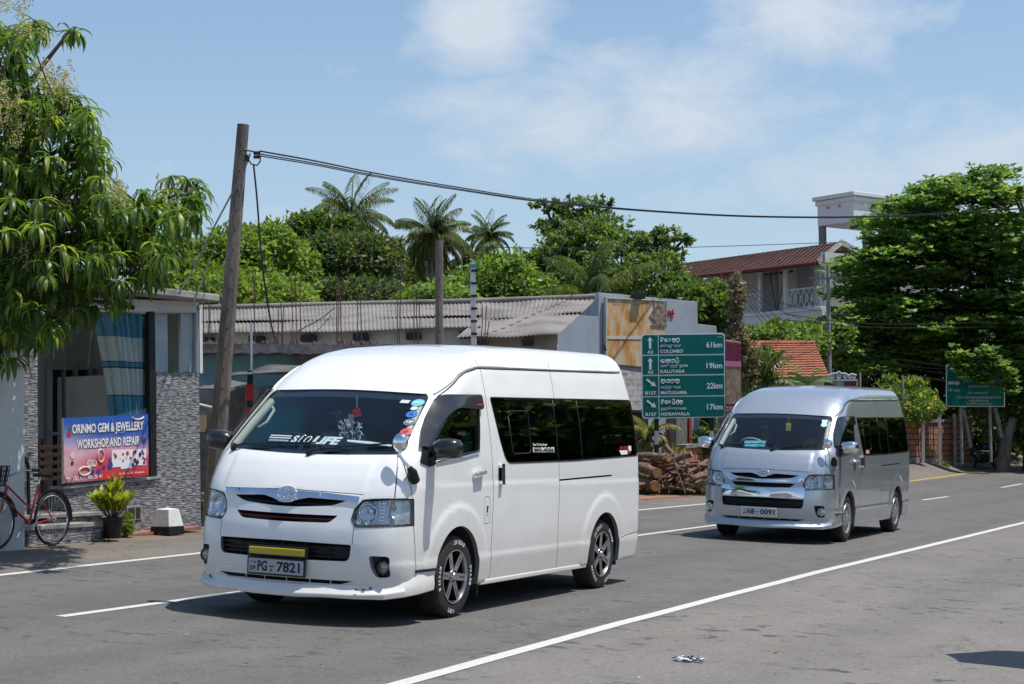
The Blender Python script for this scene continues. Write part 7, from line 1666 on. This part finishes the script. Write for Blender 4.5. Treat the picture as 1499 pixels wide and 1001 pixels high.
# ---------------------------------------------------------------- mango tree (near left)
def mango():
    Y=18.2; g=Vector((-6.9,18.6,gz(-6.9,18.6))); root=empty('mango_tree',Matrix.Translation(g),'mango tree with long drooping leaves and pale flower sprays hanging in from the left','tree')
    rng=np.random.default_rng(7)
    regions=[(15,45,38,20,14),(62,38,16,14,5),(105,42,12,6,2),(10,95,25,40,14),(45,140,60,30,26),(90,165,42,28,16),(120,195,22,38,12),(130,235,28,40,16),(60,215,75,45,40),(20,280,60,80,44),(100,290,60,45,36),(160,320,55,38,32),(205,300,28,28,14),(262,285,30,30,15),(278,315,12,24,6),(225,335,38,24,20),(180,358,66,26,30),(100,365,80,45,46),(30,385,60,65,44),(60,430,60,28,28),(135,412,50,16,17),(238,368,22,14,8),(218,400,30,12,8),(25,465,40,24,16),(60,480,20,14,6),(0,510,26,30,10),(55,500,12,10,3),(92,470,8,12,2),(172,445,8,10,2),(130,450,30,8,4),(-60,260,60,160,50),(-60,430,50,70,22)]
    wh=[]
    for px,py,rx,ry,n in regions:
        n=int(n*1.18)
        for i in range(n):
            a=rng.random()*6.28; r=math.sqrt(rng.random()); yy=Y+rng.normal()*.8; wh.append(at(px+rx*cos(a)*r,py+ry*sin(a)*r,yy)-g)
    V=[];F=[]
    for p in wh:
        k=rng.integers(9,15); a0=rng.random()*6
        for i in range(k):
            az=a0+i*2.4; e=.55-rng.random()*1.5; L_=.19+.12*rng.random(); w_=.018+.009*rng.random(); c=np.array(p)+rng.normal(size=3)*.012; pts=[c.copy()]; 
            for s in range(4): d=np.array([cos(az)*cos(e),sin(az)*cos(e),sin(e)]); c=c+d*L_/4; pts.append(c.copy()); e-=.42
            sd=np.array([-sin(az),cos(az),0]); n=len(V)
            for s,ww in ((0,.15),(1,.85),(2,1),(3,.7)): V+=[pts[s]-sd*w_*ww+np.array([0,0,.006]),pts[s],pts[s]+sd*w_*ww+np.array([0,0,.006])]
            V.append(pts[4])
            for s in range(3): a=n+3*s; F+=[(a,a+1,a+4,a+3),(a+1,a+2,a+5,a+4)]
            a=n+9; F+=[(a,a+1,n+12),(a+1,a+2,n+12)]
    me=bpy.data.meshes.new('leaves'); me.from_pydata([tuple(v) for v in V],[],F); me.materials.append(LM['mango']); o=bpy.data.objects.new('leaves',me); COL.objects.link(o); o.parent=root; me.polygons.foreach_set('use_smooth',[True]*len(me.polygons))
    q=MB(); trunk=[Vector((0,0,-.3)),Vector((.05,0,1.2)),Vector((.1,-.1,2.4))]; q.tube(trunk,[.22,.18,.15],10)
    hubs=[]
    for px,py,rx,ry,n in regions:
        c=at(px,py,Y)-g; hubs.append(c); st=Vector((.1,-.1,2.4 if c.z>2.2 else 1.9)); m=(st+c)/2+Vector((0,0,.25)); q.tube([st,m,c],[.07,.045,.018],6)
    for p in wh:
        h=min(hubs,key=lambda h:(h-p).length); q.tube([h,(h+p)/2+Vector((0,0,-.04)),p],[.012,.009,.005],4)
    q.build('branches',bark,root,smooth=60)
    pan=[(20,15,30,10,7),(35,60,20,14,4),(75,125,25,12,6),(85,135,20,14,5),(10,150,20,20,6),(5,190,25,20,7),(70,190,12,25,6),(8,230,20,20,6),(175,300,18,12,8),(15,165,18,18,4),(150,310,8,14,3),(90,325,8,8,2),(40,395,10,20,4),(45,410,8,16,3),(240,300,8,8,1),(160,295,10,8,2)]
    V=[];F=[];Vs=[]
    for px,py,rx,ry,n in pan:
        for i in range(int(n*1.2)):
            p=np.array(at(px+rng.normal()*rx*.6,py+rng.normal()*ry*.6,Y-.8+rng.normal()*.4)-g); up=np.array([rng.normal()*.3,rng.normal()*.3,1]); up/=np.linalg.norm(up)
            m=110; t=rng.random(m); r=.065*(1-t)+.012; a=rng.random(m)*6.28; P=p+up*(t*.27)[:,None]+np.stack([np.cos(a)*r,np.sin(a)*r,rng.normal(size=m)*.01],1); Vs.append(P)
    P=np.vstack(Vs); v,f=leafquads(P,unit(len(P)),unit(len(P)),.020,.014); npmesh('flower_sprays',v,f,LM['flower'],root)
mango()
# ---------------------------------------------------------------- potted croton
G=onground(165,788); G.z-=0
pt=empty('potted_plant',Matrix.Translation(G),'yellow-green croton bush in a black plastic pot before the tiled wall','potted plant')
q=MB(); q.lathe([(.001,0),(.095,0),(.12,.22),(.135,.22),(.135,.25),(.12,.25),(.115,.23),(.001,.225)],24,axis='z'); q.build('pot',M('black'),pt,smooth=40)
rng=np.random.default_rng(9); Pp=[];Dv=[]; q=MB()
for i in range(26):
    a=rng.random()*6.28; r=.26*math.sqrt(rng.random()); h=.42+.28*rng.random()*(1.1-r/.3); tip=Vector((cos(a)*r,sin(a)*r,.22+h*(.6 if r>.2 else .8))); q.tube([Vector((cos(a)*.03,sin(a)*.03,.22)),tip*.6+Vector((0,0,.06)),tip],[.008,.006,.004],5)
    for j in range(20):
        t=.35+.65*j/20; b=Vector((cos(a)*.03,sin(a)*.03,.22)).lerp(tip,t); az=j*2.4; Pp.append(tuple(b)); Dv.append((cos(az)*.7,sin(az)*.7,.75))
q.build('stems',bark,pt); Pp=np.array(Pp);Dv=np.array(Dv); s=.09+.05*rng.random(len(Pp)); V,F=leafquads(Pp,Dv,np.array([0,0,1.])+rng.normal(size=Dv.shape)*.3,s,s*.38); npmesh('foliage',V,F,LM['croton'],pt)
G2=onground(184,783); tree('feathery light green fern at the right foot of the black plant pot',(G2.x,G2.y,G2.z),[((G2.x,G2.y+.05,G2.z+.14),.08,.08,.12),((G2.x+.02,G2.y+.05,G2.z+.05),.06,.06,.06)],1500,'yel',.03,tr=.006,clump=.3,name='fern',cat='plant')
# ---------------------------------------------------------------- logs
logbark=mat('log_bark',(.25,.155,.10),.95,col2=(.10,.06,.045),scale=10,detail=8,bump=.7); logend=mat('log_end',(.45,.24,.10),.9,col2=(.30,.15,.06),scale=12)
def log(p,q_,r,i,label=None):
    p=Vector(p);q_=Vector(q_); d=(q_-p).normalized(); mb=MB(); rng=random.Random(i); k=7
    pts=[p+(q_-p)*(t/k)+Vector((0,0,rng.uniform(-1,1)*r*.14)) for t in range(k+1)]
    mb.tube(pts,[r*(1+rng.uniform(-.08,.08)) for _ in pts],10,mi=0)
    for c,s in ((p,-1),(q_,1)):
        u=d.orthogonal().normalized(); w_=d.cross(u); mb.add([c+d*s*.004+(u*cos(a)+w_*sin(a))*r*.93 for a in np.linspace(0,2*pi,13)[:-1]],[tuple(range(12))],1)
    return tag(mb.build('log',[logbark,logend],None,smooth=50),label or 'cut brown log lying among the others in the roadside pile','log','logs in the roadside pile')
def LP(x,y,Y): return at(x,y,Y)
big=[((925,668),(979,670),6.5,39.3,38.6,'thick grey barked log lying along the top left of the pile'),((925,650+30),(962,692),7.5,39.6,38.1,'thick log end pointing outwards at middle left of the pile'),((930,700),(960,712),8,39.4,38,'thick log end lowest at the left of the pile'),((955,683),(1012,664),5,39,38.7,'long stout log slanting up to the right across the top of the pile')]
for i,(a,b,r,Y0,Y1,lb) in enumerate(big): log(LP(*a,Y0),LP(*b,Y1),r*39/FPX,100+i,lb); bpy.context.scene.objects[-1]
rl=random.Random(12)
for i in range(58):
    cx=rl.uniform(945,1030); top=664+abs(cx-985)*.45 if cx>985 else 672; cy=rl.uniform(top,716); a=rl.gauss(0,.5) if rl.random()<.7 else rl.gauss(0,1.0); hl=rl.uniform(14,34); r=rl.uniform(1.3,3.6); Y=39.2+rl.uniform(-.5,.9)-(cy-690)*.012
    dy=rl.uniform(-.7,.7); p=LP(cx-hl*cos(a),min(719,cy-hl*sin(a)*.6),Y+dy); e=LP(cx+hl*cos(a),min(719,cy+hl*sin(a)*.6),Y-dy)
    for v in (p,e): v.z=max(v.z,gz(v.x,v.y)+.03)
    log(p,e,r*Y/FPX,i)
for i,(pts,r) in enumerate((([(985,668),(992,690),(1003,722)],1.2),([(1000,660),(1002,678),(985,690)],1.3),([(965,722),(962,705),(975,694)],1.5),([(970,672),(985,664),(995,655)],1.6))):
    q=MB(); q.tube([LP(x,y,38.3) for x,y in pts],[r*39/FPX,r*36/FPX,r*30/FPX],6); tag(q.build('branch',palebark,None,smooth=50),'thin crooked pale branch sticking out of the roadside log pile','branch','thin branches in the log pile')
# dirt and litter in front of the pile
sheet_pts=[onground(x,y) for x,y in ((925,722),(960,718),(1040,714),(1060,722),(1000,727),(930,732))]
q=MB(); q.add([(p.x,p.y,p.z+.006) for p in sheet_pts],[tuple(range(6))]); tag(q.build('red_earth_patch',mat('red_earth',(.32,.14,.07),.95,col2=(.22,.12,.07),scale=4,bump=.5),None),kind='structure')
# ---------------------------------------------------------------- bicycle
def bicycle():
    Rr=onground(76,798); d=Vector((-.415,-.91,0)); n=Vector((-d.y,d.x,0)); wb=.93
    Mx=Matrix(((d.x,n.x,0,Rr.x),(d.y,n.y,0,Rr.y),(0,0,1,Rr.z),(0,0,0,1))); b=empty('bicycle',Mx,'red bicycle with black front basket standing before the shop steps','bicycle'); s=.88; R=.295
    redp=mat('red_bicycle_paint',(.40,.015,.015),.3,coat=.6); tyre=mat('bicycle_tyre',(.02,.02,.02),.8); steel=M('chrome')
    for x in (0,wb):
        w_=empty('wheel'); w_.parent=b; w_.location=(x,0,R); q=MB(); q.tube([(R*.97*cos(a),0,R*.97*sin(a)) for a in np.linspace(0,2*pi,49)],.019*s,8,cap=False); q.build('tyre',tyre,w_,smooth=60)
        q=MB(); q.tube([(R*.90*cos(a),0,R*.90*sin(a)) for a in np.linspace(0,2*pi,49)],.010*s,6,cap=False); q.build('rim',steel,w_,smooth=60)
        q=MB()
        for k in range(28): a=2*pi*k/28; a2=a+(.35 if k%2 else -.35); q.tube([(.02*cos(a2),.025*(1 if k%4<2 else -1),.02*sin(a2)),(R*.9*cos(a),0,R*.9*sin(a))],.0016,4)
        q.tube([(0,-.05,0),(0,.05,0)],.018,8); q.build('spokes',steel,w_)
        q=MB(); a0,a1=(.15,2.5) if x==0 else (.3,3.0); pts=[(x+(R+.025)*cos(a),0,R+(R+.025)*sin(a)) for a in (np.linspace(.6,3.25,20) if x==0 else np.linspace(.9,3.0,18))]; 
        q.tube(pts,.026*s,6,sy=.5); q.build('mudguard',M('black'),b,smooth=60)
    bb=Vector((.45*s,0,.27*s)); st=Vector((.26*s,0,.80*s)); hd=Vector((wb-.20*s,0,.78*s)); hd0=Vector((wb-.15*s,0,.62*s)); q=MB()
    for a,c,r in ((bb,st*.96+bb*.04,.016),(hd,hd0,.019),(bb+Vector((0,0,.03)),hd0,.017),(bb.lerp(st,.35),hd,.014),(Vector((0,0,R)),bb,.010),(Vector((0,0,R)),bb.lerp(st,.82),.009)): q.tube([a,c],r*s,8)
    q.tube([hd0,hd0.lerp(Vector((wb,0,R)),.45)+Vector((-.02,0,0)),Vector((wb,0,R))],[.015*s,.013*s,.010*s],8); q.build('frame',redp,b,smooth=60)
    q=MB(); q.tube([bb.lerp(st,.9),st+Vector((-.02,0,.06))],.012*s,8); q.tube([hd,hd+Vector((-.03,0,.12*s))],.012*s,8); hb=hd+Vector((-.03,0,.12*s))
    q.tube([hb+Vector((-.16,.29,.06))*s,hb+Vector((.0,.22,.07))*s,hb+Vector((.05,.05,0))*s,hb+Vector((.05,-.05,0))*s,hb+Vector((0,-.22,.07))*s,hb+Vector((-.16,-.29,.06))*s],.011,8); q.tube([bb+Vector((0,-.08,0)),bb+Vector((0,.08,0))],.02,8); q.tube([bb+Vector((0,-.08,0)),bb+Vector((.1,-.08,-.13))],.010,6); q.tube([bb+Vector((0,.08,0)),bb+Vector((-.1,.08,.13))],.010,6); q.tube([(-.02,-.06,R),(-.25,-.08,R+.02)],.008,6); q.build('metal_fittings',steel,b,smooth=60)
    q=MB(); 
    for sg in (1,-1): q.tube([hb+Vector((-.10,sg*.27,.062))*s,hb+Vector((-.2,sg*.30,.06))*s],.017,8)
    q.build('hand_grips',M('black'),b,smooth=60)
    q=MB(); c=st+Vector((-.02,0,.08)); q.add([c+Vector(v)*s for v in ((-.16,-.10,.0),(-.10,-.11,.03),(.0,-.06,.03),(.13,-.02,.02),(.13,.02,.02),(0,.06,.03),(-.10,.11,.03),(-.16,.10,0),(-.14,-.08,-.05),(-.1,-.08,-.04),(0,-.04,-.02),(.12,-.015,-.01),(.12,.015,-.01),(0,.04,-.02),(-.1,.08,-.04),(-.14,.08,-.05))],[tuple(range(8)),tuple(range(15,7,-1))]+[(i,(i+1)%8,(i+1)%8+8,i+8) for i in range(8)]); q.build('saddle',M('black'),b,smooth=70,bevel=.01)
    q=MB(); c=hd0+Vector((.24,0,.28))*s; 
    for z,k in ((-.12,.85),(-.06,.9),(0,.95),(.06,1),(.12,1.05)): q.tube([c+Vector((x*k,y*k,z))*s for x,y in ((-.13,-.17),(.13,-.17),(.13,.17),(-.13,.17),(-.13,-.17))],.007,5)
    for i in range(9):
        for (x,y) in ((-.13+.26*i/8,-.17),(-.13+.26*i/8,.17),(-.13,-.17+.34*i/8),(.13,-.17+.34*i/8)): q.tube([c+Vector((x*.85,y*.85,-.12))*s,c+Vector((x*1.05,y*1.05,.12))*s],.005,4)
    q.add([c+Vector((x*.85,y*.85,-.12))*s for x,y in ((-.13,-.17),(.13,-.17),(.13,.17),(-.13,.17))],[(0,1,2,3)]); 
    q.build('basket',M('black'),b)
bicycle()
# ---------------------------------------------------------------- parked red car (far right) and motorcycles in the shade
def red_car():
    p=onground(1526,660); d=Vector((-NY,NX,0)); d.normalize(); Mx=Matrix.Translation(p)@Matrix.Rotation(math.atan2(-.93,-.37),4,'Z'); c=empty('parked_car',Mx,'small dark red car parked at the far right edge beyond the big tree','car')
    red=mat('dark_red_paint',(.22,.008,.012),.25,coat=1)
    prof=[(1.85,.35),(1.95,.55),(1.88,.78),(1.2,.95),(.55,1.42),(.2,1.52),(-1.2,1.55),(-1.75,1.42),(-1.95,.95),(-2.0,.5),(-1.9,.32)]; q=MB(); n=len(prof); vs=[]
    for y,k in ((-.84,.93),(-.80,1),(.80,1),(.84,.93)):
        for x,z in prof:
            t=max(0,(z-.9)/.65); vs.append((x*(1 if abs(y)<.82 else .985),y*(1-.16*t),.9+(z-.9)*(1 if abs(y)<.82 else .97)))
    fs=[(j*n+i,j*n+(i+1)%n,(j+1)*n+(i+1)%n,(j+1)*n+i) for j in range(3) for i in range(n)]+[tuple(range(n)),tuple(range(3*n,4*n))]; q.add(vs,fs); body=q.build('body',red,c,smooth=50,bevel=.05)
    q=MB()
    for s in (1,-1):
        for poly in (((1.0,1.02),(.50,1.38),(.05,1.42),(.05,.98)),((-.02,.98),(-.02,1.42),(-1.0,1.43),(-1.0,.98)),((-1.07,1.0),(-1.07,1.42),(-1.55,1.38),(-1.7,1.05))):
            q.prism(poly,(0,s*.795,0),(1,0,0),(0,0,1),(0,s*.1,-0.0),.3)
    q.build('side_windows',M('gloss'),c)
    q=MB(); q.add([(1.15,-.66,1.0),(1.15,.66,1.0),(.56,.60,1.43),(.56,-.60,1.43)],[(0,1,2,3)]); q.build('windscreen',M('gloss'),c)
    for x in (1.25,-1.25):
        for s in (1,-1):
            q=MB(); q.lathe([(.30,s*.62),(.31,s*.70),(.31,s*.82),(.27,s*.85)],24,c=(x,0,.31)); q.lathe([(.19,s*.84),(.17,s*.82),(.001,s*.83)],16,c=(x,0,.31),mi=1); q.build('wheel',[M('rubber'),M('hubs')],c,smooth=40)
    for s in (1,-1):
        q=MB(); q.box((1.78,s*.72-.14,.66),(1.95,s*.72+.10,.82)); q.build('headlight',plaster,c,bevel=.03); q=MB(); q.box((-2.0,s*.70-.1,.75),(-1.85,s*.70+.1,1.0)); q.build('tail_lamp',M('redlens'),c,bevel=.02)
red_car()
def motorcycle(px,py,Y,rz,col,label):
    p=at(px,py,Y); p.z=gz(p.x,p.y); b=empty('motorcycle',Matrix.Translation(p)@Matrix.Rotation(rz,4,'Z'),label,'motorcycle'); paint=mat('motorcycle_paint',col,.3,coat=.8)
    for x in (-.62,.62): 
        q=MB(); q.lathe([(.20,-.035),(.30,-.05),(.31,0),(.30,.05),(.20,.035)],28,c=(x,0,.31)); q.lathe([(.05,-.04),(.20,-.02),(.20,.02),(.05,.04)],16,c=(x,0,.31),mi=1); q.build('wheel',[M('rubber'),M('grey')],b,smooth=50)
    q=MB(); q.tube([(.62,.0,.31),(.42,0,.85),(.38,0,1.0)],.03,8); q.tube([(.35,-.35,1.02),(.42,-.15,1.0),(.42,.15,1.0),(.35,.35,1.02)],.018,6); q.box((-.2,-.12,.25),(.25,.12,.55)); q.tube([(-.62,0,.31),(0,0,.35)],.03,6); q.tube([(.1,.13,.3),(-.7,.15,.35)],.04,8); q.build('frame',M('black'),b,smooth=50,bevel=.01)
    q=MB(); q.tube([(.32,0,.85),(.15,0,.88),(-.08,0,.80)],[.10,.15,.09],12); q.tube([(-.45,0,.72),(-.75,0,.78)],[.12,.06],8); q.tube([(.45,0,.95),(.55,0,.88)],[.09,.05],10); q.build('tank_and_panels',paint,b,smooth=60)
    q=MB(); q.tube([(.0,0,.80),(-.3,0,.79),(-.6,0,.83)],[.10,.13,.09],10,sy=.5); q.build('seat',M('black'),b,smooth=60)
motorcycle(1440,655,66,R_(20),(.005,.03,.14),'blue motorcycle parked in deep shade behind the legs of the expressway sign')
motorcycle(1462,655,67,R_(75),(.01,.05,.12),'second blue motorcycle in deep shade, nearer the leaning trunk and red car')
# ---------------------------------------------------------------- crumpled cloth on the road
G=onground(1005,967); rg=random.Random(3); q=MB()
for i in range(26):
    a=Vector((rg.gauss(0,.07),rg.gauss(0,.05),.012+rg.random()*.012)); d=Vector((rg.uniform(-1,1),rg.uniform(-.5,.5),0)).normalized(); k=6; w_=Vector((-d.y,d.x,0))*rg.uniform(.008,.018); L_=rg.uniform(.08,.17); vs=[]
    for j in range(k+1): c=a+d*(L_*(j/k-.5))+Vector((0,0,.010*sin(j*1.7+i)+.004)); vs+=[c-w_,c+w_+Vector((0,0,rg.uniform(-.006,.010)))]
    q.add(vs,[(2*j,2*j+1,2*j+3,2*j+2) for j in range(k)],0 if rg.random()<.62 else 1)
o=q.build('crumpled_rag',[mat('white_cloth',(.62,.64,.68),.9),mat('navy_cloth',(.02,.025,.07),.9)],None,M=Matrix.Translation(G)@Matrix.Scale(.72,4)); s_=o.modifiers.new('s','SOLIDIFY'); s_.thickness=.003; tag(o,'flattened torn white and navy rag lying on the near side of the road','rag')

# umbrella added out of view at right, made up to cast the road shadow
ux,uy=4.62,12.35; u=empty('shadow_umbrella',Matrix.Translation((ux,uy,gz(ux,uy))),'added unseen umbrella on a pole right of the view, casting the road shadow','umbrella'); q=MB(); q.tube([(0,0,0),(0,0,2.35)],.02,8); q.build('pole',concrete,u)
q=MB(); vs=[(0,0,2.4)]+[((.84 if i%2 else .76)*cos(2*pi*i/16),(.55 if i%2 else .5)*sin(2*pi*i/16),2.08) for i in range(16)]; q.add(vs,[(0,1+i,1+(i+1)%16) for i in range(16)]); o=q.build('canopy',plaster,u); s_=o.modifiers.new('s','SOLIDIFY'); s_.thickness=.004

# trees along the near side of the road, right of the view: they are what the van windows and chrome mirror
for i,(x,y,r,h) in enumerate(((20,22,4.5,8),(27,30,5.5,10),(24,40,5,9),(34,44,6.5,11),(36,24,6,10),(32,12,5.5,9),(44,60,8,12),(46,34,8,13),(30,2,6,10),(29,57,6,11),(24,49,4.5,9),(38,70,8,13),(50,86,9,14),(62,74,9,14),(21,34,3.5,7))):
    z=gz(x,y); tree('broad green tree on the near roadside, right of the view',(x,y,z),[((x,y,z+h*.62),r,r,h*.36),((x+1.5,y-2,z+h*.45),r*.8,r*.8,h*.3),((x-2,y+1,z+h*.5),r*.7,r*.7,h*.3),((x,y,z+1.6),r*.7,r*.7,1.5)],5200,'mid',.62,group='trees on the near roadside',tr=.3,clump=.3)

# dry leaves, grit and scraps blown along the far edge of the road
rng=np.random.default_rng(77); n=900; lw=np.where(rng.random(n)<.75,-12.0+rng.normal(size=n)*.5,-5.2+rng.normal(size=n)*2.2); ll=8+rng.random(n)**1.4*40
P=np.array([(*xy(a,b),0) for a,b in zip(lw,ll)]); P[:,2]=[gz(p[0],p[1])+.008 for p in P]; D=rng.normal(size=(n,3))*np.array([1,1,.15]); U=np.array([0,0,1.])+rng.normal(size=(n,3))*.25; s=.015+.05*rng.random(n)**2
V,F=leafquads(P,D,U,s,s*.5); tag(npmesh('fallen_leaves',V,F,LM['dry']),kind='stuff')
